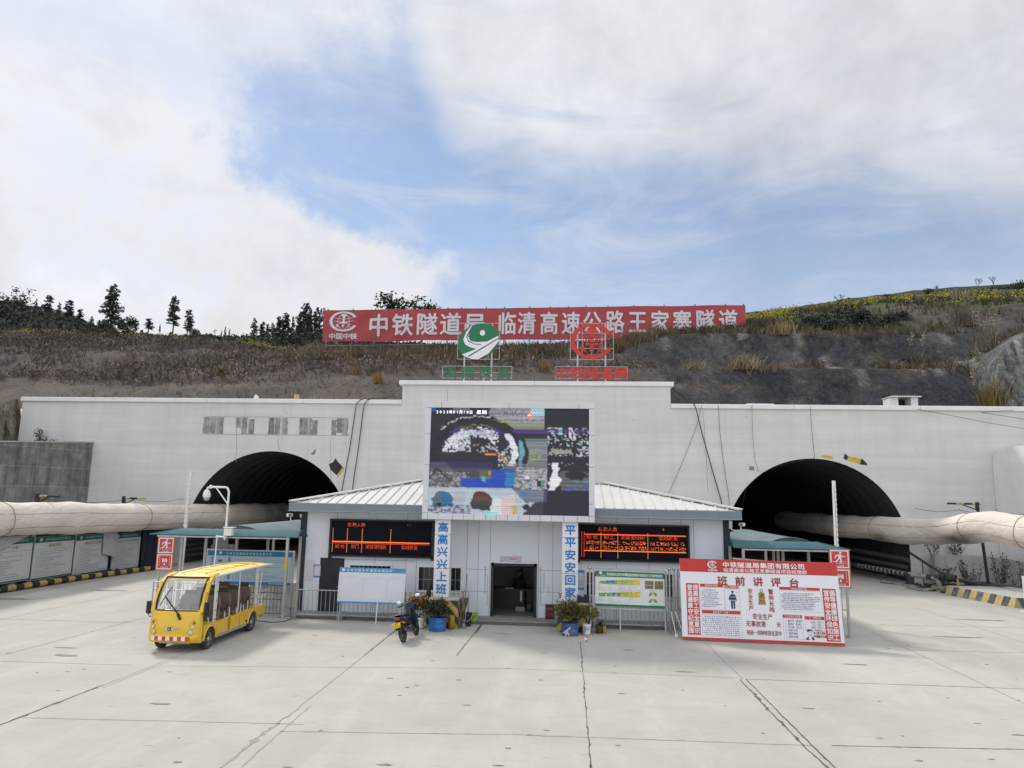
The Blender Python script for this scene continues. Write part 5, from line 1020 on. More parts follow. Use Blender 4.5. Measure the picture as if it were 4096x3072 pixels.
# ------------------------------------------------------------------ person at the desk in the dark office
def skin_body(name, verts, edges, radii, m, parent, sub=2):
    me = bpy.data.meshes.new(name); me.from_pydata(verts, edges, []); o = bpy.data.objects.new(name, me); COL.objects.link(o)
    sk = o.modifiers.new('skin', 'SKIN'); sb = o.modifiers.new('sub', 'SUBSURF'); sb.levels = sb.render_levels = sub
    lay = me.skin_vertices[0] if me.skin_vertices else None
    if lay is None:
        bm = bmesh.new(); bm.from_mesh(me); bm.verts.layers.skin.verify(); bm.to_mesh(me); bm.free(); lay = me.skin_vertices[0]
    for i, r_ in enumerate(radii): lay.data[i].radius = (r_, r_) if isinstance(r_, (int, float)) else r_; lay.data[i].use_root = (i == 0)
    me.materials.append(m); o.parent = parent; return o
pe = thing('person', 'person in dark clothes sitting behind the desk inside the dim office', 'person', (-1.85, 29.95, .12)); pe['_local'] = True
clothes = mat('dark_jacket', (.02, .02, .026), .85, .3, 6); skin_m = mat('skin', (.32, .19, .13), .55, .08, 8); hair_m = mat('hair', (.012, .011, .011), .6, .2, 20)
V_ = [(0, 0, .50), (0, 0, .72), (0, -.02, .96), (0, -.02, 1.08), (0, -.03, 1.16), (0, -.04, 1.25), (0, -.05, 1.33),
      (.19, -.02, 1.02), (.25, -.08, .82), (.14, -.34, .80), (.06, -.44, .80), (-.19, -.02, 1.02), (-.25, -.08, .82), (-.14, -.34, .80), (-.06, -.44, .80),
      (.10, -.05, .48), (.13, -.42, .50), (.13, -.46, .10), (-.10, -.05, .48), (-.13, -.42, .50), (-.13, -.46, .10)]
E_ = [(0, 1), (1, 2), (2, 3), (3, 4), (4, 5), (5, 6), (2, 7), (7, 8), (8, 9), (9, 10), (2, 11), (11, 12), (12, 13), (13, 14), (0, 15), (15, 16), (16, 17), (0, 18), (18, 19), (19, 20)]
Rr = [.15, .15, .15, .075, .055, .085, .07, .065, .05, .038, .03, .065, .05, .038, .03, .085, .07, .05, .085, .07, .05]
skin_body('body', V_, E_, Rr, clothes, pe)
hd = MB(); hd.ball((0, -.05, 1.27), (.078, .095, .12), 0, 16, 12); hd.ball((0, -.148, 1.255), (.014, .02, .02), 0, 8, 6)
for s in (-1, 1): hd.ball((s*.079, -.045, 1.265), (.012, .022, .03), 0, 8, 6)
hd.build('head', skin_m, pe)
fc = MB()
for s in (-1, 1): fc.ball((s*.03, -.138, 1.285), (.013, .008, .007), 0, 8, 6); fc.box((s*.03, -.141, 1.305), (.034, .008, .006))
fc.box((0, -.142, 1.215), (.045, .008, .008)); fc.build('face_features', hair_m, pe)
ha = MB(); ha.ball((0, -.03, 1.315), (.087, .098, .088), 0, 16, 10); ha.build('hair', hair_m, pe)
for s in (-1, 1):
    hnd = MB(); c = Vector((s*.045, -.47, .80)); hnd.ball(c, (.04, .045, .016), 0, 10, 6)
    for i in range(4): hnd.tube([c+Vector((-.03+.02*i, -.03, .004)), c+Vector((-.032+.021*i, -.07-.006*(i in (1, 2)), .008)), c+Vector((-.032+.021*i, -.095-.008*(i in (1, 2)), -.006))], [.009, .008, .007], 6)
    hnd.tube([c+Vector((-s*.035, .0, 0)), c+Vector((-s*.058, -.025, .004)), c+Vector((-s*.06, -.05, 0))], [.011, .009, .008], 6); hnd.build('hand', skin_m, pe)
ch = thing('chair', 'dark office chair under the person behind the desk', 'chair', (-1.85, 30.1, .12)); m = MB(); m.box((-1.85, 29.95, .5), (.5, .5, .08), 0, 0, .03); m.build('seat', rubber, ch); m = MB(); m.box((-1.92, 30.25, .85), (.5, .08, .6), 0, 0, .03); m.build('backrest', rubber, ch); m = MB(); m.tube([(-1.85, 29.95, .12), (-1.85, 29.95, .5)], .03, 8); [m.beam((-1.85, 29.95, .15), (-1.85+.25*math.cos(a), 29.95+.25*math.sin(a), .14), .04, .03) for a in [2*math.pi*i/5 for i in range(5)]]; m.build('chair_base', steel, ch)
# ------------------------------------------------------------------ railings
bar_m = mat('railing_steel', (.40, .41, .42), .4, .2, 5, metal=.5, dirt=.45, dcol=(.20, .18, .15), dscale=3)
rust_m = mat('railing_rusty', (.17, .155, .135), .6, .3, 5, metal=.4, dirt=.5, dcol=(.10, .07, .05), dscale=3)
def railing(x0, x1, y, z0, z1, label, m=bar_m, step=.15, mids=(), group='railing panels along the yard'):
    t = thing('railing', label, 'railing', ((x0+x1)/2, y, 0), group); a = MB()
    for z in (z0, z1)+tuple(mids): a.tube([(x0, y, z), (x1, y, z)], .02, 8)
    a.build('rail', m, t); a = MB(); n = int((x1-x0)/step)
    for i in range(1, n): x = x0+(x1-x0)*i/n; a.tube([(x, y, z0), (x, y, z1)], .011, 6)
    a.build('railing_bars', m, t)
    for x in (x0+.02, x1-.02):
        a = MB(); a.tube([(x, y, 0), (x, y, z1+.02)], .024, 8); a.box((x, y, .01), (.12, .3, .02)); a.build('railing_post', m, t)
    return t
railing(-9.72, -8.12, 25.9, .17, 1.03, 'steel railing panel in front of the charcoal door, left of the white board')
railing(-8.05, -5.66, 25.92, .17, 1.03, 'steel railing panel behind the legs of the blue-headed white board')
railing(-5.6, -4.72, 26.1, .17, 1.0, 'short steel railing panel behind the orange-flowered bush and motorcycle')
railing(-4.02, -3.45, 26.35, .17, 1.08, 'narrow steel railing panel between the blue-lettered pillar and the doorway')
railing(.98, 3.55, 25.9, .17, .86, 'steel railing panel under the green-headed geology board')
railing(3.75, 5.9, 26.5, .15, 1.05, 'steel railing panel behind the gate posts at the left end of the red board', mids=(.6,))
railing(9.05, 9.6, 25.75, .12, 1.6, 'tall steel railing panel sticking out at the right end of the red board', mids=(.9,))
railing(-12.35, -10.25, 26.2, .12, 1.12, 'brownish railing panel behind the tail of the yellow cart', rust_m, .13, (.85, .62))
railing(-15.3, -12.45, 26.2, .12, 1.12, 'long brownish railing panel behind the windscreen of the yellow cart', bar_m, .16, (.85,))
for x, y, z1, lab in ((.86, 25.3, 2.12, 'tall stainless ball-topped post left of the green-headed board'), (3.57, 25.3, 2.14, 'left one of two tall stainless ball-topped posts beside the red board'), (3.72, 25.3, 2.16, 'right one of two tall stainless ball-topped posts beside the red board'),
                      (-.15, 25.75, 1.2, 'short stainless ball-topped post left of the pillar with the round plant drum'), (-3.6, 25.75, 1.18, 'short stainless ball-topped post right of the left striped block')):
    t = thing('ball_post', lab, 'post', (x, y, 0), 'stainless ball-topped posts'); chrome = mat('stainless', (.45, .46, .47), .22, .08, 6, metal=.9)
    MB().tube([(x, y, 0), (x, y, z1-.04)], .034, 12).build('post_shaft', chrome, t); m = MB(); m.ball((x, y, z1), .06, 0, 16, 10); m.build('post_ball', chrome, t)
    if y == 25.3 and x > 1:
        m = MB(); m.tube([(x+.02, y-.05, .75), (x+.12+.1*(x > 3.65), y-.5, .06)], .016, 8); m.build('stay', wpaint, t); m = MB(); m.box((x+.12+.1*(x > 3.65), y-.52, .05), (.1, .12, .1), 0, 0, .02); m.build('stay_foot', wpaint, t)

# ------------------------------------------------------------------ emblems drawn as flat shapes
def crec_mark(mb, F, cu, cv, rx, ry, w, m, depth=0.):   # open ring, globe lines, rail section and letters
    mb.ring(F, cu, cv, rx, ry, rx*.22, w, m, 44, 25, 335, depth, ry*.17)
    mb.ring(F, cu, cv-.02*ry, rx*.42, ry*.80, rx*.035, w, m, 30, 0, 360, depth, ry*.03)
    for v, e_ in ((.25, .62), (-.05, .70)): 
        q = [(cu+rx*e_*(-1+2*i/10), cv+ry*(v+.16*(1-(1-abs(-1+2*i/10))**2)-.08)) for i in range(11)]
        for a, b in zip(q, q[1:]): mb.poly(F, [(a[0], a[1]-.02*ry), (b[0], b[1]-.02*ry), (b[0], b[1]+.02*ry), (a[0], a[1]+.02*ry)], w, m)
    rail = [(-.30, -.22), (.30, -.22), (.30, -.14), (.07, .0), (.07, .42), (.20, .55), (.20, .72), (-.20, .72), (-.20, .55), (-.07, .42), (-.07, .0), (-.30, -.14)]
    for q in ([rail[i] for i in (0, 1, 2, 3, 10, 11)], [rail[i] for i in (3, 4, 9, 10)], [rail[i] for i in (4, 5, 6, 7, 8, 9)]):
        P = [(cu+rx*a, cv+ry*b) for a, b in q]
        if depth: mb.slab(F, P, w-depth, w, m)
        else: mb.poly(F, P, w+.0015, m)
    mb.run(F, 'REC', cu-rx*.62, cu+rx*.62, cv-ry*.62, cv-ry*.26, w+.003, m, .06, depth, fill=1.15)
def crec_backing(mb, F, cu, cv, rx, ry, w, m): mb.quad(F, cu-rx*.56, cv-ry*.60, cu+rx*.6, cv-ry*.28, w, m)
def ycic_mark(mb, F, cu, cv, r, w, g, wh, ln=None, depth=0.):   # tilted green disc with a white sweeping road and sun dot
    k = 44; pts = []
    for i in range(k):
        a = 2*math.pi*i/k; x, y = math.cos(a)*1.05, math.sin(a)*.84; t = R(25); pts.append((cu+r*(x*math.cos(t)-y*math.sin(t)), cv+r*(x*math.sin(t)+y*math.cos(t))))
    if depth: mb.slab(F, pts, w-depth, w, g)
    else: mb.poly(F, pts, w, g)
    S = lambda q: [(cu+r*a, cv+r*b) for a, b in q]
    A = [(-.30, .84), (-.62, .45), (-.76, .08), (-.66, -.18), (-.40, -.32), (-.10, -.40)]; Bq = [(-.24, .86), (-.44, .50), (-.52, .22), (-.40, .0), (-.10, -.06), (.42, -.03)]
    for i in range(5): mb.poly(F, S([A[i], A[i+1], Bq[i+1], Bq[i]]), w+.004, wh)
    mb.poly(F, S([(-.10, -.40), (.42, -.03), (.96, .26), (.98, .10), (.10, -.42)]), w+.005, wh)
    mb.poly(F, S([(.10, -.42), (-.10, -.40), (-.80, -.68), (-.60, -.80), (-.30, -.90), (-.02, -.92), (.50, -.62), (.985, -.02), (.98, .10)]), w+.0045, wh) if depth else mb.poly(F, S([(.10, -.42), (-.10, -.38), (-.72, -.60), (-.2, -.84), (.9, -.05), (.96, .1)]), w+.0045, wh)
    mb.disc(F, cu+r*.18, cv+r*.40, r*.125, r*.14, w+.006, wh)
    if ln is not None:
        for q in ([(-.32, .80), (-.62, .22), (-.58, .18), (-.28, .78)], [(-.62, .22), (-.50, -.04), (-.47, -.0), (-.58, .2)], [(-.50, -.04), (-.18, -.18), (-.18, -.14), (-.47, .0)], [(-.18, -.18), (.12, -.2), (.12, -.16), (-.18, -.14)], [(-.46, -.80), (.97, .10), (.98, .16), (-.52, -.76)]): mb.poly(F, S(q), w+.008, ln)

# ------------------------------------------------------------------ big red and white briefing board
p_red = mat('print_red', (.46, .032, .026), .45, .06, 1.5); p_white = mat('print_white', (.70, .70, .74), .45, .03, 1.5); p_wr = mat('letter_white', (.76, .74, .75), .5, .03); p_dr = mat('letter_darkred', (.30, .03, .025), .5, .08)
p_blue = mat('print_bluegrey', (.16, .19, .30), .6, .1); p_navy = mat('print_navy', (.02, .035, .11), .6, .1); p_line = mat('print_line', (.36, .38, .45), .6)
bd_o = Vector((3.82, 24.33, .03)); be1 = Vector((5.02, -.24, 0)).normalized(); lean = Vector((.035, .17, 1)).normalized(); lean = (lean-be1*lean.dot(be1)).normalized()
BW, BH = 5.02, 2.56; F = Frame(bd_o, be1, lean)
bo = thing('briefing_board', 'large red and white printed briefing board leaning back on the yard at the right', 'notice board', (6.3, 24.3, 0))
MB().slab(F, [(0, 0), (BW, 0), (BW, BH), (0, BH)], -.05, 0).build('panel', p_white, bo)
def bx(u0, u1, v0, v1): return BW*u0, BH*(1-v1), BW*u1, BH*(1-v0)          # fractions from the left and from the top
for q in ((0, 1, 0, .165), (0, 1, .967, 1), (.035, .117, .31, .94), (.893, .977, .325, .955), (.125, .274, .312, .35), (.282, .371, .322, .36), (.13, .374, .635, .676), (.628, .88, .32, .355), (.635, .755, .655, .695), (.77, .89, .665, .705)): MB().quad(F, *bx(*q), .002).build('red_field', p_red, bo)
def say(m, n, txt, a, b_, t0, t1, w=.006, bold=.02, vert=False, fill=.92): q = bx(a, b_, t0, t1); MB().run(F, txt, q[0], q[2], q[1], q[3], w, 0, bold, vert=vert, fill=fill).build(n, m, bo)
say(p_wr, 'lettering', '中铁隧道局集团有限公司', .275, .80, .03, .098, bold=.03); say(p_wr, 'lettering', '临清高速公路王家寨隧道项目经理部', .28, .81, .108, .156, bold=.02)
d = MB(); u0, v0, u1, v1 = bx(.18, .242, .02, .118); crec_mark(d, F, (u0+u1)/2, (v0+v1)/2, (u1-u0)/2, (v1-v0)/2, .006, 0); d.build('emblem', p_wr, bo); say(p_wr, 'lettering', '中国中铁', .18, .242, .124, .157)
for txt, a, b_, t0, t1 in (('营造遵章守纪氛围', .041, .075, .325, .925), ('提高职工安全意识', .078, .112, .325, .925), ('宣传安全环保知识', .900, .935, .34, .945), ('倡导健康绿色施工', .936, .971, .34, .945)): say(p_wr, 'lettering', txt, a, b_, t0, t1, bold=.03, vert=True, fill=.93)
for txt, a, b_, t0, t1 in (('班前会须知', .155, .24, .317, .345), ('施工人员着装规范', .287, .366, .327, .355), ('安全生产“十戒”', .20, .31, .64, .672), ('班前会流程内容', .70, .80, .325, .35), ('工人日常行为规范', .645, .745, .66, .69), ('“0”的警示语', .785, .87, .67, .70)): say(p_wr, 'lettering', txt, a, b_, t0, t1, bold=.01)
for i, ch in enumerate('班前讲评台'): c = .27+.113*i; say(p_dr, 'title_character', ch, c-.031, c+.031, .212, .322, bold=.035, fill=1)
for txt, a, b_, t0, t1, vt in (('安全生产', .427, .458, .35, .63, True), ('警钟长鸣', .556, .588, .35, .64, True), ('安全生产', .447, .572, .655, .725, False), ('无事故第', .403, .528, .745, .815, False), ('天', .592, .622, .75, .815, False), ('班前一刻钟收获在其中', .405, .622, .855, .915, False), ('进入施工现场', .815, .89, .845, .878, False), ('必须佩戴安全帽', .81, .893, .885, .918, False)): say(p_dr, 'lettering', txt, a, b_, t0, t1, vert=vt)
d = MB()
for q in ((.125, .278, .356, .628), (.282, .376, .366, .63), (.128, .378, .684, .95), (.628, .885, .362, .618), (.635, .757, .702, .945), (.77, .893, .712, .845)): d.frame_rect(F, *bx(*q), .008, .003)
d.build('box_line', p_line, bo)
r = random.Random(4)
def para(a, b_, t0, t1, n, h=.016, **k):
    d = MB()
    for i in range(n): q = bx(a, b_, t0+(t1-t0)*i/n, t0+(t1-t0)*(i+1)/n); d.scribble(F, q[0]+(.06 if i % 3 == 0 else 0), q[2], (q[1]+q[3])/2, BH*h, .005, 0, r, **k)
    d.build('small_print', p_blue, bo)
para(.135, .268, .375, .60, 9, lo=.5); para(.135, .372, .70, .94, 10, lo=.95, hi=1, gap=.5); para(.637, .878, .385, .60, 10, lo=.7)
for i, s_ in enumerate(('1、遵纪守法 自尊自爱', '2、团结友好 善待他人', '3、举止文明 讲究卫生', '4、劳动尽心尽责', '5、纪律严格遵守', '6、操作安全谨慎')): say(p_navy, 'lettering', s_, .645, .645+.0095*len(s_), .715+.037*i, .745+.037*i, .005, .015)
for i, s_ in enumerate(('好思路－不行动＝0', '开会－不落实＝0', '好制度－不执行＝0', '布置工作－不监督检查＝0')): say(p_navy, 'lettering', s_, .888-.0092*len(s_), .888, .727+.03*i, .75+.03*i, .005, .01)
# the worker drawing and the pointing head, as simple flat shapes
d = MB(); cu, cv = BW*.330, BH*(1-.50); S = lambda q, s=1.: [(cu+a*s, cv+b*s) for a, b in q]
d.poly(F, S([(-.075, -.02), (-.005, -.02), (-.01, -.28), (-.06, -.28)]), .005); d.poly(F, S([(.005, -.02), (.07, -.02), (.06, -.28), (.012, -.28)]), .005); d.poly(F, S([(-.085, 0), (.08, 0), (.085, .15), (.05, .18), (-.045, .18), (-.085, .15)]), .005); d.poly(F, S([(.085, .15), (.12, .0), (.10, -.06), (.08, .02)]), .005); d.poly(F, S([(-.085, .15), (-.13, .02), (-.10, -.03), (-.075, .05)]), .005)
d.disc(F, cu, cv+.235, .032, .04, .005); d.poly(F, S([(-.045, .25), (.045, .25), (.035, .285), (-.035, .285)]), .006)
for s_ in (-1, 1):
    for z in (.24, .12, .03, -.2): d.quad(F, cu+s_*.13-.04, cv+z, cu+s_*.13+.04, cv+z+.006, .005)
d.build('worker_drawing', p_navy, bo); d = MB(); cu, cv = BW*.795, BH*(1-.895)
d.poly(F, S([(-.07, .10), (-.10, .16), (-.02, .19), (.07, .165), (.06, .12), (.0, .15)]), .005); d.ring(F, cu-.01, cv+.07, .065, .085, .008, .005, 0, 24, 190, 360); d.poly(F, S([(-.16, -.13), (-.10, -.06), (-.04, -.03), (-.06, -.09), (-.02, -.13)]), .005); d.poly(F, S([(.14, -.13), (.08, -.05), (.03, -.03), (.05, -.13)]), .005); d.poly(F, S([(-.05, .095), (-.015, .09), (-.015, .1), (-.05, .105)]), .005); d.poly(F, S([(.05, .095), (.015, .09), (.015, .1), (.05, .105)]), .005); d.poly(F, S([(-.02, .03), (.02, .03), (.015, .04), (-.015, .04)]), .005)
d.build('head_drawing', p_navy, bo)
d = MB(); q = bx(.537, .5375, .765, .81); d.quad(F, q[0], q[1], q[2]+.004, q[3], .005); d.quad(F, *bx(.315, .346, .46, .468), .0075); d.quad(F, *bx(.318, .342, .50, .51), .0075); d.build('grey_mark', p_line, bo)
bl = MB(); cu, cv = BW*.513, BH*(1-.455); S2 = lambda q: [(cu+a, cv+b) for a, b in q]
bl.poly(F, S2([(-.13, -.22), (-.08, -.245), (-.04, -.225), (0, -.25), (.04, -.225), (.08, -.245), (.13, -.22), (.105, -.14), (.10, .08), (.085, .13), (.05, .155), (-.05, .155), (-.085, .13), (-.10, .08), (-.105, -.14)]), .005); bl.ring(F, cu, cv+.205, .05, .055, .022, .005, 0, 24)
blo = bl.build('bell_print', mat('bell_gold', (.30, .20, .05), .5, .5, 22), bo); d = MB()
for z in (-.16, -.12, .0, .04, .10): d.quad(F, cu-.10, cv+z, cu+.10, cv+z+.012, .008)
d.quad(F, cu-.03, cv+.03, cu+.04, cv+.09, .0082); d.build('bell_band', mat('bell_dark', (.14, .085, .02), .5, .3, 15), blo)
fr = MB()
for u in (.4, 2.5, 4.6): p = F(u, 1.7, -.05); q = F(u, 1.9, -.05); base = Vector((p.x, p.y+.9, 0)); fr.beam(q, base, .04, .04, 0); fr.beam(F(u, .02, -.07), F(u, BH-.02, -.07), .04, .04)
for v in (.06, 1.3, 2.5): fr.beam(F(.05, v, -.07), F(BW-.05, v, -.07), .035, .035)
fr.build('back_frame', steel, bo)

# ------------------------------------------------------------------ white board with blue bands (its code squares are left out)
qb = thing('notice_board', 'white board with a blue band of characters along its top, standing left of the motorcycle', 'notice board', (-6.9, 25.6, 0))
F = Frame((-8.09, 25.62, .66), (1, 0, 0), (.012, .06, 1)); W2, H2 = 2.42, 1.22
MB().slab(F, [(0, 0), (W2, 0), (W2, H2), (0, H2)], -.03, 0).build('panel', mat('board_white', (.62, .64, .69), .45, .04, 1), qb)
[MB().quad(F, 0, v, W2, w_, .002).build('blue_band', mat('band_blue', (.06, .26, .47), .5, .15, 5), qb) for v, w_ in ((H2-.165, H2), (0, .055))]
d = MB(); d.run(F, '云南交投云岭建设有限公司', .24, 1.95, H2-.13, H2-.04, .006, 0, .02, fill=.7); d.build('lettering', wpaint, qb); MB().disc(F, .15, H2-.085, .055, .05, .005).build('emblem', wpaint, qb); d = MB(); d.ring(F, .15, H2-.085, .03, .03, .01, .008, 0, 14, 0, 220); d.build('emblem_line', mat('band_blue', (.06, .26, .47)), qb)
d = MB(); d.scribble(F, .38, .66, H2-.30, .022, .004, lo=.9); d.scribble(F, 1.3, 1.42, H2-.32, .022, .004, lo=.9); d.scribble(F, 1.88, 2.28, H2-.31, .022, .004, lo=.95)
for a, b_, v0 in ((.1, .88, .13), (.92, 1.76, .13), (1.8, 2.36, .13)): d.frame_rect(F, a, v0, b_, H2-.36, .006, .003)
d.build('small_print', mat('print_pale', (.45, .47, .50), .6), qb)
lg_ = MB()
for u in (.12, W2-.12): lg_.beam(F(u, 0, -.02), (F(u, 0).x, 25.5, 0), .022); lg_.beam(F(u, H2*.7, -.03), (F(u, 0).x, 25.85, 0), .022)
lg_.build('leg', steel, qb)
MBp = MB(); MBp.tube([(-6.62, 25.5, 0), (-6.58, 25.5, .78)], .022, 8); tag(MBp.build('white_pole', wpaint), 'thin white pole standing in front of the blue-banded white board', 'pole')

# ------------------------------------------------------------------ green-headed geology board in a steel frame
gb = thing('geology_board', 'white geology board with green top and bottom bands and coloured strata charts', 'notice board', (2.2, 25.45, 0))
F = Frame((1.05, 25.5, .83), (1, 0, -.012), (0, .03, 1)); W3, H3 = 2.38, 1.17
MB().slab(F, [(0, 0), (W3, 0), (W3, H3), (0, H3)], -.02, 0).build('panel', mat('board_ivory', (.66, .68, .67), .4, .03, 1), gb)
[MB().quad(F, 0, v, W3, w_, .002).build('green_band', mat('band_green', (.012, .17, .085), .45, .08, 2), gb) for v, w_ in ((H3-.19, H3), (0, .08))]
d = MB(); d.run(F, '临清高速公路王家寨隧道临翔端半成岩段水文地质物探图', .40, 2.31, H3-.145, H3-.05, .006, 0, .025, fill=1); d.build('lettering', wpaint, gb); MB().disc(F, .19, H3-.06, .055, .042, .005).build('emblem', wpaint, gb); MB().run(F, 'YCIC云南交投', .05, .36, H3-.165, H3-.115, .005).build('lettering', wpaint, gb)
r = random.Random(9)
cols = [mat('strata_%s' % n_, c_, .5, .25, 14) for n_, c_ in (('blue', (.03, .16, .38)), ('teal', (.08, .32, .40)), ('green', (.12, .30, .10)), ('lime', (.34, .42, .08)), ('yellow', (.62, .52, .07)))]
for base, plan_ in ((.79, 'yl022000000223332333343344444'), (.385, '222223211100322233333343444344')):
    if base < .5: d.build('strata_chart', cols, gb)
    d = MB(); n = len(plan_); key = {'0': 0, '1': 1, '2': 2, '3': 3, '4': 4, 'y': 4, 'l': 3}
    for i, ch in enumerate(plan_):
        u0, u1 = .13+1.42*i/n, .13+1.42*(i+1)/n; h0 = .10+.09*(i/n)+r.uniform(-.01, .01); k = key[ch]
        d.quad(F, u0, base-.05, u1, base-.05+h0*.5, .004, k if k > 1 else (2 if r.random() < .5 else 3)); d.quad(F, u0, base-.05+h0*.5, u1, base-.05+h0, .004, k)
        if r.random() < .5: d.quad(F, u0+.005, base-.03, u1, base+.02, .006, min(4, k+1))
d.build('strata_chart', cols, gb)
for v0 in (.40, .18):
    d = MB()
    for i in range(12):
        a0, a1 = 180-i*15, 180-(i+1)*15; d.ring(F, 1.98, v0, .145, .14, .085, .004, (0, 1, 2, 2, 3, 4, 4, 3, 2, 2, 2, 2)[i], 2, a0, a1)
    d.build('arch_chart', cols, gb)
d = MB(); [d.quad(F, *q, .004) for q in ((1.71, .76, 2.0, .82+.08), (1.71, .63, 2.0, .75), (2.04, .63, 2.33, .9))]; d.build('map_print', mat('map_brown', (.20, .17, .10), .6, .9, 40), gb)
d = MB(); d.frame_rect(F, .04, .56, 1.62, .93, .005, .003); d.frame_rect(F, .04, .17, 1.62, .52, .005, .003)
for v in (.71, .66, .61, .57, .31, .26, .21): [d.scribble(F, u, u+.3, v, .02, .004, 0, r, lo=.2, hi=.9) for u in (.1, .45, .8, 1.15)]
d.scribble(F, .5, 1.2, .125, .02, .004, 0, r, lo=.95); d.scribble(F, 1.85, 2.15, .59, .02, .004, 0, r, lo=.9); d.scribble(F, 1.9, 2.2, .11, .025, .004, 0, r, lo=.9); d.build('small_print', mat('print_mid', (.36, .37, .37), .6), gb)
f = MB()
for a, b_ in (((-.06, -.06), (W3+.06, -.06)), ((-.06, H3+.06), (W3+.06, H3+.06)), ((-.06, -.06), (-.06, H3+.06)), ((W3+.06, -.06), (W3+.06, H3+.06))): f.beam(F(*a, -.02), F(*b_, -.02), .08, .06)
f.build('frame', steel, gb); f = MB()
for u in (0, W3*.36, W3): f.beam(F(u, -.06, -.04), (F(u, 0).x, 25.46, 0), .04)
f.build('leg', steel, gb)
g2 = thing('notice_board', 'edge of another green-headed board half hidden behind the left end of the red board', 'notice board', (4.3, 25.6, 0)); F = Frame((3.98, 25.8, .8)); MB().slab(F, [(0, 0), (1.8, 0), (1.8, 1.2), (0, 1.2)], -.02, 0).build('panel', mat('board_ivory', (.66,)*3), g2); MB().quad(F, 0, 1.02, 1.8, 1.2, .003).build('green_band', mat('band_green', (0, 0, 0)), g2); f = MB(); [f.beam((3.98+u, 25.84, 0), (3.98+u, 25.84, 2.08), .06) for u in (-.05, 1.8)]; f.beam((3.93, 25.84, 2.08), (5.8, 25.84, 2.08), .06); f.beam((3.93, 25.84, .75), (5.8, 25.84, .75), .05); f.build('frame', steel, g2)

# ------------------------------------------------------------------ blue-headed board behind the cart
bb = thing('notice_board', 'pale blue notice board with a teal header behind the yellow cart', 'notice board', (-12.3, 27.6, 0)); F = Frame((-14.0, 27.6, .95)); W4, H4 = 3.4, 1.25
MB().slab(F, [(0, 0), (W4, 0), (W4, H4), (0, H4)], -.03, 0).build('panel', mat('board_paleblue', (.36, .47, .55), .5, .06, 1.5), bb)
MB().quad(F, 0, H4-.19, W4, H4, .002).build('header_band', mat('band_teal', (.01, .17, .27), .5, .1, 3), bb); MB().quad(F, 0, 0, W4, .09, .002).build('foot_band', mat('band_royal', (.01, .13, .38), .5, .1, 3), bb)
d = MB(); d.run(F, '云南交投集团云岭建设有限公司', .74, 2.6, H4-.145, H4-.055, .006, 0, .02, fill=.62); d.build('lettering', mat('letter_paleblue', (.55, .66, .7), .6), bb); MB().disc(F, .52, H4-.08, .06, .05, .005).build('emblem', _mats['letter_paleblue'], bb); MB().scribble(F, 2.55, 3.25, .045, .04, .004, lo=.95).build('small_print', _mats['letter_paleblue'], bb)
sb_ = mat('letter_slateblue', (.06, .13, .28), .6); MB().run(F, '为了您', .13, .25, .58, 1.02, .005, 0, .02, vert=True).build('blue_lettering', sb_, bb); MB().run(F, '和好幸福', .84, .96, .16, 1.02, .005, 0, .02, vert=True).build('blue_lettering', sb_, bb); MB().frame_rect(F, 1.08, .14, 3.26, .93, .006, .004).build('box_line', sb_, bb)
d = MB(); r = random.Random(2); [d.scribble(F, 1.16, 3.2, .86-.066*i, .028, .005, 0, r, lo=.35) for i in range(11)]; d.build('small_print', mat('print_slate', (.12, .17, .24), .6), bb)
d = MB(); cu, cv = .52, .62; S = lambda q: [(cu+a, cv+b) for a, b in q]; d.poly(F, S([(-.17, -.3), (.17, -.3), (.2, -.02), (.10, .08), (-.10, .08), (-.2, -.02)]), .005, 0); d.disc(F, cu, cv+.16, .07, .09, .006, 1); d.poly(F, S([(-.1, .2), (.1, .2), (.07, .29), (-.07, .29)]), .008, 2); d.poly(F, S([(-.12, -.3), (-.08, -.3), (-.08, .06), (-.12, .05)]), .008, 3); d.poly(F, S([(.12, -.3), (.08, -.3), (.08, .06), (.12, .05)]), .008, 3); d.quad(F, cu-.1, cv-.12, cu+.1, cv-.08, .008, 3)
d.build('worker_drawing', [mat('draw_blue', (.02, .10, .32), .6), mat('draw_face', (.42, .36, .34), .6), mat('draw_helmet', (.10, .12, .16), .6), mat('draw_pale', (.55, .63, .68), .6)], bb)
f = MB(); [f.beam((x, 27.66, 0), (x, 27.66, 2.25), .06) for x in (-14.05, -10.55)]; f.beam((-14.05, 27.66, 2.22), (-10.55, 27.66, 2.22), .05); f.build('leg', steel, bb)
for i, (x0, x1, lab) in enumerate(((-12.6, -10.4, 'white sheet screen standing behind the brownish railing and cart tail'), (-15.0, -12.7, 'pale crumpled sheeting piled behind the cart windscreen'))):
    m = MB(); n = 24; vs = []
    for j in range(8):
        for k in range(n+1): x = x0+(x1-x0)*k/n; z = .92*j/7*(1 if i == 0 else .85+.15*math.sin(k*.9)); vs.append((x, 28.6+.08*math.sin(k*1.3+j)+.05*math.sin(k*.5)+.1*i*math.sin(j*2.1+k), z))
    m.add(vs, [(j*(n+1)+k, j*(n+1)+k+1, (j+1)*(n+1)+k+1, (j+1)*(n+1)+k) for j in range(7) for k in range(n)], 0, True); tag(m.build('sheeting', mat('sheet_white', (.62, .61, .58), .7, .12, 3, dirt=.3, dcol=(.35, .33, .3))), lab, 'sheeting')

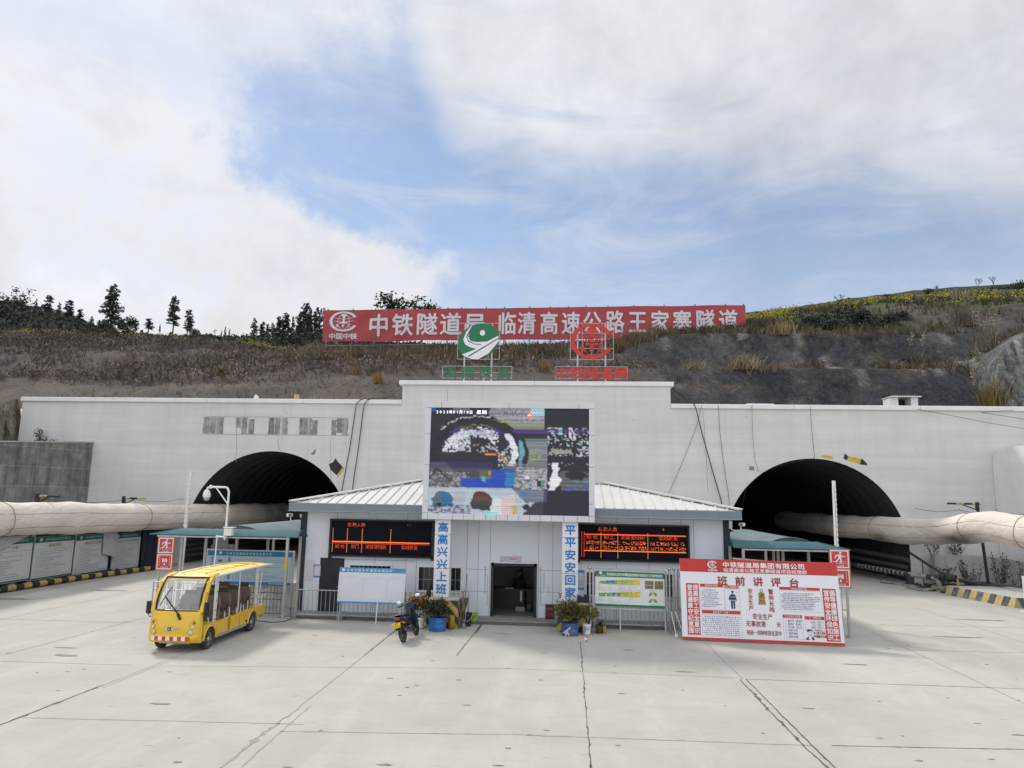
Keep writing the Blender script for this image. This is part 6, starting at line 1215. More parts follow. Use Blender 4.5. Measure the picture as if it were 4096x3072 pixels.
# ------------------------------------------------------------------ walkway shelters, way signs, masts, camera pole
teal = mat('teal_sheet', (.06, .14, .16), .75, .15, 1.5, spec=.15, dirt=.5, dcol=(.10, .135, .145), dscale=.9); pcream = mat('post_cream', (.40, .385, .35), .55, .15, 4, dirt=.35, dcol=(.2, .18, .15), dscale=3); ylw = mat('tape_yellow', (.62, .38, .02), .5, .1, 5)
def vault(mb, x0, x1, y0, y1, z, h, along='x', taper0=0., taper1=0.):
    n = 12; P = []
    for i in range(n+1):
        t = -1+2*i/n; P.append((t, z+h*(1-t*t)))
    if along == 'x':
        A_ = [(x0+taper0*(1-(1-t*t)) if taper0 else x0, (y0+y1)/2+(y1-y0)/2*t, zz) for t, zz in P]; B_ = [(x1-(taper1*t*t if taper1 else 0), (y0+y1)/2+(y1-y0)/2*t, zz) for t, zz in P]
        if taper0: A_ = [(x0+taper0*(zz-z)/h, a[1], zz) for a, (t, zz) in zip(A_, P)]
        if taper1: B_ = [(x1-taper1*(zz-z)/h, b[1], zz) for b, (t, zz) in zip(B_, P)]
    else:
        A_ = [((x0+x1)/2+(x1-x0)/2*t, y0, zz) for t, zz in P]; B_ = [((x0+x1)/2+(x1-x0)/2*t, y1, zz) for t, zz in P]
    k = n+1; mb.add(A_+B_, [(i, k+i, k+i+1, i+1) for i in range(n)], 0, True); mb.add([(p[0], p[1], p[2]-.03) for p in A_+B_], [(i+1, k+i+1, k+i, i) for i in range(n)], 0, True)
    for q in (A_, B_): mb.tube(q, .02, 6)
    for q in ((A_[0], B_[0]), (A_[-1], B_[-1])): mb.tube(q, .025, 6)
def shelter(x0, x1, px, label, side, bx0, bx1):
    t = thing('walkway_shelter', label, 'shelter', ((x0+x1)/2, 26.4, 0)); m = MB(); vault(m, x0, x1, 25.9, 26.9, 2.88, .22, 'x', 1.0 if side < 0 else 0, 1.0 if side > 0 else 0); m.build('roof', teal, t)
    m = MB(); vault(m, bx0, bx1, 26.9, 33.5, 2.85, .36, 'y'); m.build('branch_roof', mat('grey_sheet', (.11, .16, .18), .7, .12, 1.5, dirt=.4, dcol=(.3, .3, .3)), t)
    for x, y in px:
        m = MB(); m.beam((x, y, 0), (x, y, 2.87), .085); p = m.build('post', pcream, t)
        if abs(x-px[0][0]) < .05 and side < 0: MB().beam((x, y, 1.72), (x, y, 2.12), .092).build('tape_band', ylw, p)
    m = MB(); m.beam((x0+.3, 25.92, 2.82), (x1-.3, 25.92, 2.82), .05); m.beam((x0+.3, 26.9, 2.82), (x1-.3, 26.9, 2.82), .05); m.build('eaves_rail', steel, t)
shelter(-15.45, -9.78, [(-10.14, 25.9), (-10.02, 26.85), (-13.75, 26.9), (-12.95, 27.8), (-12.4, 29.5), (-11.55, 29.5), (-14.7, 26.9), (-11.5, 33), (-13.6, 33)], 'teal vaulted walkway shelter on pale posts left of the office, behind the yellow cart', -1, -13.9, -11.3)
shelter(5.9, 9.85, [(5.98, 26.9), (6.22, 25.95), (7.85, 26.9), (8.42, 29.5), (8.25, 29.5), (8.75, 26.9), (9.2, 25.95), (6.9, 33), (8.9, 33)], 'teal vaulted walkway shelter on pale posts right of the office, behind the red board', 1, 7.1, 9.2)
gt = MB(); gt.beam((6.0, 26.6, 2.45), (7.5, 26.6, 2.36), .05); gt.beam((7.5, 26.6, 2.36), (7.3, 26.6, 2.15), .05); gt.beam((7.58, 26.6, 2.4), (7.42, 26.6, 2.1), .04); tag(gt.build('gate_bar', wpaint), 'white bent bar under the teal shelter behind the red board', 'bar')
sg_red = mat('way_red', (.50, .06, .06), .5, .06, 2); sg_or = mat('way_frame', (.52, .13, .06), .5, .08, 2)
def way_sign(o, e1, label, ph):
    t = thing('way_sign', label, 'sign', (o[0]+.32, o[1], 0)); F = Frame(o, e1); m = MB(); m.slab(F, [(-.02, -.02), (.66, -.02), (.66, 1.28), (-.02, 1.28)], -.05, -.002); m.build('panel', sg_or, t)
    m = MB(); m.quad(F, .02, .02, .62, .60, .0); m.quad(F, .02, .66, .62, 1.25, .0); m.build('red_field', sg_red, t); m = MB()
    for v0, v1 in ((.02, .60), (.66, 1.25)): m.frame_rect(F, .02, v0, .62, v1, .035, .003)
    # walking figure over dashed lines
    c, v = .32, .98; P = lambda q: [(c+a, v+b) for a, b in q]
    m.disc(F, c+.03, v+.19, .035, .035, .004, 0, 16)
    for q in ([(-.03, .13), (.06, .13), (.05, -.0), (-.04, -.0)], [(-.03, .14), (-.0, .11), (-.09, .07), (-.13, .0), (-.16, .01), (-.12, .10)], [(.05, .13), (.06, .10), (.11, .07), (.18, .08), (.18, .05), (.10, .04), (.04, .08)], [(-.04, .01), (.01, .0), (-.05, -.07), (-.13, -.15), (-.16, -.12), (-.08, -.05)], [(.0, .01), (.05, .0), (.07, -.07), (.05, -.16), (.01, -.16), (.02, -.07)]): m.poly(F, P(q), .004)
    for v_ in (.86, .80):
        for i in range(5): m.quad(F, .08+.1*i, v_, .15+.1*i, v_+.012, .003)
    m.run(F, '人行通道', .18, .46, .69, .765, .004, 0, .015)
    # car seen from behind, arrow, side dashes
    v = .36; P = lambda q: [(c+a, v+b) for a, b in q]
    m.poly(F, P([(-.10, -.04), (.10, -.04), (.10, .04), (.075, .09), (-.075, .09), (-.10, .04)]), .004); m.quad(F, c-.09, v-.065, c-.05, v-.04, .004); m.quad(F, c+.05, v-.065, c+.09, v-.04, .004); m.poly(F, P([(-.02, -.09), (.02, -.09), (.02, -.14), (.045, -.14), (0, -.19), (-.045, -.14), (-.02, -.14)]), .004)
    for s_ in (-1, 1):
        for i in range(4): m.quad(F, c+s_*.20-.008, .18+.095*i, c+s_*.20+.008, .225+.095*i, .004)
    m.run(F, '机动车车道', .16, .48, .06, .13, .004, 0, .015); m.build('white_marks', p_wr, t)
    m = MB(); m.quad(F, c-.065, v+.045, c+.065, v+.08, .006); m.quad(F, c-.07, v-.015, c+.07, v+.0, .006); m.build('car_detail', sg_red, t)
    m = MB()
    for u in (.10, .54): m.beam(F(u, -.9-ph, -.08), F(u, 1.2, -.08), .06)
    m.build('leg', pcream, t)
way_sign((-16.3, 28.0, 1.36), (1, .05, 0), 'red pedestrian and vehicle lane sign on posts behind the cart at the left', .46)
way_sign((9.12, 25.85, 1.62), (1, -.05, 0), 'red pedestrian and vehicle lane sign behind the right end of the briefing board', .72)
def mast(x, y, z, lean_, label, flip):
    t = thing('slotted_mast', label, 'mast', (x, y, 0)); m = MB(); top = Vector((x+lean_, y, z)); base = Vector((x, y, 0)); m.beam(base, top, .11, .04); m.beam(base+Vector((flip*.06, .05, 0)), top+Vector((flip*.06, .05, 0)), .03, .10); m.build('mast_angle', whitep, t)
    k = MB(); n = 28
    for i in range(n): p = base.lerp(top, (i+.5)/n)+Vector((0, -.023, 0)); k.beam(p+Vector((-.025, 0, -.06)), p+Vector((.02, 0, .06)), .026, .004); k.box((p.x+.035, p.y, p.z+.06), (.02, .004, .03))
    k.build('slot', black_m, t); k = MB()
    for i in range(6, n-1): w_ = .05+.05*(1-i/n); p = base.lerp(top, i/n); k.hexa([p+Vector((flip*a, b_, c_)) for a, b_, c_ in ((.05, -.02, 0), (.05+w_, -.02, .02), (.05+w_, .02, .02), (.05, .02, 0), (.05, -.02, .15), (.05+w_*.6, -.02, .16), (.05+w_*.6, .02, .16), (.05, .02, .15))])
    k.build('rung_plate', whitep, t)
mast(-15.55, 28.6, 5.3, .05, 'white slotted steel mast rising behind the left teal shelter', -1); mast(10.15, 28.2, 5.32, .06, 'white slotted steel mast rising behind the right teal shelter', 1)
cp_ = thing('camera_pole', 'white hooked pole with a dome camera and control box over the left teal shelter', 'camera pole', (-12.45, 25.75, 0)); x, y = -12.45, 25.75
m = MB(); m.tube([(x-.35, y, 0), (x-.31, y, 2.9)], .026, 8); m.tube([(x-.02, y, 2.75), (x, y, 3.2), (x, y, 4.5), (x-.06, y, 4.62), (x-.15, y, 4.65), (x-.62, y, 4.65)], .038, 10); m.tube([(x-.02, y, 4.05), (x-.5, y, 4.63)], .025, 8); m.tube([(x-.36, y, 2.85), (x+.05, y, 2.85)], .03, 8); m.build('pole_shaft', whitep, cp_)
m = MB(); m.lathe([(.03, 0), (.08, .1), (.05, .14)], (x-.62, y, 4.65), 12, 0, (-1, 0, 0)); m.tube([(x-.7, y, 4.65), (x-.82, y, 4.62), (x-.84, y, 4.54)], .04, 8); m.build('camera_arm', whitep, cp_)
m = MB(); m.lathe([(.03, .24), (.09, .2), (.135, .08), (.135, -.02), (.125, -.05)], (x-.84, y, 4.32), 18); dm = m.build('dome_camera', whitep, cp_); m = MB(); m.ball((x-.84, y, 4.26), (.115, .115, .12), 0, 16, 10); m.build('dome_lens', mat('dome_grey', (.35, .36, .37), .2, .1, 5, coat=.4), dm)
m = MB(); m.box((x+.12, y, 3.03), (.3, .22, .28), 0, 0, .02); m.box((x+.14, y, 3.19), (.38, .3, .03), 0, 0, .006); m.build('control_box', whitep, cp_)
# ------------------------------------------------------------------ ventilation ducts
duct_m = attr_mat('duct_fabric', rough=.75, spec=.2, bump=2.6)
seam_m = mat('duct_seam', (.20, .15, .115), .8, .2, 4)
def duct(path, r0, seams, label, seed, stains):
    pts = [Vector(p) for p in path]; t = thing('ventilation_duct', label, 'duct', tuple(pts[0]*.5+pts[-1]*.5)); P = []
    for i in range(len(pts)-1):                            # Catmull-Rom through the hanging points
        p0, p1, p2, p3 = pts[max(0, i-1)], pts[i], pts[i+1], pts[min(len(pts)-1, i+2)]
        n = max(4, int((p2-p1).length/.22))
        for j in range(n):
            s = j/n; P.append(.5*((2*p1)+(p2-p0)*s+(2*p0-5*p1+4*p2-p3)*s*s+(-p0+3*p1-3*p2+p3)*s**3))
    P.append(pts[-1]); n = 36; vs = []
    for i, p in enumerate(P):
        d = (P[min(i+1, len(P)-1)]-P[max(i-1, 0)]).normalized(); x = d.cross(Vector((0, 0, 1))).normalized(); y = x.cross(d)
        ring = min(1, min(abs(p.y-s) for s in seams)/.35)
        an = 2*np.pi*np.arange(n)/n; w = fbm(p.y*.9+seed+0*an, an*1.5+seed, 70)*.12 + fbm(p.y*2.6+0*an, an*3, 71)*.05*np.where(np.sin(an) < 0, 1, .4)
        rr_ = r0*(1+.035*math.sin(p.y*1.15+seed)+.025*math.sin(p.y*2.6+seed*2)+w-.05*np.maximum(0, -np.sin(an))*math.sin(p.y*.8+seed)-.035*(1-ring))
        for a, r in zip(an, rr_): vs.append(p+x*math.cos(a)*r+y*math.sin(a)*r)
    va = np.array([tuple(v) for v in vs]); nz_ = (fbm(va[:, 1]*.6, va[:, 2]*1.5, 72)*1.3+.5)[:, None]; c = np.array([[.72, .66, .60]])*(1-nz_*.5)+np.array([[.52, .44, .375]])*nz_*.5
    th = np.tile(np.arange(n)*10., len(P))
    for (yc, ac, dy, da, col, k) in stains:
        q = np.exp(-((va[:, 1]-yc)/dy)**2-((((th-ac+180) % 360)-180)/da)**2)*k*(.6+.8*(fbm(va[:, 1]*2.2, th*.06, 73)+.5)); q = np.clip(q, 0, 1)[:, None]; c = c*(1-q)+np.array([col])*q
    sk = tinted('duct_skin', va-np.array(t.location), [(i*n+j, i*n+(j+1) % n, (i+1)*n+(j+1) % n, (i+1)*n+j) for i in range(len(P)-1) for j in range(n)], c, duct_m, t, smooth=True)
    for s in seams:
        i = min(range(len(P)), key=lambda k: abs(P[k].y-s)); m = MB(); m.tube([vs[i*n+j % n]+(vs[i*n+j % n]-P[i]).normalized()*.006 for j in range(n+1)], .018, 5); m.build('seam_ring', seam_m, t)
    m = MB()
    for j in (2, 33): m.tube([vs[i*n+(j if seed < 5 else (18-j) % n)]+(vs[i*n+(j if seed < 5 else (18-j) % n)]-P[i]).normalized()*.003 for i in range(0, len(P), 2)], .008, 4)
    m.build('seam_line', seam_m, t)
    return t
brown, sooty = (.13, .085, .055), (.085, .078, .072)
duct([(-24.2, 21, 3.1), (-24, 25, 3.12), (-24, 28.5, 3.14), (-24, 32, 3.1), (-24, 36, 3.02), (-23.9, 39, 2.95), (-23.4, 42.2, 2.92), (-22.6, 45, 2.92), (-22.3, 49, 2.92), (-22.2, 62, 2.9)], .74, [23, 28.9, 39.0, 45.2, 52], 'fat beige fabric air duct running into the left tunnel bore above the notice boards', 1.3, [(43, 310, 1.2, 45, brown, .5), (39.2, 290, .5, 40, brown, .35), (29, 280, .5, 60, brown, .3)])
duct([(21.2, 24, 3.2), (20.8, 28, 3.2), (20.6, 31.5, 3.25), (20.5, 34, 3.35), (20.5, 36.3, 3.5), (20.4, 38.2, 3.3), (20.2, 40.5, 3.05), (19.6, 43, 2.98), (18.9, 45.8, 2.98), (18.4, 50, 2.95), (18.2, 62, 2.95)], .72, [29, 33.6, 38.0, 45.4, 52], 'fat beige fabric air duct sagging into the right tunnel bore, with a dark soot stain', 7.7, [(38.4, 232, 1.5, 38, sooty, 1.0), (44.6, 225, .7, 35, brown, .9), (33.6, 250, .6, 50, brown, .3)])
stripe_y, stripe_k = mat('pole_yellow', (.36, .28, .08), .7, .25, 5, dirt=.5, dcol=(.3, .25, .18), dscale=3), mat('pole_black', (.022, .022, .025), .7, .3, 5)
def striped(mb, a, b, r, step, n=10):
    a, b = Vector(a), Vector(b); l = (b-a).length; k = max(1, int(l/step))
    for i in range(k): mb.tube([a.lerp(b, i/k), a.lerp(b, (i+1)/k)], r, n, i % 2)
def bracket(x, y, z, dx, label, leanx=0.):
    t = thing('duct_bracket', label, 'bracket post', (x, y, 0), 'striped bracket posts along the ducts'); a, b = MB(), MB(); b.tube([(x+leanx, y, 0), (x, y, z-.1)], .075, 10)
    striped(a, (x-.1*dx, y, z), (x+dx, y, z), .055, .4); b.slab(Frame((x, y-.02, z), (1, 0, 0)), [(-.12, -.28), (.06, -.28), (.06, .1), (-.12, .1)], -.02, .05); b.beam((x, y, z-.32), (x+dx*.5, y, z-.05), .05)
    b.build('post', stripe_k, t); a.build('arm', [stripe_y, stripe_k], t)
bracket(-24.55, 31.8, 4.13, 1.0, 'yellow and black bracket arm over the left duct, in front of the dark block wall'); bracket(-24.55, 38.4, 4.03, 1.2, 'black bracket arm over the left duct, against the white portal wall'); bracket(21.5, 39.3, 4.55, -1.5, 'leaning black post with a bracket arm over the right duct', .25)
wr = MB()
for x0, ys_, z, s in ((-24.2, (27, 31.8, 38.4, 44), 3.98, 1), (20.6, (28, 33, 36, 39.3, 44), 4.25, 1)):
    for a, b in zip(ys_, ys_[1:]): wr.tube([(x0+.1*math.sin(i), a+(b-a)*i/12, z-.16*math.sin(math.pi*i/12)) for i in range(13)], .012, 4)
tag(wr.build('hanging_wire', rubber), 'thin dark wires hung along the tops of the two ducts', 'wire')

# ------------------------------------------------------------------ rule boards under the left duct, pipes on the ground
hg = mat('band_darkgreen', (.012, .085, .06), .55, .12, 3); bw2 = mat('board_dull', (.52, .53, .545), .55, .06, 1.2, dirt=.15, dcol=(.3, .31, .33), dscale=1); pg = mat('print_dim', (.15, .16, .18), .7); tan = mat('print_tan', (.30, .24, .16), .7)
def rule_board(y0, y1, zb, zt, title, label, seed, torn=0):
    t = thing('rule_board', label, 'notice board', (-24.4, (y0+y1)/2, 0), 'rule boards under the left duct'); F = Frame((-24.4, y0, zb), (0, 1, 0)); w_, h_ = y1-y0-.04, zt-zb; r = random.Random(seed)
    MB().slab(F, [(0, 0), (w_, 0), (w_, h_), (0, h_)], -.03, 0).build('panel', bw2, t); [MB().quad(F, 0, p, w_, q, .003).build('green_band', hg, t) for p, q in ((h_-.27, h_), (0, .05))]
    d = MB(); d.run(F, '云南交投集团云岭建设有限公司', w_*.24, w_*.9, h_-.20, h_-.07, .006, 0, .015, fill=.9); d.build('lettering', mat('letter_dim', (.45, .52, .5), .6), t); MB().disc(F, w_*.14, h_-.135, .09, .08, .005).build('emblem', _mats['letter_dim'], t)
    d = MB(); d.run(F, title, w_*.5-.11*len(title), w_*.5+.11*len(title), h_-.5, h_-.34, .006, 0, .02, fill=.85); d.build('title', tan, t)
    d = MB(); d.frame_rect(F, .12, .12, w_-.12, h_-.58, .012, .004)
    for i in range(11): d.scribble(F, .22+(.1 if i < 2 else 0), w_-.2, h_-.70-.095*i*(h_/1.85), .036, .005, 0, r, lo=.3, hi=.95)
    d.build('small_print', pg, t)
    f = MB()
    for u in (0, w_): f.beam((-24.44, y0+u, 0), (-24.44, y0+u, zt+.12), .05)
    f.beam((-24.44, y0, zb-.02), (-24.44, y1, zb-.02), .05); f.build('leg', steel, t)
    if torn:                                                # a corner of the printed sheet hangs loose
        d = MB(); G = lambda u, v, w: F(u, v, w)
        d.add([G(w_*.76, h_*1.02, .03), G(w_*1.18, h_*1.04, .08), G(w_*1.16, h_*.30, .16), G(w_*1.0, h_*.36, .28), G(w_*.74, h_*.48, .12), G(w_*.92, h_*.7, .2)], [(0, 5, 1), (0, 4, 5), (4, 3, 5), (5, 3, 2), (5, 2, 1)], 0, True); d.build('torn_sheet', mat('sheet_back', (.40, .40, .42), .7, .1, 3), t)
rule_board(28.6, 31.65, .38, 2.28, '安全生产“十戒”', 'rule board at the left edge under the duct, its top covered by a drooping sheet', 1); rule_board(31.75, 34.45, .32, 2.24, '班前须知', 'second rule board from the left under the duct, undamaged', 2)
rule_board(34.55, 37.3, .22, 2.18, '隧道安全规程', 'third rule board from the left under the duct, with a torn corner hanging loose', 3, 1); rule_board(37.6, 40.1, .12, 2.1, '隧道施工安全九条规定', 'rightmost rule board under the duct, next to the tunnel mouth', 4); rule_board(25.4, 28.5, .4, 2.3, '安全生产规定', 'rule board cut off by the left edge of the photo', 5)
d = MB(); d.add([(-24.36, 28.0, 2.3), (-24.3, 31.4, 2.42), (-24.2, 30.6, 2.2), (-24.15, 29.6, 1.9), (-24.1, 28.8, 1.62), (-24.1, 27.6, 1.4)], [(0, 2, 1), (0, 3, 2), (0, 4, 3), (0, 5, 4)], 0, True); tag(d.build('drooping_sheet', mat('sheet_back', (.4,)*3)), 'grey plastic sheet drooping over the leftmost rule board', 'sheet')
bkd = MB(); bkd.box((-24.75, 35.5, 1.2), (.06, 17, 2.4)); tag(bkd.build('dark_fence', mat('shade_cloth', (.03, .034, .04), .9, .3, 2)), 'dark cloth fence behind the rule boards under the left duct', 'fence')
mc = MB(); n = 20
for j in range(6): mc.add([(-24.35+.1*math.sin(k*1.1)+.0*j, 40.2+2.6*k/n, 2.05*jj/5+.05) for jj in (j, j+1) for k in range(n+1)], [(k, k+1, n+1+k+1, n+1+k) for k in range(n)], 0, True)
tag(mc.build('dark_curtain', mat('curtain_dark', (.02, .026, .04), .85, .2, 3)), 'dark pleated sheet hanging between the rule boards and the left tunnel mouth', 'curtain')
tp = thing('striped_pipe', 'black and yellow striped pipe lying along the foot of the rule boards', 'pipe', (-23.9, 34, 0)); a = MB()
pth = [Vector((-24.3, 24, .16)), Vector((-24.15, 30, .16)), Vector((-23.95, 34.5, .15)), Vector((-23.55, 37.5, .14)), Vector((-23.3, 40.4, .13))]; k = 0
for p, q in zip(pth, pth[1:]):
    n = int((q-p).length/.42)
    for i in range(n): a.tube([p.lerp(q, i/n), p.lerp(q, (i+1)/n)], .13, 12, k % 2); k += 1
a.build('pipe_body', [stripe_y, stripe_k], tp)
m = MB()
for i in range(60): y = rnd.uniform(28.5, 38); m.box((-24.55+rnd.uniform(-.2, .3), y, .1+rnd.uniform(0, .15)), (rnd.uniform(.05, .3), rnd.uniform(.05, .5), rnd.uniform(.04, .2)), rnd.randrange(2), rnd.uniform(0, 3))
o = m.build('rubble', [mat('rubble_dark', (.05, .048, .045), .95, .4, 4), mat('rubble_pale', (.28, .27, .25), .95, .3, 4)]); tag(o, 'loose dark rubble under the rule boards by the striped pipe', 'rubble'); o['kind'] = 'stuff'
pp = thing('utility_pipes', 'dark utility pipes and cables running along the wall of the left bore', 'pipes', (-22.6, 46, 0))
m = MB(); [m.tube([(-23.6+dx, 43.6, z), (-23.2+dx, 50, z), (-23.1+dx, 60, z)], r_, 8) for dx, z, r_ in ((0, .5, .09), (.15, .85, .07), (.05, 1.15, .06), (.1, 1.5, .05))]; m.build('pipe_body', mat('pipe_dark', (.05, .05, .055), .6, .3, 4), pp)
m = MB(); m.box((-19.4, 40, .75), (1.2, .6, 1.5), 0, .1, .03); m.slab(Frame((-19.8, 39.65, 1.45)), [(0, -.7), (.9, -.55), (.8, .55), (-.05, .35)], 0, .03); tag(m.build('covered_crate', mat('crate_grey', (.13, .125, .12), .85, .3, 3)), 'grey sheet-covered crate standing in the left tunnel mouth', 'crate')
# right side: pipes, valve, planks, kerb island, weeds
rp = thing('utility_pipes', 'dark and banded utility pipes coming out of the right bore to a valve', 'pipes', (18.8, 44, 0)); pd = mat('pipe_dark', (.05,)*3); pw = mat('pipe_band', (.30, .285, .26), .8, .3, 4)
m = MB(); [m.tube(q, r_, 10) for q, r_ in (([(18.5, 60, 1.55), (18.8, 46, 1.45), (19.4, 42.8, 1.35)], .13), ([(18.3, 60, 1.15), (18.6, 46, 1.02), (19.2, 42.6, .95)], .11), ([(18.2, 60, .7), (18.3, 47, .62), (19.1, 42.4, .60), (20.2, 41.0, .55)], .14), ([(19.6, 43, 1.75), (20.2, 41.5, 1.0), (20.5, 40.6, .6), (21.2, 39.8, .5), (22.2, 37.5, .35), (22.4, 34, .3)], .07))]; A_, B_ = Vector((18.3, 47, .62)), Vector((19.1, 42.4, .60))
for i in range(12): m.tube([A_.lerp(B_, (i+.25)/12), A_.lerp(B_, (i+.6)/12)], .146, 10, 1)
m.tube([(19.2, 42.3, .6), (19.75, 41.5, .58)], .15, 10, 1); m.tube([(19.9, 41.3, .56), (20.1, 41.1, .5), (20.15, 41, .1)], .12, 10, 1); m.build('pipe_body', [pd, pw], rp)
m = MB(); m.tube([(19.75, 41.9, .0), (19.75, 41.9, 1.4)], .03, 8); m.tube([(18.55, 43.5, .55), (18.1, 43.2, .4), (17.9, 43, .05), (18.6, 42.6, .03)], .03, 8); m.box((19.2, 42.3, .35), (.3, .4, .6)); m.build('pipe_stand', pd, rp)
vl = thing('valve', 'rusty black gate valve at the end of the pipes beside the striped kerb', 'valve', (20.5, 40.7, 0)); m = MB(); m.ball((20.5, 40.7, .62), (.22, .2, .24), 0, 12, 8); m.lathe([(.2, -.05), (.2, .05)], (20.3, 40.85, .6), 14, 0, (.6, -.6, 0)); m.lathe([(.2, -.05), (.2, .05)], (20.7, 40.5, .6), 14, 0, (.6, -.6, 0)); m.tube([(20.5, 40.7, .8), (20.5, 40.7, 1.05)], .03, 8); m.lathe([(.13, -.015), (.15, 0), (.13, .015)], (20.5, 40.7, 1.05), 14); m.build('valve_body', pd, vl); MB().tube([(20.7, 40.5, .55), (22.5, 38.8, .45), (23.4, 36, .35)], .1, 10).build('outlet_pipe', mat('pipe_mud', (.10, .085, .07), .85, .3, 4), vl)
m = MB(); m.box((20.45, 40.35, .18), (.5, .4, .36), 0, .2, .02); tag(m.build('battery_box', mat('box_black', (.02, .022, .03), .6, .2, 4)), 'black box on the ground under the valve', 'box')
m = MB(); m.beam((18.6, 39.6, .07), (20.3, 40.2, .25), .16, .05); m.beam((19.4, 39.4, .04), (20.2, 38.9, .06), .05, .05); m.beam((18.2, 40.6, .05), (19.6, 40.2, .07), .2, .06); tag(m.build('plank', mat('plank_grey', (.27, .25, .22), .9, .3, 3)), 'weathered planks lying in front of the pipes at the right bore', 'planks')
m = MB(); m.tube([(19.3, 39.3, .16), (20.3, 38.9, .17)], .16, 12, 0); tag(m.build('pipe_offcut', mat('pipe_old', (.20, .18, .15), .9, .5, 4)), 'short old pipe lying at the end of the striped kerb', 'pipe')
m = MB()
for i in range(140): x, y = rnd.uniform(18.6, 24), rnd.uniform(39.2, 43); m.box((x, y, .05), (rnd.uniform(.05, .4), rnd.uniform(.05, .4), rnd.uniform(.05, .2)), rnd.randrange(2), rnd.uniform(0, 3))
o = m.build('rubble', [mat('rubble_dark', (.05,)*3), mat('rubble_pale', (.28,)*3)]); tag(o, 'dark rubble and soil strewn round the pipes at the right bore', 'rubble'); o['kind'] = 'stuff'
ki = thing('striped_kerb', 'raised concrete kerb island with worn yellow and black stripes at the right', 'kerb', (20.5, 36.5, 0)); KA, KB = Vector((19.2, 38.6, 0)), Vector((19.95, 34.25, 0)); kh = .44
m = MB(); off = Vector((3.6, .2, 0)); m.hexa([KA, KB, KB+off, KA+off, KA+Vector((.12, 0, kh)), KB+Vector((.12, .02, kh)), KB+off+Vector((0, 0, kh)), KA+off+Vector((0, 0, kh))]); m.build('kerb_body', mat('kerb_top', (.46, .455, .43), .9, .15, 2, .3, 15, dirt=.4), ki)
ys_, ks_ = MB(), MB(); n = 11; out = Vector((-.006, -.001, 0)); dd = (KB-KA)/n
for i in range(n):
    q = [KA+dd*i, KA+dd*(i+1), KA+dd*(i+1)+Vector((.12, 0, kh)), KA+dd*i+Vector((.12, 0, kh))]; sh = dd*.25
    q[2] += sh*(i < n-1); q[3] += sh*(i > 0); (ys_ if i % 2 == 0 else ks_).add([p+out for p in q], [(3, 2, 1, 0), (0, 1, 2, 3)][:1])
ks_.add([KB+Vector((.35, -.008, 0)), KB+Vector((1.3, .05, 0)), KB+Vector((1.3, .05, kh)), KB+Vector((.12, -.004, kh))], [(0, 1, 2, 3)]); ys_.add([KB+Vector((0, -.008, 0)), KB+Vector((.345, -.008, 0)), KB+Vector((.115, -.006, kh))], [(0, 1, 2)])
ys_.build('yellow_stripe', mat('kerb_yellow', (.44, .35, .14), .9, .3, 6, .3, 20, dirt=.85, dcol=(.42, .4, .36), dscale=2.5), ki); ks_.build('black_stripe', mat('kerb_black', (.075, .08, .095), .9, .35, 6, .3, 20, dirt=.8, dcol=(.30, .30, .29), dscale=2.5), ki)
a = MB(); striped(a, (22.6, 37.2, .55), (23.6, 33.6, .52), .08, .42); tag(a.build('striped_bar', [stripe_y, stripe_k]), 'short yellow and black striped bar lying behind the kerb island', 'bar')
a = MB(); a.tube([(19.75, 38.4, .4), (19.75, 38.4, .78)], .05, 8); tag(a.build('stub_post', mat('stub_orange', (.40, .24, .1), .8, .3, 5)), 'short orange-brown stub post at the far corner of the kerb island', 'post')
es = thing('edge_sign', 'white standing sign cut off by the right edge of the photo', 'sign', (20.0, 33.2, 0)); F = Frame((19.78, 33.2, .25), (1, .0, 0), (.05, .1, 1)); MB().slab(F, [(0, 0), (.9, 0), (.9, 1.25), (0, 1.25)], -.03, 0).build('panel', wpaint, es); MB().quad(F, 0, .42, .9, .56, .003).build('blue_band', mat('strip_sky', (.05,)*3), es); f = MB(); f.beam((19.72, 33.1, 0), F(.06, .9, -.02), .04); f.beam((20.6, 33.1, 0), F(.85, .9, -.02), .04); f.box((19.7, 33.1, .02), (.3, .2, .04)); f.build('leg', wpaint, es)

# ------------------------------------------------------------------ cables over the portal wall
def cable(paths, r, label, m=rubber):
    c = MB()
    for p in paths: c.tube(p, r, 6)
    return tag(c.build('hanging_cable', m), label, 'cable')
y = WY-.12
cable([[(-10.5, 44.6, 11.3), (-11.6, 44.5, 10.7), (-12.6, 44.2, 10.5), (-13.0, y-.1, 10.42), (-13.25, y-.12, 10.15), (-13.35, y, 9.6), (-13.55, y, 7.5), (-13.75, y, 6), (-14.0, y, 4.2), (-14.1, y, 2.5)]], .028, 'outer one of two thick black cables hanging down the wall right of the left bore')
cable([[(-11.0, 44.5, 10.75), (-12.0, 44.3, 10.48), (-12.55, y-.1, 10.42), (-12.75, y-.12, 10.1), (-12.85, y, 9.5), (-13.0, y, 7.5), (-13.2, y, 5.5), (-13.35, y, 3.5)]], .028, 'inner one of two thick black cables hanging down the wall right of the left bore')
cable([[(6.5, 44.5, 11.5), (7.2, 44.5, 10.9), (7.7, 44.3, 10.4), (7.85, y-.1, 10.3), (7.95, y-.12, 10.0), (8.3, y, 8.5), (8.8, y, 6.5), (9.3, y, 4.6), (9.5, y, 3.6)], [(7.7, 44.4, 10.4), (8.4, 44.6, 10.45), (9.0, 44.8, 10.3)]], .028, 'thick black cable slanting down the wall right of the office roof')
cable([[(8.3, y-.1, 10.25), (8.0, y, 9), (7.2, y, 7), (6.4, y, 5.2), (6.0, y, 4.4)]], .012, 'thin wire slanting left down the wall behind the office roof')
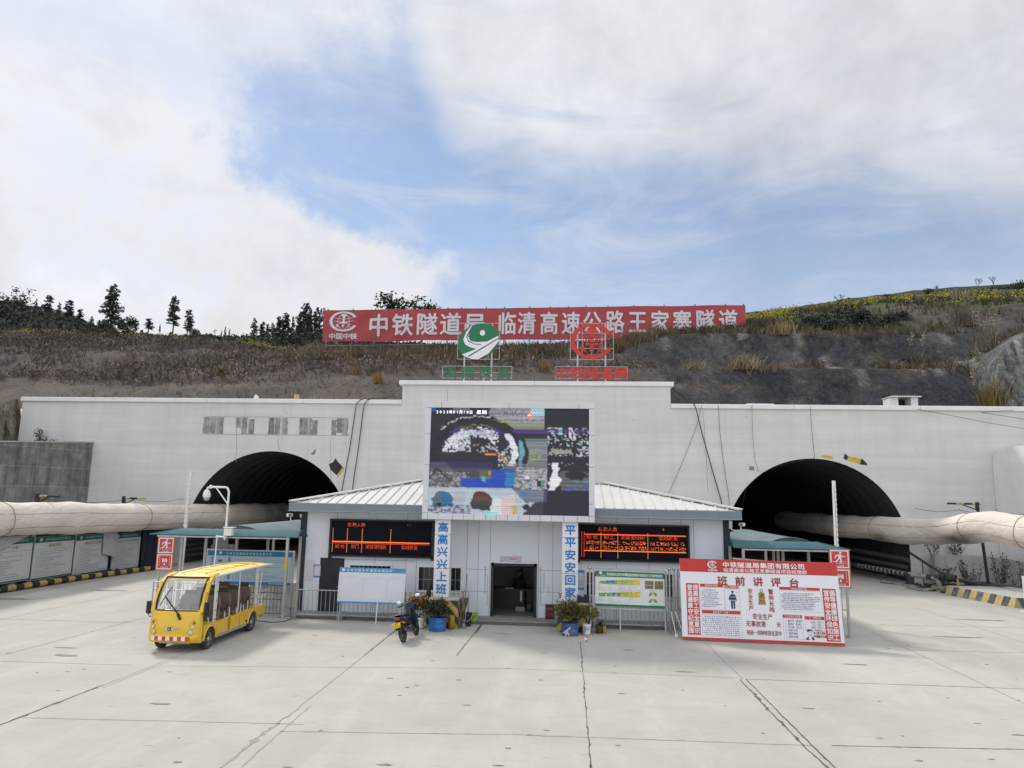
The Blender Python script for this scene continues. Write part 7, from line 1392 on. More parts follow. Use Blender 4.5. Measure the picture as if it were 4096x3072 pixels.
cable([[(9.3, y-.1, 10.25), (9.35, y, 8.8), (9.5, y, 7), (9.75, y, 5), (9.85, y, 3.8)]], .014, 'thin wire hanging straight down the wall left of the right bore'); cable([[(11.3, y-.1, 10.25), (11.3, y, 8.5), (11.4, y, 6.9), (11.6, y, 6.2)]], .010, 'faint thin wire hanging beside the top left of the right bore')
cable([[(14.75, y-.1, 10.2), (14.8, y, 9), (14.9, y, 7.1)], [(14.9, y-.05, 7.08), (13.2, y-.1, 6.75), (11.8, y-.2, 6.2), (10.8, y-.2, 5.3), (10.5, y-.2, 4.2)]], .012, 'thin wire dropping to the crown of the right bore and round its edge'); cable([[(26.5, y-.1, 10.1), (24.5, y-.3, 9.9), (28.5, y-1.2, 9.1)], [(21, y-.1, 10.1), (25, y-.6, 9.2), (29, y-1.5, 8.4)]], .012, 'thin wires sloping across the top right of the portal wall')
m = MB(); m.slab(Frame((-20.0, 44.1, 10.4)), [(-.15, .05), (.08, 0), (.12, .22), (-.05, .34), (-.12, .2)], -.12, .05); tag(m.build('white_bag', wpaint), 'crumpled white bag on the coping above the left bore', 'bag')
m = MB(); m.box((-17.35, 44.2, 10.58), (.32, .1, .4), 0, 0, .01); tag(m.build('wooden_stub', mat('wood_pale', (.42, .32, .18), .8, .2, 5)), 'short pale wooden stub standing on the coping above the left bore', 'post')
m = MB(); m.box((11.9, 44.3, 10.36), (1.6, .5, .06), 0, 0, .01); tag(m.build('white_slab', wpaint), 'flat white slab lying on the coping left of the right bore', 'slab')
hut = thing('roof_hut', 'small white hut with a thin roof sheet on the portal top above the right bore', 'hut', (21.2, 46.4, 10)); m = MB(); m.box((20.62, 46.4, 10.6), (.5, 1.0, 1.0)); m.box((21.85, 46.4, 10.6), (.42, 1.0, 1.0)); m.box((21.2, 46.8, 10.6), (1.0, .1, 1.0)); m.build('wall', wpaint, hut); m = MB(); m.box((21.25, 46.3, 11.13), (1.85, 1.4, .05)); [m.box((20.4+.15*i, 45.61, 11.13), (.08, .04, .08)) for i in range(12)]; m.build('roof', rm, hut); m = MB(); m.box((21.25, 46.72, 10.6), (.8, .04, .96)); m.build('shade_panel', black_m, hut)  # black sheet standing in for the shade inside the hut's open front

# ------------------------------------------------------------------ roof-top logo signs
s_frame = mat('sign_frame_pale', (.40, .42, .44), .4, .1, 4, metal=.3); lg_green = mat('logo_green', (.012, .16, .07), .4, .06, 2); lg_red = mat('logo_red', (.52, .035, .022), .4, .07, 2)
def roof_sign(cx, label, pts_text, txt, u0, u1, kind):
    t = thing('roof_sign', label, 'sign', (cx, 44.4, 11.7)); f = MB(); y = 44.45; hw_ = 1.36
    for a, b in (((-hw_, 13.18), (hw_, 13.18)), ((-hw_, 15.55), (hw_, 15.55)), ((-hw_, 13.18), (-hw_, 15.55)), ((hw_, 13.18), (hw_, 15.55)), ((-hw_, 14.9), (hw_, 14.9)), ((-hw_, 13.9), (hw_, 13.9)), ((0, 13.2), (0, 15.5)), ((-.6, 13.2), (-.6, 15.5)), ((.65, 13.2), (.65, 15.5))): f.beam((cx+a[0], y, a[1]), (cx+b[0], y, b[1]), .032)
    for dx in (-.9, .86): f.beam((cx+dx, y+.05, 11.6), (cx+dx, y+.05, 15.5), .1)
    for z in (11.95, 12.32, 12.72): f.beam((u0+.05, y, z), (u1-.05, y, z), .03)
    for u in (u0+.05, u1-.05): f.beam((u, y, 11.95), (u, y, 12.72), .03)
    f.build('frame', s_frame, t); F = Frame((cx, y-.06, 14.37)); d = MB()
    if kind == 'green':
        g, w = MB(), MB(); ycic_mark(g, F, 0, 0, 1.32, 0, 0, 1, 2, .08); g.build('emblem', [lg_green, p_wr, mat('road_line', (.05, .08, .14), .5)], t)
    else: g = MB(); crec_mark(g, F, 0, 0, 1.36, 1.16, 0, 0, .08); g.build('emblem', lg_red, t)
    d.run(Frame((0, y-.06, 0)), txt, u0, u1, 11.92, 12.70, 0, 0, .025 if kind != 'green' else .02, .07, fill=1.0 if kind != 'green' else .72); d.build('lettering', lg_green if kind == 'green' else lg_red, t)
roof_sign(-5.63, 'green disc logo with a white road sweep over green built-up characters, on the portal top', None, '云南交投', -7.98, -3.4, 'green'); roof_sign(1.63, 'red open-ring logo over red built-up characters, on the portal top', None, '中铁隧道局', -.72, 3.92, 'red')
sl_ = thing('flood_panel', 'small slatted white panel on a stub behind the green characters', 'panel', (-4.9, 44.9, 11.7)); m = MB(); [m.box((-5.4+.1*i, 44.9, 12.25), (.05, .5, .04)) for i in range(10)]; m.box((-4.9, 44.9, 12.22), (1.1, .04, .03)); m.beam((-5.3, 44.9, 11.6), (-5.3, 44.9, 12.25), .14); m.build('panel', s_frame, sl_)

# ------------------------------------------------------------------ long red banner on the hill
bnr = thing('hill_banner', 'long red cloth banner with big white characters on posts along the hillside', 'banner', (-3, 60, 16.5)); ban_m = mat('banner_cloth', (.37, .06, .07), .75, .05, 1.5, dirt=.1, dcol=(.28, .05, .07), dscale=.4)
BX0, BX1 = -21.56, 15.23
def btop(x): return 20.62+.40*(x-BX0)/(BX1-BX0)-.03*abs(math.sin((x-BX0)*.55))
def bbot(x): return 17.73+.40*(x-BX0)/(BX1-BX0)+.03*math.sin((x-BX0)*.8)
nxb, nzb = 190, 14
def bsurf(x, t):
    z = bbot(x)+(btop(x)-bbot(x))*t
    wv = .05*math.sin(x*.9+t*3)+.03*math.sin((x*2.3-z*2.5))*math.exp(-((x+17)/4)**2)*2+.02*math.sin(x*4.1+z*3)*(1-t)+.04*math.sin(x*.37)
    return (x, 60-.06-wv, z)
m = MB(); vs = [bsurf(BX0+(BX1-BX0)*i/nxb, j/nzb) for j in range(nzb+1) for i in range(nxb+1)]; m.add(vs, [(j*(nxb+1)+i, j*(nxb+1)+i+1, (j+1)*(nxb+1)+i+1, (j+1)*(nxb+1)+i) for j in range(nzb) for i in range(nxb)], 0, True); cl = m.build('cloth', ban_m, bnr)
class CurvF(Frame):
    def __call__(s, u, v, w=0.): p = Vector(bsurf(u, (v-bbot(u))/(btop(u)-bbot(u)))); p.y -= .05+w; return p
CF = CurvF((0, 0, 0)); bw_ = mat('banner_white', (.62, .60, .63), .7, .04, 2)
for ch, u in zip('中铁隧道局临清高速公路王家寨隧道', (-16.52, -14.36, -12.21, -10.11, -7.96, -5.15, -3.43, -1.49, .4, 2.22, 4.19, 6.1, 8.0, 9.89, 11.82, 13.75)):
    zb = bbot(u)+.52; hw_ = .92 if u < -7 else .78; MB().run(CF, ch, u-hw_, u+hw_, zb-.02, zb+1.92, 0, 0, .03, fill=.98).build('banner_character', bw_, cl)
cz = (btop(-19.7)+bbot(-19.7))/2; d = MB(); crec_mark(d, CF, -19.7, cz+.38, 1.28, .93, .0, 0); d.build('emblem', bw_, cl); MB().run(CF, '中国中铁', -20.98, -18.4, bbot(-19.7)+.17, bbot(-19.7)+.70, 0, 0, .03, fill=.95).build('lettering', bw_, cl)
for i, x in enumerate((-21.2, -18.9, -16.9, -14.7, -12.6, -10.4, -9.2, -7.0, -5.4, -3.2, -1.4, .2, 1.7, 3.6, 5.8, 8.4, 11.0, 13.6, 15.1)):
    m = MB(); m.tube([(x, 60.02, float(hz(x, 60.0, False))-1.0), (x, 60.02, btop(x)+.12)], .06, 6); m.build('post', mat('scaffold_grey', (.17, .165, .16), .6, .3, 3, metal=.4), bnr)
m = MB()
for z0 in (-.35, -.9): m.tube([(BX0+.3, 60.04, bbot(BX0)+z0), (-11.5, 60.04, bbot(-11)+z0)], .035, 5)
m.tube([(BX0, 60.03, btop(BX0)-.03), (BX1, 60.03, btop(BX1)-.03)], .03, 5); m.beam((-20.5, 60.0, bbot(-20.5)), (-18.6, 59.0, 16.6), .06); m.build('rail', mat('scaffold_grey', (.17,)*3), bnr)
# ------------------------------------------------------------------ potted plants by the doorway
leaf_m = attr_mat('leaf', rough=.6, spec=.3)
def leaves(pts, dirs, size, aspect, tint, r):              # diamond leaf blades, folded a little
    n = len(pts); pts = np.asarray(pts, float); dirs = np.asarray(dirs, float); dirs /= np.linalg.norm(dirs, axis=1, keepdims=True)+1e-9
    up = r.normal(size=(n, 3)); side = np.cross(dirs, up); side /= np.linalg.norm(side, axis=1, keepdims=True)+1e-9
    size = np.asarray(size, float)*np.ones(n); l = dirs*size[:, None]; s = side*(size*aspect)[:, None]; nr = np.cross(dirs, side)*(size*aspect*.35)[:, None]
    V = np.stack([pts, pts+l*.5+s+nr, pts+l, pts+l*.5-s+nr], 1).reshape(-1, 3); F = np.arange(n*4).reshape(n, 4); return V, F, np.repeat(tint, 4, 0)
def mixt(a, b, t): t = np.asarray(t)[:, None]; return np.array(a)*(1-t)+np.array(b)*t
def shrub(c, rx, rz, n, size, ca, cb, seed, stem_h, flower=None, name='foliage', parent=None, aspect=.22, upward=.6):
    r = np.random.default_rng(seed); k = max(10, n//14)
    cl = r.normal(size=(k, 3)); cl /= np.linalg.norm(cl, axis=1, keepdims=True); cl *= (r.random((k, 1))**.4); cl[:, 2] = np.abs(cl[:, 2])*1.0-.25*(r.random(k) < .4)
    cen = cl*np.array([rx, rx, rz]); i = r.integers(0, k, n); d = r.normal(size=(n, 3))*np.array([.16, .16, .16]); p = cen[i]+d*np.array([rx, rx, rz])
    dr = p/np.array([rx, rx, rz])+r.normal(size=(n, 3))*.7+np.array([0, 0, upward]); t = np.clip(.5+r.normal(size=n)*.22+(r.random(k)-.5)[i]*.6, 0, 1)
    V, F, T = leaves(p+np.array(c), dr, size*r.uniform(.6, 1.3, n), aspect, mixt(ca, cb, t), r)
    if flower:
        m = flower[0]; q = r.normal(size=(m, 3))*np.array([flower[3], flower[3]*.8, flower[4]])+np.array(flower[2]); V2, F2, T2 = leaves(q, r.normal(size=(m, 3))+np.array([0, 0, .6]), .07, .5, mixt((.42, .15, .02), (.60, .27, .04), r.random(m)), r); F = np.concatenate([F, F2+len(V)]); V = np.concatenate([V, V2]); T = np.concatenate([T, T2])
    return V, F, T
def plant(name, label, base, rx, rz, zc, n, size, ca, cb, seed, **k):
    t = thing(name, label, 'plant', (base[0], base[1], base[2])); V, F, T = shrub((0, 0, zc-base[2]), rx, rz, n, size, ca, cb, seed, 0, **k); tinted('foliage', V, F, T, leaf_m, t)
    m = MB(); r = random.Random(seed)
    for i in range(7): a = r.uniform(0, 6.28); m.tube([base, (base[0]+.3*rx*math.cos(a), base[1]+.3*rx*math.sin(a), (base[2]+zc)/2), (base[0]+.7*rx*math.cos(a), base[1]+.7*rx*math.sin(a), zc+.3*rz)], [.014, .010, .005], 5)
    m.build('stem', mat('stem_brown', (.06, .045, .03), .9, .3, 10), t)
soil = mat('pot_soil', (.05, .04, .03), .95, .3, 8, .5, 30)
def drum(x, y, r0, h, m, label, bands=True):
    t = thing('plant_drum', label, 'planter', (x, y, 0)); b = MB(); b.lathe([(0, 0), (r0*.98, 0), (r0, .02), (r0, h*.30), (r0*1.02, h*.32), (r0*1.02, h*.35), (r0, h*.37), (r0, h*.66), (r0*1.02, h*.68), (r0*1.02, h*.71), (r0, h*.73), (r0, h-.02), (r0*1.03, h), (r0*.95, h), (r0*.93, h-.06)], (x, y, 0), 30, 0); b.build('drum_shell', m, t); b = MB(); b.lathe([(r0*.94, h-.05), (0, h-.03)], (x, y, 0), 24); b.build('soil', soil, t); return t
def bucket(name, x, y, r0, r1, h, m, label, cat, rim=True, handle=False):
    t = thing(name, label, cat, (x, y, 0)); b = MB(); b.lathe([(0, .01), (r0, .01), (r0*1.01, .03), (r0+(r1-r0)*.8, h*.8), (r1*1.0, h*.82), (r1*1.06, h*.84), (r1*1.06, h*.87), (r1*1.01, h*.89), (r1*1.02, h*.97), (r1*1.07, h), (r1*.97, h), (r0*.96, .05)], (x, y, 0), 24); b.build('bucket_shell', m, t)
    if handle: h_ = MB(); h_.tube([(x+r1*1.05*math.cos(a), y-r1*.9*math.sin(a)*.4-r1*.5*math.sin(a), h*.9-r1*1.1*math.sin(a)) for a in [math.pi*i/12 for i in range(13)]], .006, 5); h_.build('handle', whitep, t)
    return t
blue_clean = mat('drum_blue', (.025, .135, .40), .4, .08, 2, dirt=.15, dcol=(.2, .22, .26), dscale=2); blue_worn = mat('drum_blue_worn', (.03, .085, .22), .5, .15, 3, dirt=.6, dcol=(.24, .26, .28), dscale=2.5)
drum(-4.26, 24.6, .285, .44, blue_clean, 'clean bright blue cut-down drum planter near the motorcycle'); plant('potted_shrub', 'dark leafy shrub growing in the clean bright blue drum', (-4.26, 24.6, .38), .38, .33, .62, 900, .11, (.018, .026, .014), (.07, .085, .03), 1, aspect=.26)
d2 = drum(.18, 24.6, .28, .40, blue_worn, 'worn dark blue cut-down drum planter in front of the right striped block'); F = Frame((.12, 24.31, 0)); m = MB(); m.poly(F, [(-.20, .10), (.05, .30), (.09, .27), (.0, .18), (-.02, .11)], .02); m.poly(Frame((.10, 24.30, 0)), [(-.08, .02), (-.08, .13), (.06, .13), (.06, .02), (.025, .02), (.02, .07), (-.03, .07), (-.04, .02)], .02); m.build('paint_splash', mat('splash_pale', (.46, .47, .48), .8, .15, 12), d2)
plant('potted_shrub', 'big olive-green shrub in the worn dark blue drum', (.18, 24.6, .34), .44, .38, .66, 1300, .115, (.03, .034, .012), (.16, .145, .035), 2, aspect=.2)
bucket('paint_bucket', -4.93, 24.95, .12, .145, .36, wpaint, 'white plastic bucket with an orange-flowered plant, behind the motorcycle', 'bucket'); plant('potted_shrub', 'bushy plant topped with orange flowers in a white bucket behind the motorcycle', (-4.98, 24.95, .3), .38, .40, .66, 900, .10, (.035, .035, .016), (.14, .115, .04), 3, flower=(95, 0, (-.06, -.1, .66), .17, .08), aspect=.24)
wb3 = bucket('paint_bucket', .74, 24.8, .12, .15, .35, wpaint, 'white plastic bucket with blue print in front of the green-headed board', 'bucket'); m = MB(); F = Frame((.70, 24.655, .1)); m.poly(F, [(-.05, 0), (.0, .0), (.0, .16), (-.05, .14)], .018); m.poly(F, [(.03, .08), (.10, .08), (.10, .12), (.03, .11)], .03); m.build('blue_print', mat('bucket_print', (.16, .22, .36), .5, .3, 30), wb3)
plant('potted_shrub', 'yellow-green shrub in the white bucket with blue print', (.80, 24.8, .3), .33, .24, .62, 700, .105, (.05, .05, .014), (.26, .22, .045), 4, aspect=.2); m = MB(); m.tube([(.86, 24.7, .2), (.88, 24.72, .9)], .008, 5); tag(m.build('plant_stake', wpaint), 'thin pale stake in the white bucket with the yellow-green shrub', 'stake')
t = thing('flower_pot', 'olive plastic pot right of the white bucket', 'pot', (1.18, 25.1, 0)); m = MB(); m.lathe([(0, .01), (.11, .01), (.14, .24), (.15, .26), (.13, .26), (.1, .06)], (1.18, 25.1, 0), 20); m.build('pot_shell', mat('pot_olive', (.12, .105, .03), .6, .2, 4, dirt=.4, dcol=(.06, .05, .03)), t); m = MB(); m.box((1.34, 25.02, .13), (.1, .1, .26), 0, .2, .01); tag(m.build('yellow_tin', mat('tin_yellow', (.30, .24, .04), .6, .3, 5)), 'dull yellow tin beside the olive pot', 'tin')
r = np.random.default_rng(6); V = []; Fq = []; T = []
for i in range(58):                                        # long arching strap leaves
    a = r.uniform(0, 6.28); l = r.uniform(.25, .55); el = r.uniform(.3, 1.3); d = np.array([math.cos(a), math.sin(a), 0]); s = np.array([-math.sin(a), math.cos(a), 0]); w = .012; o = len(V)
    for j in range(5): q = j/4; p = np.array([1.2, 25.1, .26])+d*l*q*math.cos(el*(1-q*.5))+np.array([0, 0, 1])*(l*q*math.sin(el)-.5*l*q*q*(1.2-el*.4)); V += [p+s*w*(1-q*.9), p-s*w*(1-q*.9)]; T += [np.array((.025, .045, .016))*(.6+r.random()*1.2)]*2
    Fq += [(o+2*j, o+2*j+1, o+2*j+3, o+2*j+2) for j in range(4)]
t = thing('strap_leaf_plant', 'dark arching strap-leaved plant in the olive pot', 'plant', (1.2, 25.1, .24)); tinted('foliage', np.array(V)-np.array(t.location), np.array(Fq), np.array(T), leaf_m, t)
m = MB(); m.lathe([(0, 0), (.11, 0), (.11, .44), (.10, .45), (.10, .1)], (-3.84, 24.95, 0), 20); tag(m.build('yellow_cylinder', mat('cyl_yellow', (.34, .24, .02), .5, .2, 5, dirt=.4, dcol=(.15, .1, .03), dscale=2)), 'worn yellow metal cylinder standing by the left striped block', 'cylinder')
bucket('bucket', -3.42, 25.6, .15, .19, .44, mat('bucket_black', (.012, .018, .022), .5, .2, 4), 'black plastic bucket beside the left striped block', 'bucket', handle=True); bucket('bucket', -3.25, 26.2, .13, .17, .36, mat('bucket_lime', (.30, .42, .03), .4, .06, 3), 'lime-green plastic bucket on the step left of the doorway', 'bucket', handle=True)
t = thing('broom', 'wooden-handled pole leaning on the office wall beside the left striped block', 'broom', (-3.63, 25.9, 0)); m = MB(); m.tube([(-3.55, 25.75, .02), (-3.60, 26.8, 1.62)], .016, 8); m.build('handle', mat('handle_wood', (.20, .17, .13), .8, .2, 6), t)
m = MB(); [m.beam((x, 25.05+dy, .0), (x+dx, 25.5+dy, .95), .06, .03) for x, dx, dy in ((-3.62, .12, 0), (-3.56, .16, .12), (-3.54, .08, .25))]; tag(m.build('plank', mat('plank_brown', (.12, .08, .06), .85, .45, 4))
    , 'rough brown boards leaning on the right side of the left striped block', 'boards')
t = thing('dustpan', 'grey long-handled dustpan on the ground in front of the black bucket', 'dustpan', (-3.45, 25.1, 0)); m = MB(); m.slab(Frame((-3.7, 25.05, .02), (1, 0, 0), (0, 1, .1)), [(0, 0), (.36, 0), (.32, .22), (.05, .22)], -.01, .01); m.beam((-3.68, 25.26, .08), (-3.4, 25.26, .08), .02, .12); m.build('pan', mat('pan_grey', (.22, .23, .23), .5, .1, 5), t); m = MB(); m.tube([(-3.5, 25.24, .06), (-3.42, 25.35, .3), (-3.44, 25.42, .62)], .009, 6); m.tube([(-3.62, 25.22, .06), (-3.42, 25.34, .3)], .008, 6); m.build('handle', steel, t)
fb = thing('fire_box', 'dark red fire equipment box with white characters standing right of the doorway', 'fire box', (-.54, 27.0, .1)); fr_ = mat('fire_red', (.10, .022, .025), .5, .15, 3, dirt=.3, dcol=(.05, .02, .02)); m = MB(); m.box((-.54, 27.0, .36), (.32, .2, .44), 0, 0, .01); m.box((-.54, 27.0, .59), (.36, .24, .03), 0, 0, .006); [m.box((-.54+s*.13, 27.0, .12), (.05, .18, .05)) for s in (-1, 1)]; m.build('box_body', fr_, fb); F = Frame((-.54, 26.898, .36)); d = MB(); d.run(F, '灭火器箱', -.12, .12, .08, .15, .002, 0, .01); d.run(F, '119', -.06, .06, -.12, -.04, .002, 0, .01); d.build('lettering', mat('fire_letter', (.34, .25, .25), .6), fb); d = MB(); d.frame_rect(F, -.14, -.19, .14, .0, .01, .001); d.build('door_line', mat('fire_dark', (.04, .01, .012), .6), fb)
m = MB(); m.slab(Frame((.58, 25.35, .93)), [(-.16, 0), (.36, 0), (.34, .22), (.1, .26), (.06, .16), (-.14, .24)], -.3, 0); tag(m.build('black_case', black_m), 'black cases lying on top of the right striped block', 'case'); m = MB(); m.ball((-.06, 25.5, .97), (.14, .16, .09), 0, 12, 8); tag(m.build('white_sack', mat('sack_white', (.5, .5, .48), .8, .1, 6)), 'white sack on the right striped block at the foot of the pillar', 'sack'); m = MB(); m.ball((-4.5, 25.5, .97), (.13, .14, .08), 0, 12, 8); tag(m.build('white_sack', mat('sack_cream', (.48, .45, .38), .8, .1, 6)), 'cream sack on the left striped block at the foot of the pillar', 'sack')
m = MB(); m.tube([(-4.86, 26.0, 1.2), (-4.88, 25.98, .9), (-4.84, 25.99, .62)], [.06, .11, .09], 10); tag(m.build('hanging_jacket', black_m), 'black cloth hanging on the railing behind the orange-flowered plant', 'cloth')
m = MB(); m.tube([(-10.9, 25.3, .012), (-10.2, 25.05, .012), (-9.85, 25.25, .012), (-9.8, 25.85, .012), (-9.9, 25.9, .4)], .014, 5); tag(m.build('ground_cable', rubber), 'black cable lying in a loop on the yard behind the cart tail', 'cable'); m = MB(); m.ball((.68, 23.8, .03), (.05, .05, .05), 0, 8, 6); tag(m.build('white_cup', wpaint), 'crushed white cup on the yard in front of the white bucket with blue print', 'cup')

# ------------------------------------------------------------------ trees on the skyline
needle_m = attr_mat('needle', rough=.8, spec=.1); bark = mat('bark', (.055, .045, .038), .95, .3, 6)
def conifer_mesh(seed, h, w, dens, taper=1.0, gap=0., ca=(.035, .046, .046), cb=(.105, .125, .112), droop=.25, low=.1):
    r = np.random.default_rng(seed); V = []; F = []; T = []; B = MB(); n = 0
    levels = int(h*2.6)
    prof = r.uniform(.75, 1.2, levels)
    for i in range(levels):
        t = low+(1-low)*(i+.5)/levels
        if r.random() < gap: continue
        rad = w/2*prof[i]*((1-t)**.75*taper+(1-taper)*.75*math.sqrt(max(0, 1-((t-.55)/.47)**2)))+.08
        for b_ in range(r.integers(4, 7)):
            a = r.uniform(0, 6.28); l = rad*r.uniform(.55, 1.15); z = h*t; d = np.array([math.cos(a), math.sin(a), -droop+r.uniform(-.1, .25)]); k = max(5, int(l*13*dens))
            q = r.random(k)**.7; p = np.array([0, 0, z])+d*l*q[:, None]+r.normal(size=(k, 3))*np.array([.10, .10, .09])*(.5+l*.35); dr = d+r.normal(size=(k, 3))*.6
            tn = np.clip(.35+.3*r.normal(size=k)+.3*(r.random()-.5), 0, 1); v, f, tt = leaves(p, dr, r.uniform(.22, .48, k)*(.7+.08*h**.5), .3, mixt(ca, cb, tn), r); F.append(f+n); V.append(v); T.append(tt); n += len(v)
            B.tube([(0, 0, z), tuple(np.array([0, 0, z])+d*l*.9)], [.035, .01], 4)
    B.tube([(0, 0, -1.5), (.05, .03, h*.4), (0, 0, h*.98)], [.03*h**.7+.06, .02*h**.7+.04, .02], 7); me_t = B
    return np.concatenate(V), np.concatenate(F), np.concatenate(T), me_t
def broad_mesh(seed, h, w, n, size, ca, cb, lift=.25):
    r = np.random.default_rng(seed); k = max(14, n//40); cl = r.normal(size=(k, 3)); cl /= np.linalg.norm(cl, axis=1, keepdims=True); cl *= r.random((k, 1))**.35; cen = cl*np.array([w/2, w/2, h*.45])+np.array([0, 0, h*(.45+lift*.2)])
    i = r.integers(0, k, n); p = cen[i]+r.normal(size=(n, 3))*np.array([w, w, h])*.075; p[:, 2] = np.maximum(p[:, 2], .05); t = np.clip(.45+.2*r.normal(size=n)+(r.random(k)-.5)[i]*.7, 0, 1)
    V, F, T = leaves(p, r.normal(size=(n, 3))+np.array([0, 0, .3]), size*r.uniform(.6, 1.4, n), .4, mixt(ca, cb, t), r); B = MB(); B.tube([(0, 0, -1), (0, 0, h*.5)], [.06+.02*h, .04], 6)
    for j in range(9): c = cen[r.integers(0, k)]; B.tube([(0, 0, h*.15), tuple(c*.55+np.array([0, 0, h*.1])), tuple(c)], [.05+.01*h, .03, .01], 4)
    return V, F, T, B
def make_tree(name, label, cat, loc, M_, group=None):
    t = thing(name, label, cat, loc, group); V, F, T, B = M_; tinted('crown', V, F, T, needle_m, t); t['_local'] = True; B.build('trunk', bark, t); return t
def at_y(px, py, Y):                                       # only used to read a tree's ground point off its compass bearing at a known distance
    d = _f*2834.1+_r2*(px-2048)+_u2*(1536-py); k = Y/d.y; return d.x*k, CAMH+d.z*k
PROTO = {}
def tree(kind, px, ptop, pbase, Y, label, wpx=None, group=None, name='conifer', cat='tree'):
    x, z1 = at_y(px, ptop, Y); _, z0 = at_y(px, pbase, Y); h = max(1.5, z1-z0); zg = float(hz(x, Y)); 
    src, h0, w0 = PROTO[kind]; loc = (x, Y, min(z0, zg) if z0-zg > 2.5 else z0); h = z1-loc[2]; w = (wpx*Y/2834) if wpx else w0*h/h0
    sc_ = (w/w0, w/w0, h/h0)
    if kind not in USED: USED.add(kind); o = src; o.location = loc; o.scale = sc_; o['label'] = label; o.rotation_euler = (0, 0, rnd.uniform(0, 6.28)); o['group'] = group or o.get('group', ''); o.name = name; o['category'] = cat
    else: o = dup(src, loc, label, rnd.uniform(0, 6.28), group, sc_); o.name = name; o['category'] = cat
    return o
USED = set(); _nop = Vector((0, 0, 0))
def proto(kind, M_, h, w): PROTO[kind] = (make_tree('conifer', '', 'tree', (0, 0, 0), M_), h, w)
proto('giant', conifer_mesh(21, 10, 6.2, 2.4, .62, .0, droop=.15, low=.04), 10, 6.2); proto('fir', conifer_mesh(22, 9, 4.2, 2.0, .9, .0, low=.05), 9, 4.2); proto('ragged', conifer_mesh(23, 8, 3.2, 2.2, .25, .15, droop=.1, low=.22), 8, 3.2); proto('slim', conifer_mesh(24, 8, 2.0, 3.2, .75, .0, low=.05), 8, 2.0); proto('lollipop', conifer_mesh(25, 6, 2.6, 1.4, .7, .0, low=.42), 6, 2.6)
proto('dark', broad_mesh(31, 5, 5.5, 1500, .42, (.026, .034, .032), (.088, .098, .08)), 5, 5.5); proto('green', broad_mesh(32, 5, 6, 1500, .45, (.03, .05, .03), (.10, .135, .075)), 5, 6); proto('brown', broad_mesh(33, 3, 4, 1100, .30, (.055, .045, .042), (.15, .115, .095)), 3, 4)
GR = 'conifers along the left skyline'
for kind, px, a, b, Y, w, lab in (
    ('fir', 147, 1194, 1250, 140, 24, 'small pointed conifer half sunk in the dark thicket at the far left skyline'), ('ragged', 196, 1181, 1330, 130, 66, 'tall ragged conifer with sky gaps, second tall one from the left on the skyline'), ('lollipop', 240, 1210, 1300, 135, 32, 'small round-topped conifer on a bare thin trunk between two taller ones at the left'),
    ('ragged', 278, 1200, 1306, 135, 58, 'double-trunked conifer third among the tall trees at the left skyline'), ('ragged', 324, 1237, 1312, 135, 44, 'thin ragged conifer left of two small ones at the left skyline'), ('fir', 369, 1264, 1316, 135, 36, 'small bushy conifer midway between the ragged trees and the biggest tree'), ('fir', 398, 1278, 1318, 138, 24, 'tiny conifer touching the left side of the biggest tree'),
    ('giant', 459, 1137, 1325, 120, 112, 'biggest dark conifer on the left skyline with a broad irregular crown'), ('ragged', 598, 1275, 1330, 135, 50, 'open spreading young conifer right of the biggest tree'), ('slim', 641, 1297, 1330, 140, 9, 'tiny spike of a conifer left of the yellow-flowered mound'),
    ('ragged', 704, 1187, 1340, 118, 62, 'tall broken-crowned conifer rising above the yellow-flowered mound'), ('ragged', 758, 1239, 1350, 118, 52, 'shorter leaning conifer just right of the tall broken-crowned one'), ('slim', 887, 1320, 1345, 170, 8, 'tiny distant conifer spike, left of three on the low skyline'), ('fir', 902, 1306, 1345, 170, 22, 'small distant conifer, middle of three on the low skyline'), ('slim', 919, 1313, 1345, 170, 10, 'tiny distant conifer, right of three on the low skyline')): tree(kind, px, a, b, Y, lab, w, GR)
G2 = 'conifers of the dark wood left of the banner'
WK = 1.45
W2_ = [('fir', 1020, 1271, 1385, 38), ('slim', 1052, 1286, 1385, 26), ('slim', 1072, 1296, 1390, 22), ('fir', 1092, 1290, 1395, 34), ('slim', 1119, 1266, 1400, 36), ('slim', 1147, 1250, 1400, 40), ('slim', 1174, 1265, 1400, 16), ('fir', 1200, 1262, 1410, 50), ('giant', 1226, 1211, 1420, 78), ('slim', 1243, 1228, 1410, 24), ('slim', 1268, 1228, 1410, 30), ('slim', 1284, 1233, 1410, 20), ('slim', 1300, 1231, 1410, 22), ('fir', 1320, 1245, 1415, 44)]
for i, (k_, px, a, b, w) in enumerate(W2_): tree(k_, px, a, b, 105+rnd.uniform(-6, 10), 'dark conifer of the wood left of the red banner, %s counting from the left' % ordinal(i) if px != 1226 else 'largest dark pointed conifer of the wood just left of the red banner', w*WK, G2)
G3 = 'bushes on the left hillside'
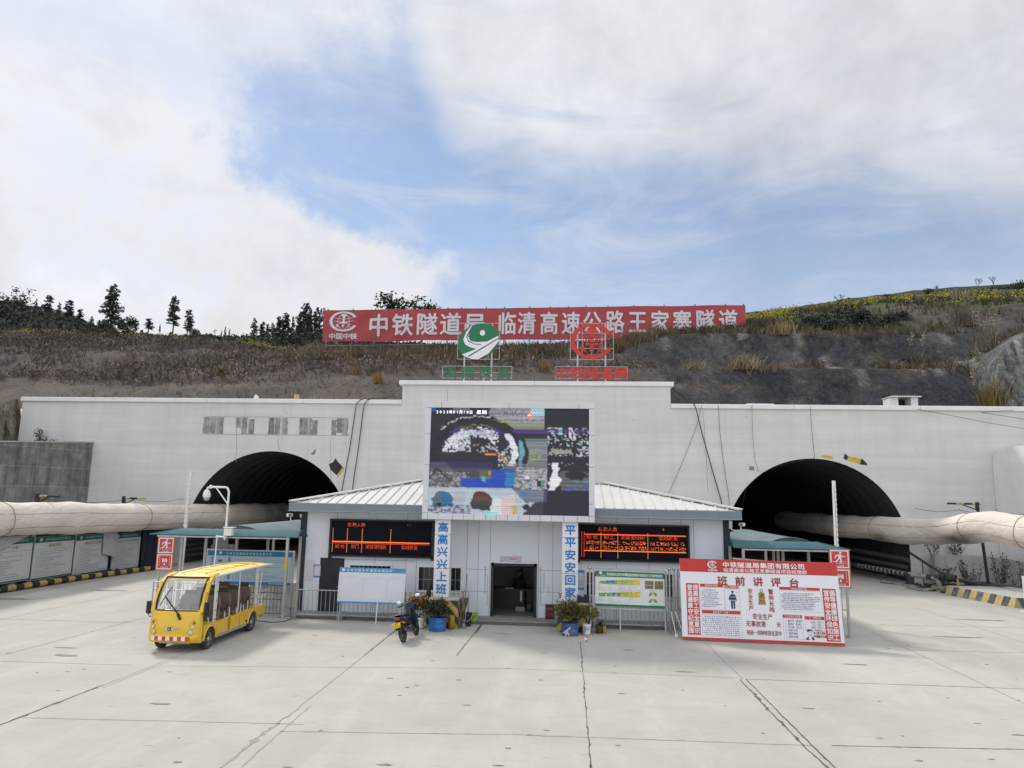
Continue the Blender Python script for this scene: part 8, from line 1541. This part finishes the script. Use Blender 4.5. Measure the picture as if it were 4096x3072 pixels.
for kind, px, a, b, Y, w, lab in (('dark', 20, 1175, 1330, 118, 150, 'dark dense thicket at the left edge of the skyline'), ('dark', 105, 1195, 1330, 116, 150, 'dark rounded thicket, second from the left edge'), ('dark', 180, 1245, 1345, 112, 110, 'dark thicket at the foot of the ragged conifers'), ('dark', 45, 1215, 1345, 104, 150, 'lower dark thicket in front of the two at the left edge of the skyline'), ('dark', 235, 1280, 1350, 108, 100, 'dark thicket under the small round-topped conifer'), ('dark', 300, 1292, 1350, 106, 90, 'dark thicket under the double-trunked conifer'), ('brown', 215, 1322, 1375, 90, 80, 'brown domed bush below the round-topped conifer'), ('brown', 270, 1326, 1378, 88, 70, 'low brown bush below the double-trunked conifer'), ('brown', 550, 1322, 1376, 90, 90, 'low brown bush right of the brown dome before the biggest conifer'), ('dark', 516, 1262, 1335, 112, 78, 'dark low bush crowded against the right foot of the biggest tree'), ('dark', 425, 1285, 1330, 114, 60, 'dark low bush at the left foot of the biggest tree'),
    ('dark', 70, 1325, 1380, 92, 70, 'grey-green round bush above the yellow flowers at the far left'), ('brown', 135, 1312, 1375, 90, 74, 'brown domed bush above the yellow flowers at the far left'), ('brown', 455, 1308, 1365, 92, 80, 'brown domed bush in front of the biggest conifer'), ('brown', 340, 1325, 1370, 92, 80, 'low brown bush left of the biggest conifer'), ('dark', 780, 1310, 1352, 112, 40, 'small dark bush under the leaning conifer'),
    ('green', 1035, 1336, 1400, 96, 80, 'pale green bush at the left end of the wood by the banner'), ('green', 1090, 1346, 1412, 94, 84, 'pale green bush in the middle of the wood edge by the banner'), ('dark', 1170, 1320, 1415, 98, 90, 'dark bush under the conifers left of the banner'), ('dark', 1270, 1310, 1425, 97, 100, 'dark bush under the tall conifers beside the banner edge'), ('dark', 860, 1340, 1380, 120, 120, 'dark wood edge below the distant conifers, left part'), ('dark', 960, 1335, 1385, 118, 120, 'dark wood edge below the distant conifers, right part'),
    ('dark', 3150, 1245, 1290, 72, 40, 'dark bush left of the yellow field above the cut slope'), ('dark', 3375, 1190, 1235, 84, 60, 'dark bush breaking the yellow field edge on the skyline'), ('dark', 3712, 1149, 1190, 95, 34, 'small upright bush on the right skyline above the yellow field'), ('dark', 3550, 1178, 1205, 95, 50, 'low bush on the right skyline left of the upright one')): tree(kind, px, a, b, Y, lab, w, G3, 'bush', 'bush')
r_ = random.Random(8)
for i in range(9): px = 3790+i*40; tree('dark', px, 1178-i*7-(i % 3)*5, 1222-i*3, 118, 'dark tea-like bush on the ridge at the far right, %s from the left' % ordinal(i), 62, 'dark bushes on the right ridge', 'bush', 'bush')
for i, (px, a, b, w) in enumerate(((3330, 1265, 1350, 130), (3430, 1290, 1385, 150), (3520, 1255, 1345, 120), (3400, 1225, 1310, 140), (3590, 1245, 1300, 90), (3260, 1250, 1325, 120))): tree('dark', px, a, b, 58+i*.6, 'dark green bush hanging over the cut slope right of the banner, %s' % ('leftmost lower', 'middle lower', 'upper right', 'upper middle', 'rightmost', 'upper leftmost')[i], w, 'bushes on the cut slope', 'bush', 'bush')
# bamboo-like fronds behind the banner and at the far left; bare winter trees on the right skyline
def fronds(px, top, base, Y, n, label, spread):
    x, z1 = at_y(px, top, Y); _, z0 = at_y(px, base, Y); t = thing('bamboo_clump', label, 'tree', (x, Y, z0)); r = np.random.default_rng(int(px)); V = []; F = []; T = []; k = 0; B = MB()
    for i in range(n):
        a = r.uniform(0, 6.28); h = (z1-z0)*r.uniform(.6, 1); d = np.array([math.cos(a), math.sin(a)*.6, 0])*spread*r.uniform(.2, 1); q = np.linspace(0, 1, 14); P = np.stack([d[0]*q**2, d[1]*q**2, h*(q*1.35-.35*q**4*1.0)], 1); B.tube([tuple(p) for p in P[::3]], [.07, .05, .035, .02, .01][:len(P[::3])], 5)
        m_ = 62; ii = r.integers(5, 14, m_); p = P[ii]+r.normal(size=(m_, 3))*.32; v, f, tt = leaves(p, r.normal(size=(m_, 3))+np.array([d[0]*.3, d[1]*.3, -.5]), r.uniform(.35, .7, m_), .2, mixt((.015, .024, .014), (.06, .075, .04), r.random(m_)), r); V.append(v); F.append(f+k); T.append(tt); k += len(v)
    tinted('crown', np.concatenate(V), np.concatenate(F), np.concatenate(T), needle_m, t); t['_local'] = True; B.build('trunk', bark, t)
fronds(1590, 1178, 1300, 80, 9, 'feathery dark tree rising behind the red banner, left of two', 3.0); fronds(1700, 1214, 1300, 82, 7, 'feathery dark tree rising behind the red banner, right of two', 2.6); fronds(75, 1155, 1260, 120, 5, 'drooping feathery bamboo at the far left skyline', 4)
def bare(px, top, base, Y, label, seed):
    x, z1 = at_y(px, top, Y); _, z0 = at_y(px, base, Y); t = thing('bare_tree', label, 'tree', (x, Y, z0), 'bare winter trees'); m = MB(); r = random.Random(seed)
    def br(p, d, l, rad, k):
        q = p+d*l; m.tube([p, p.lerp(q, .5)+Vector((r.uniform(-.06, .06), r.uniform(-.06, .06), 0))*l, q], [rad, rad*.8, rad*.6], 4)
        if k: [br(q, (d+Vector((r.uniform(-.7, .7), r.uniform(-.5, .5), r.uniform(-.1, .5)))).normalized(), l*r.uniform(.6, .85), rad*.6, k-1) for _ in range(3)]
    t['_local'] = True; br(Vector((0, 0, 0)), Vector((0, 0, 1)), (z1-z0)*.34, .07, 4); m.build('branches', mat('twig_grey', (.12, .11, .10), .9, .2, 6), t)
bare(3905, 1110, 1170, 100, 'bare spreading winter tree left of another on the far right skyline', 3); bare(3972, 1105, 1165, 100, 'bare thin winter tree right of the spreading one on the far right skyline', 4); bare(3745, 1140, 1190, 98, 'small bare bush beside the upright bush on the right skyline', 5); bare(860, 1318, 1345, 150, 'faint bare tree on the low skyline left of the three tiny conifers', 6); bare(3360, 1175, 1230, 84, 'dry leafless stalks on the skyline above the yellow field', 7)

# ------------------------------------------------------------------ ground cover
def tufts(x, y, h, n, spread, tint, seed, wd=.035, curve=.5, z=None):
    r = np.random.default_rng(seed); k = len(x); X = np.repeat(x, n); Y = np.repeat(y, n); H = np.repeat(h, n)*r.uniform(.5, 1.1, k*n); T = np.repeat(tint, n, 0)*r.uniform(.6, 1.35, (k*n, 1))
    a = r.uniform(0, 6.28, k*n); l = r.uniform(.1, 1, k*n)*spread; bx_ = X+r.normal(size=k*n)*.12*H; by = Y+r.normal(size=k*n)*.12*H; bz = (hz(bx_, by) if z is None else np.repeat(z, n))-.08
    dx, dy = np.cos(a)*l*H, np.sin(a)*l*H; sx, sy = -np.sin(a+1)*wd*H**.5, np.cos(a+1)*wd*H**.5
    B1 = np.stack([bx_-sx, by-sy, bz], 1); B2 = np.stack([bx_+sx, by+sy, bz], 1); M1 = np.stack([bx_+dx*.4-sx*.8, by+dy*.4-sy*.8, bz+H*.6], 1); M2 = np.stack([bx_+dx*.4+sx*.8, by+dy*.4+sy*.8, bz+H*.6], 1); T1 = np.stack([bx_+dx-sx*.2, by+dy-sy*.2, bz+H*(1-curve*l*.5)], 1); T2 = np.stack([bx_+dx+sx*.2, by+dy+sy*.2, bz+H*(1-curve*l*.5)], 1)
    V = np.stack([B1, B2, M2, M1, T2, T1], 1).reshape(-1, 3); i = np.arange(k*n)[:, None]*6; F = np.concatenate([i+np.array([[0, 1, 2, 3]]), i+np.array([[3, 2, 4, 5]])]); return V, F, np.repeat(T, 6, 0)
def scatter(n, x0, x1, y0, y1, keep, seed):
    r = np.random.default_rng(seed); x = r.uniform(x0, x1, n); y = r.uniform(y0, y1, n); k = keep(x, y, r); return x[k], y[k], r
def cover(name, label, cat, parts):
    V, F, T = [], [], []; n = 0
    for v, f, t in parts: V.append(v); F.append(f+n); T.append(t); n += len(v)
    o = tinted(name, np.concatenate(V), np.concatenate(F), np.clip(np.concatenate(T), 0, 1), attr_mat('dry_blade', rough=.9, spec=.1), kind='stuff'); tag(o, label, cat)
A_ = []
x, y, r = scatter(15000, -66, 9, 49.0, 82, lambda x, y, r: (fbm(x*.3, y*.3, 80)+.5 > .36) & ~((x > 5) & (y < 57)) & (r.random(len(x)) < np.clip((y-48.5)/3, .15, 1)), 50)
g_ = np.clip(fbm(x*.25, y*.25, 81)+.5, 0, 1); A_.append(tufts(x, y, r.uniform(.3, .85, len(x))*(.5+g_), 7, .9, mixt(mixt((.09, .074, .068), (.215, .175, .155), np.clip(g_*1.6-.3, 0, 1)), (.19, .135, .075), (r.random(len(x)) < .06)*.7), 51, .024, .9))
x, y, r = scatter(2300, -24, 9, 56.0, 66, lambda x, y, r: r.random(len(x)) < .8, 52); A_.append(tufts(x, y, r.uniform(.6, 1.5, len(x)), 9, .4, mixt((.09, .07, .045), (.24, .19, .12), r.random(len(x))**1.3), 53, .024, .4))
x, y, r = scatter(500, -36, -10.5, 45.2, 48.5, lambda x, y, r: r.random(len(x)) < .5, 54); A_.append(tufts(x, y, r.uniform(.15, .4, len(x)), 6, .8, mixt((.12, .10, .075), (.28, .22, .14), r.random(len(x))), 55))
x, y, r = scatter(520, 6, 40, 50.2, 53.2, lambda x, y, r: (fbm(x*.5, y*.5, 82)+.5 > .42), 56); A_.append(tufts(x, y, r.uniform(.25, .8, len(x)), 9, .9, mixt((.09, .07, .052), (.25, .20, .13), r.random(len(x))**1.8), 57))
x, y, r = scatter(420, 5, 30, 55.2, 58, lambda x, y, r: r.random(len(x)) < .9, 58); A_.append(tufts(x, y, r.uniform(.3, .9, len(x)), 8, .7, mixt((.07, .06, .04), (.20, .165, .10), r.random(len(x))**1.5), 59))
x, y, r = scatter(900, 22, 62, 52.6, 66, lambda x, y, r: (fbm(x*.3, y*.3, 83)+.5 > .48) & (x > 26-(y-56)*.2), 60); A_.append(tufts(x, y, r.uniform(.4, 1.1, len(x)), 8, .6, mixt((.065, .055, .05), (.17, .14, .10), r.random(len(x))), 61))
x, y, r = scatter(500, 6, 34, 45, 47.4, lambda x, y, r: r.random(len(x)) < .45, 62); A_.append(tufts(x, y, r.uniform(.2, .6, len(x)), 7, .8, mixt((.08, .075, .065), (.26, .24, .2), r.random(len(x))), 63))
cover('dry_grass', 'dry brown and straw-coloured winter grass over the hillside', 'grass', A_)
A_ = []
x, y, r = scatter(2600, 9, 75, 65.5, 82, lambda x, y, r: (fbm(x*.2, y*.2, 84)+.5 > .33), 64); A_.append(tufts(x, y, r.uniform(.4, .9, len(x)), 7, .4, mixt((.03, .042, .024), (.085, .09, .045), r.random(len(x))), 65))
x, y, r = scatter(2300, 9, 36, 57, 66, lambda x, y, r: (x-9 < 10+(66-y)*.3), 66); A_.append(tufts(x, y, r.uniform(.4, 1.0, len(x)), 7, .5, mixt((.03, .032, .026), (.095, .082, .055), r.random(len(x))), 67))
cover('green_herbage', 'green and olive weeds covering the slope above the cut faces', 'weeds', A_)
def flower_band(x, y, seed, h0=.55):
    r = np.random.default_rng(seed); k = 9; n = len(x)*k; p = np.stack([np.repeat(x, k)+r.normal(size=n)*.28, np.repeat(y, k)+r.normal(size=n)*.28, np.zeros(n)], 1); p[:, 2] = hz(p[:, 0], p[:, 1])+h0+r.normal(size=n)*.16; return leaves(p, r.normal(size=(n, 3))+np.array([0, 0, .8]), r.uniform(.08, .16, n), .6, mixt((.24, .22, .04), (.46, .39, .08), r.random(n)), r)
P_ = []
x, y, r = scatter(950, 12, 75, 68.5, 80, lambda x, y, r: (fbm(x*.3, y*.5, 85)+.5 > .40) & (r.random(len(x)) < .75), 68); P_.append(flower_band(x, y, 69))
x, y, r = scatter(260, 13, 19, 62.5, 66.5, lambda x, y, r: abs((y-62.4)-(x-13)*.62) < .8, 70); P_.append(flower_band(x, y, 71)); x, y, r = scatter(70, 18.5, 21, 65.5, 67.5, lambda x, y, r: r.random(len(x)) < .7, 72); P_.append(flower_band(x, y, 73))
x, y, r = scatter(70, -64, -54, 74, 79, lambda x, y, r: r.random(len(x)) < np.clip((-53-x)/8, 0, 1), 74); P_.append(flower_band(x, y, 75)); x, y, r = scatter(60, -54, -45, 77, 80, lambda x, y, r: r.random(len(x)) < .25, 76); P_.append(flower_band(x, y, 77, .9))
x, y, r = scatter(55, -40, -33.5, 80, 84, lambda x, y, r: r.random(len(x)) < .8, 78); P_.append(flower_band(x, y, 79, 1.1)); x, y, r = scatter(14, -28.5, -26, 74, 77, lambda x, y, r: r.random(len(x)) < .9, 80); P_.append(flower_band(x, y, 81, .8))
cover('yellow_flowers', 'bands of yellow rape flowers along the hill tops', 'flowers', P_)
def reed(x, y, h, n, label, ca, cb, plume, seed, spread=.5):
    plume = int(plume*.6); n = int(n*1.6)
    t = thing('reed_clump', label, 'reed clump', (x, y, float(hz(x, y))), 'tall reed clumps on the cut slope'); r = np.random.default_rng(seed); V, F, T = tufts(r.normal(size=n)*.22*spread*h, r.normal(size=n)*.22*spread*h, h*r.uniform(.4, 1, n), 7, spread, mixt(ca, cb, r.random(n))*.8, seed, .016, .6, np.zeros(n)); tinted('blades', V, F, T, _mats['dry_blade'], t)
    if plume:
        m = plume*26; i = r.integers(0, plume, m); a = r.uniform(0, 6.28, plume); l = r.uniform(.15, .5, plume)*h; c = np.stack([np.cos(a)*l, np.sin(a)*l, h*r.uniform(.9, 1.25, plume)], 1); p = c[i]+r.normal(size=(m, 3))*np.array([.06, .06, .22]); V, F, T = leaves(p, r.normal(size=(m, 3))+np.array([0, 0, 1]), r.uniform(.08, .2, m), .3, mixt((.20, .17, .13), (.34, .30, .24), r.random(m)), r); tinted('plumes', V, F, T, _mats['dry_blade'], t)
reed(27.4, 47.2, 2.6, 46, 'big ochre reed clump on the portal top at the foot of the gunite mound', (.13, .105, .035), (.30, .235, .10), 9, 90, .42); reed(29.2, 50.5, 2.2, 34, 'pale plumed reed clump beside the upper edge of the gunite mound', (.16, .135, .09), (.36, .31, .23), 16, 91, .5); reed(36.5, 55, 2.6, 46, 'ochre reed clump at the right edge above the gunite mound', (.14, .11, .04), (.32, .25, .12), 14, 92, .6); reed(31.5, 57, 2.3, 36, 'grey-brown reed clump on the bare earth slope at the right', (.13, .105, .085), (.30, .25, .20), 18, 93, .6)
reed(25.8, 53, 1.7, 26, 'thin dark reed clump on the bench left of the pale plumed one', (.10, .08, .07), (.26, .21, .17), 8, 94, .7); reed(16.8, 55.6, 1.8, 30, 'straw reed clump tumbling down the upper cut face', (.22, .17, .10), (.42, .34, .22), 0, 95, .9); reed(12.5, 51, 1.7, 50, 'flattened straw heap on the bench right of the red characters', (.22, .18, .12), (.46, .38, .26), 0, 96, 1.5); reed(9.2, 51.2, 1.2, 34, 'low straw tuft on the bench beside the red characters', (.2, .16, .1), (.4, .33, .22), 0, 97, 1.4); reed(4.2, 55.5, 1.6, 30, 'brown grass clump at the left end of the cut face', (.14, .10, .06), (.30, .22, .13), 6, 98, .6)
for i, (x, y, lab) in enumerate(((-27, 53, 'orange-tan grass tuft on the left hill below the flower patch'), (-15.5, 50.8, 'orange-tan grass tuft below the left end of the red banner'), (-17, 54.5, 'tan grass tuft between the banner posts at the left'), (-1.5, 50, 'orange-tan grass clump between the two portal logos'), (-13, 47.5, 'low rusty grass tuft on the bare soil above the left coping'))): reed(x, y, 1.0, 26, lab, (.24, .15, .06), (.42, .27, .11), 0, 100+i, .7)
x, y, r = scatter(3600, -66, 6, 50.5, 84, lambda x, y, r: (fbm(x*.14, y*.2, 90)+.5 > .47), 91)
n_ = 16; X_ = np.repeat(x, n_)+r.normal(size=len(x)*n_)*.34; Y_ = np.repeat(y, n_)+r.normal(size=len(x)*n_)*.34; p = np.stack([X_, Y_, hz(X_, Y_)+np.repeat(r.uniform(.25, .95, len(x)), n_)*r.random(len(X_))], 1); tn = np.clip(np.repeat(fbm(x*.3, y*.3, 92)+.5+r.normal(size=len(x))*.2, n_), 0, 1); V, F, T = leaves(p, r.normal(size=(len(p), 3))+np.array([0, 0, 1.1]), r.uniform(.18, .5, len(p)), .16, mixt(mixt((.05, .046, .045), (.10, .095, .06), np.clip(np.repeat(fbm(x*.09, y*.12, 93)*2.4+.4, n_), 0, 1)), (.28, .22, .195), tn**1.4), r)
cover('brown_scrub', 'low purplish brown leafless scrub over the hillside', 'scrub', [(V, F, T)])
x, y, r = scatter(9000, -95, 16, 80, 158, lambda x, y, r: (y > 86+(fbm(x*.1, y*.1, 87))*14) & ((x > -34) | (y < 150)), 86)
n_ = 7; X_ = np.repeat(x, n_)+r.normal(size=len(x)*n_)*.5; Y_ = np.repeat(y, n_)+r.normal(size=len(x)*n_)*.5; hh = np.repeat(.4+.9*np.clip(fbm(x*.22, y*.22, 88)+.5, 0, 1)**2*(x < -30)+.4*r.random(len(x)), n_)
p = np.stack([X_, Y_, hz(X_, Y_)+hh*r.random(len(X_))], 1); tn = np.clip(np.repeat(fbm(x*.15, y*.15, 89)+.5+r.normal(size=len(x))*.15, n_), 0, 1); V, F, T = leaves(p, r.normal(size=(len(p), 3))+np.array([0, 0, .5]), r.uniform(.35, .8, len(p)), .45, mixt((.03, .038, .036), (.095, .098, .08), tn), r)
cover('woodland', 'far dark scrub and wood covering the ridge behind the dry hill', 'woodland', [(V, F, T)])
# weeds against the right wing wall and the left portal end
wl_m = attr_mat('weed_leaf', rough=.8, spec=.1)
def weed(x, y, h, n, label, seed, z=0.):
    t = thing('tall_weed', label, 'weed', (x, y, z), 'tall weeds against the walls'); r = np.random.default_rng(seed); V, F, T = [], [], []; k = 0; B = MB()
    for i in range(n):
        d = r.normal(size=2)*.22; hh = h*r.uniform(.55, 1); B.tube([(d[0]*.5, d[1]*.5, -.05), (d[0]*1.2, d[1], hh*.6), (d[0]*1.6+r.normal()*.06, d[1]*1.2, hh)], [.014, .010, .004], 4)
        m = int(24*hh); q = r.random(m)**.8; p = np.stack([d[0]*(.5+1.1*q), d[1]*(.5+.7*q), hh*(.15+.85*q)], 1)+r.normal(size=(m, 3))*.07; v, f, tt = leaves(p, r.normal(size=(m, 3))+np.array([0, 0, -.2]), r.uniform(.06, .14, m), .45, mixt((.06, .062, .055), (.19, .185, .165), r.random(m)), r); V.append(v); F.append(f+k); T.append(tt); k += len(v)
    tinted('foliage', np.concatenate(V), np.concatenate(F), np.concatenate(T), wl_m, t); t['_local'] = True; B.build('stem', bark, t)
for i, (x, y, h, n, z, lab) in enumerate(((22.9, 40.2, 2.1, 9, 0, 'tall grey weed right of the leaning bracket post'), (22.0, 41.5, 1.7, 9, 0, 'grey weed just left of the leaning bracket post'), (21.0, 42.4, 1.1, 9, 0, 'low weed at the left end of the low grey wall'), (22.4, 43.5, .8, 10, 1.64, 'weed sprouting on top of the low grey wall, right one'), (21.2, 43.5, .95, 6, 1.64, 'weed sprouting on top of the low grey wall, left one'), (23.3, 39.5, 1.9, 8, 0, 'tall thin weed furthest right against the wing wall'), (21.6, 40.6, .9, 10, .0, 'bushy low weed behind the valve'),
    (-33.9, 43.5, 1.3, 8, 7.0, 'dry weed standing at the left end of the portal wall'), (-33.3, 43.4, .75, 6, 6.95, 'small dry weed right of the first on the block wing wall'), (-32.8, 43.4, .8, 4, 6.95, 'thin dry weed nearest the portal wall on the block wing wall'))): weed(x, y, h, n, lab, 200+i, z)
for o in list(bpy.data.objects):
    if '_local' in o: del o['_local']
    if o.get('group') == '': del o['group']
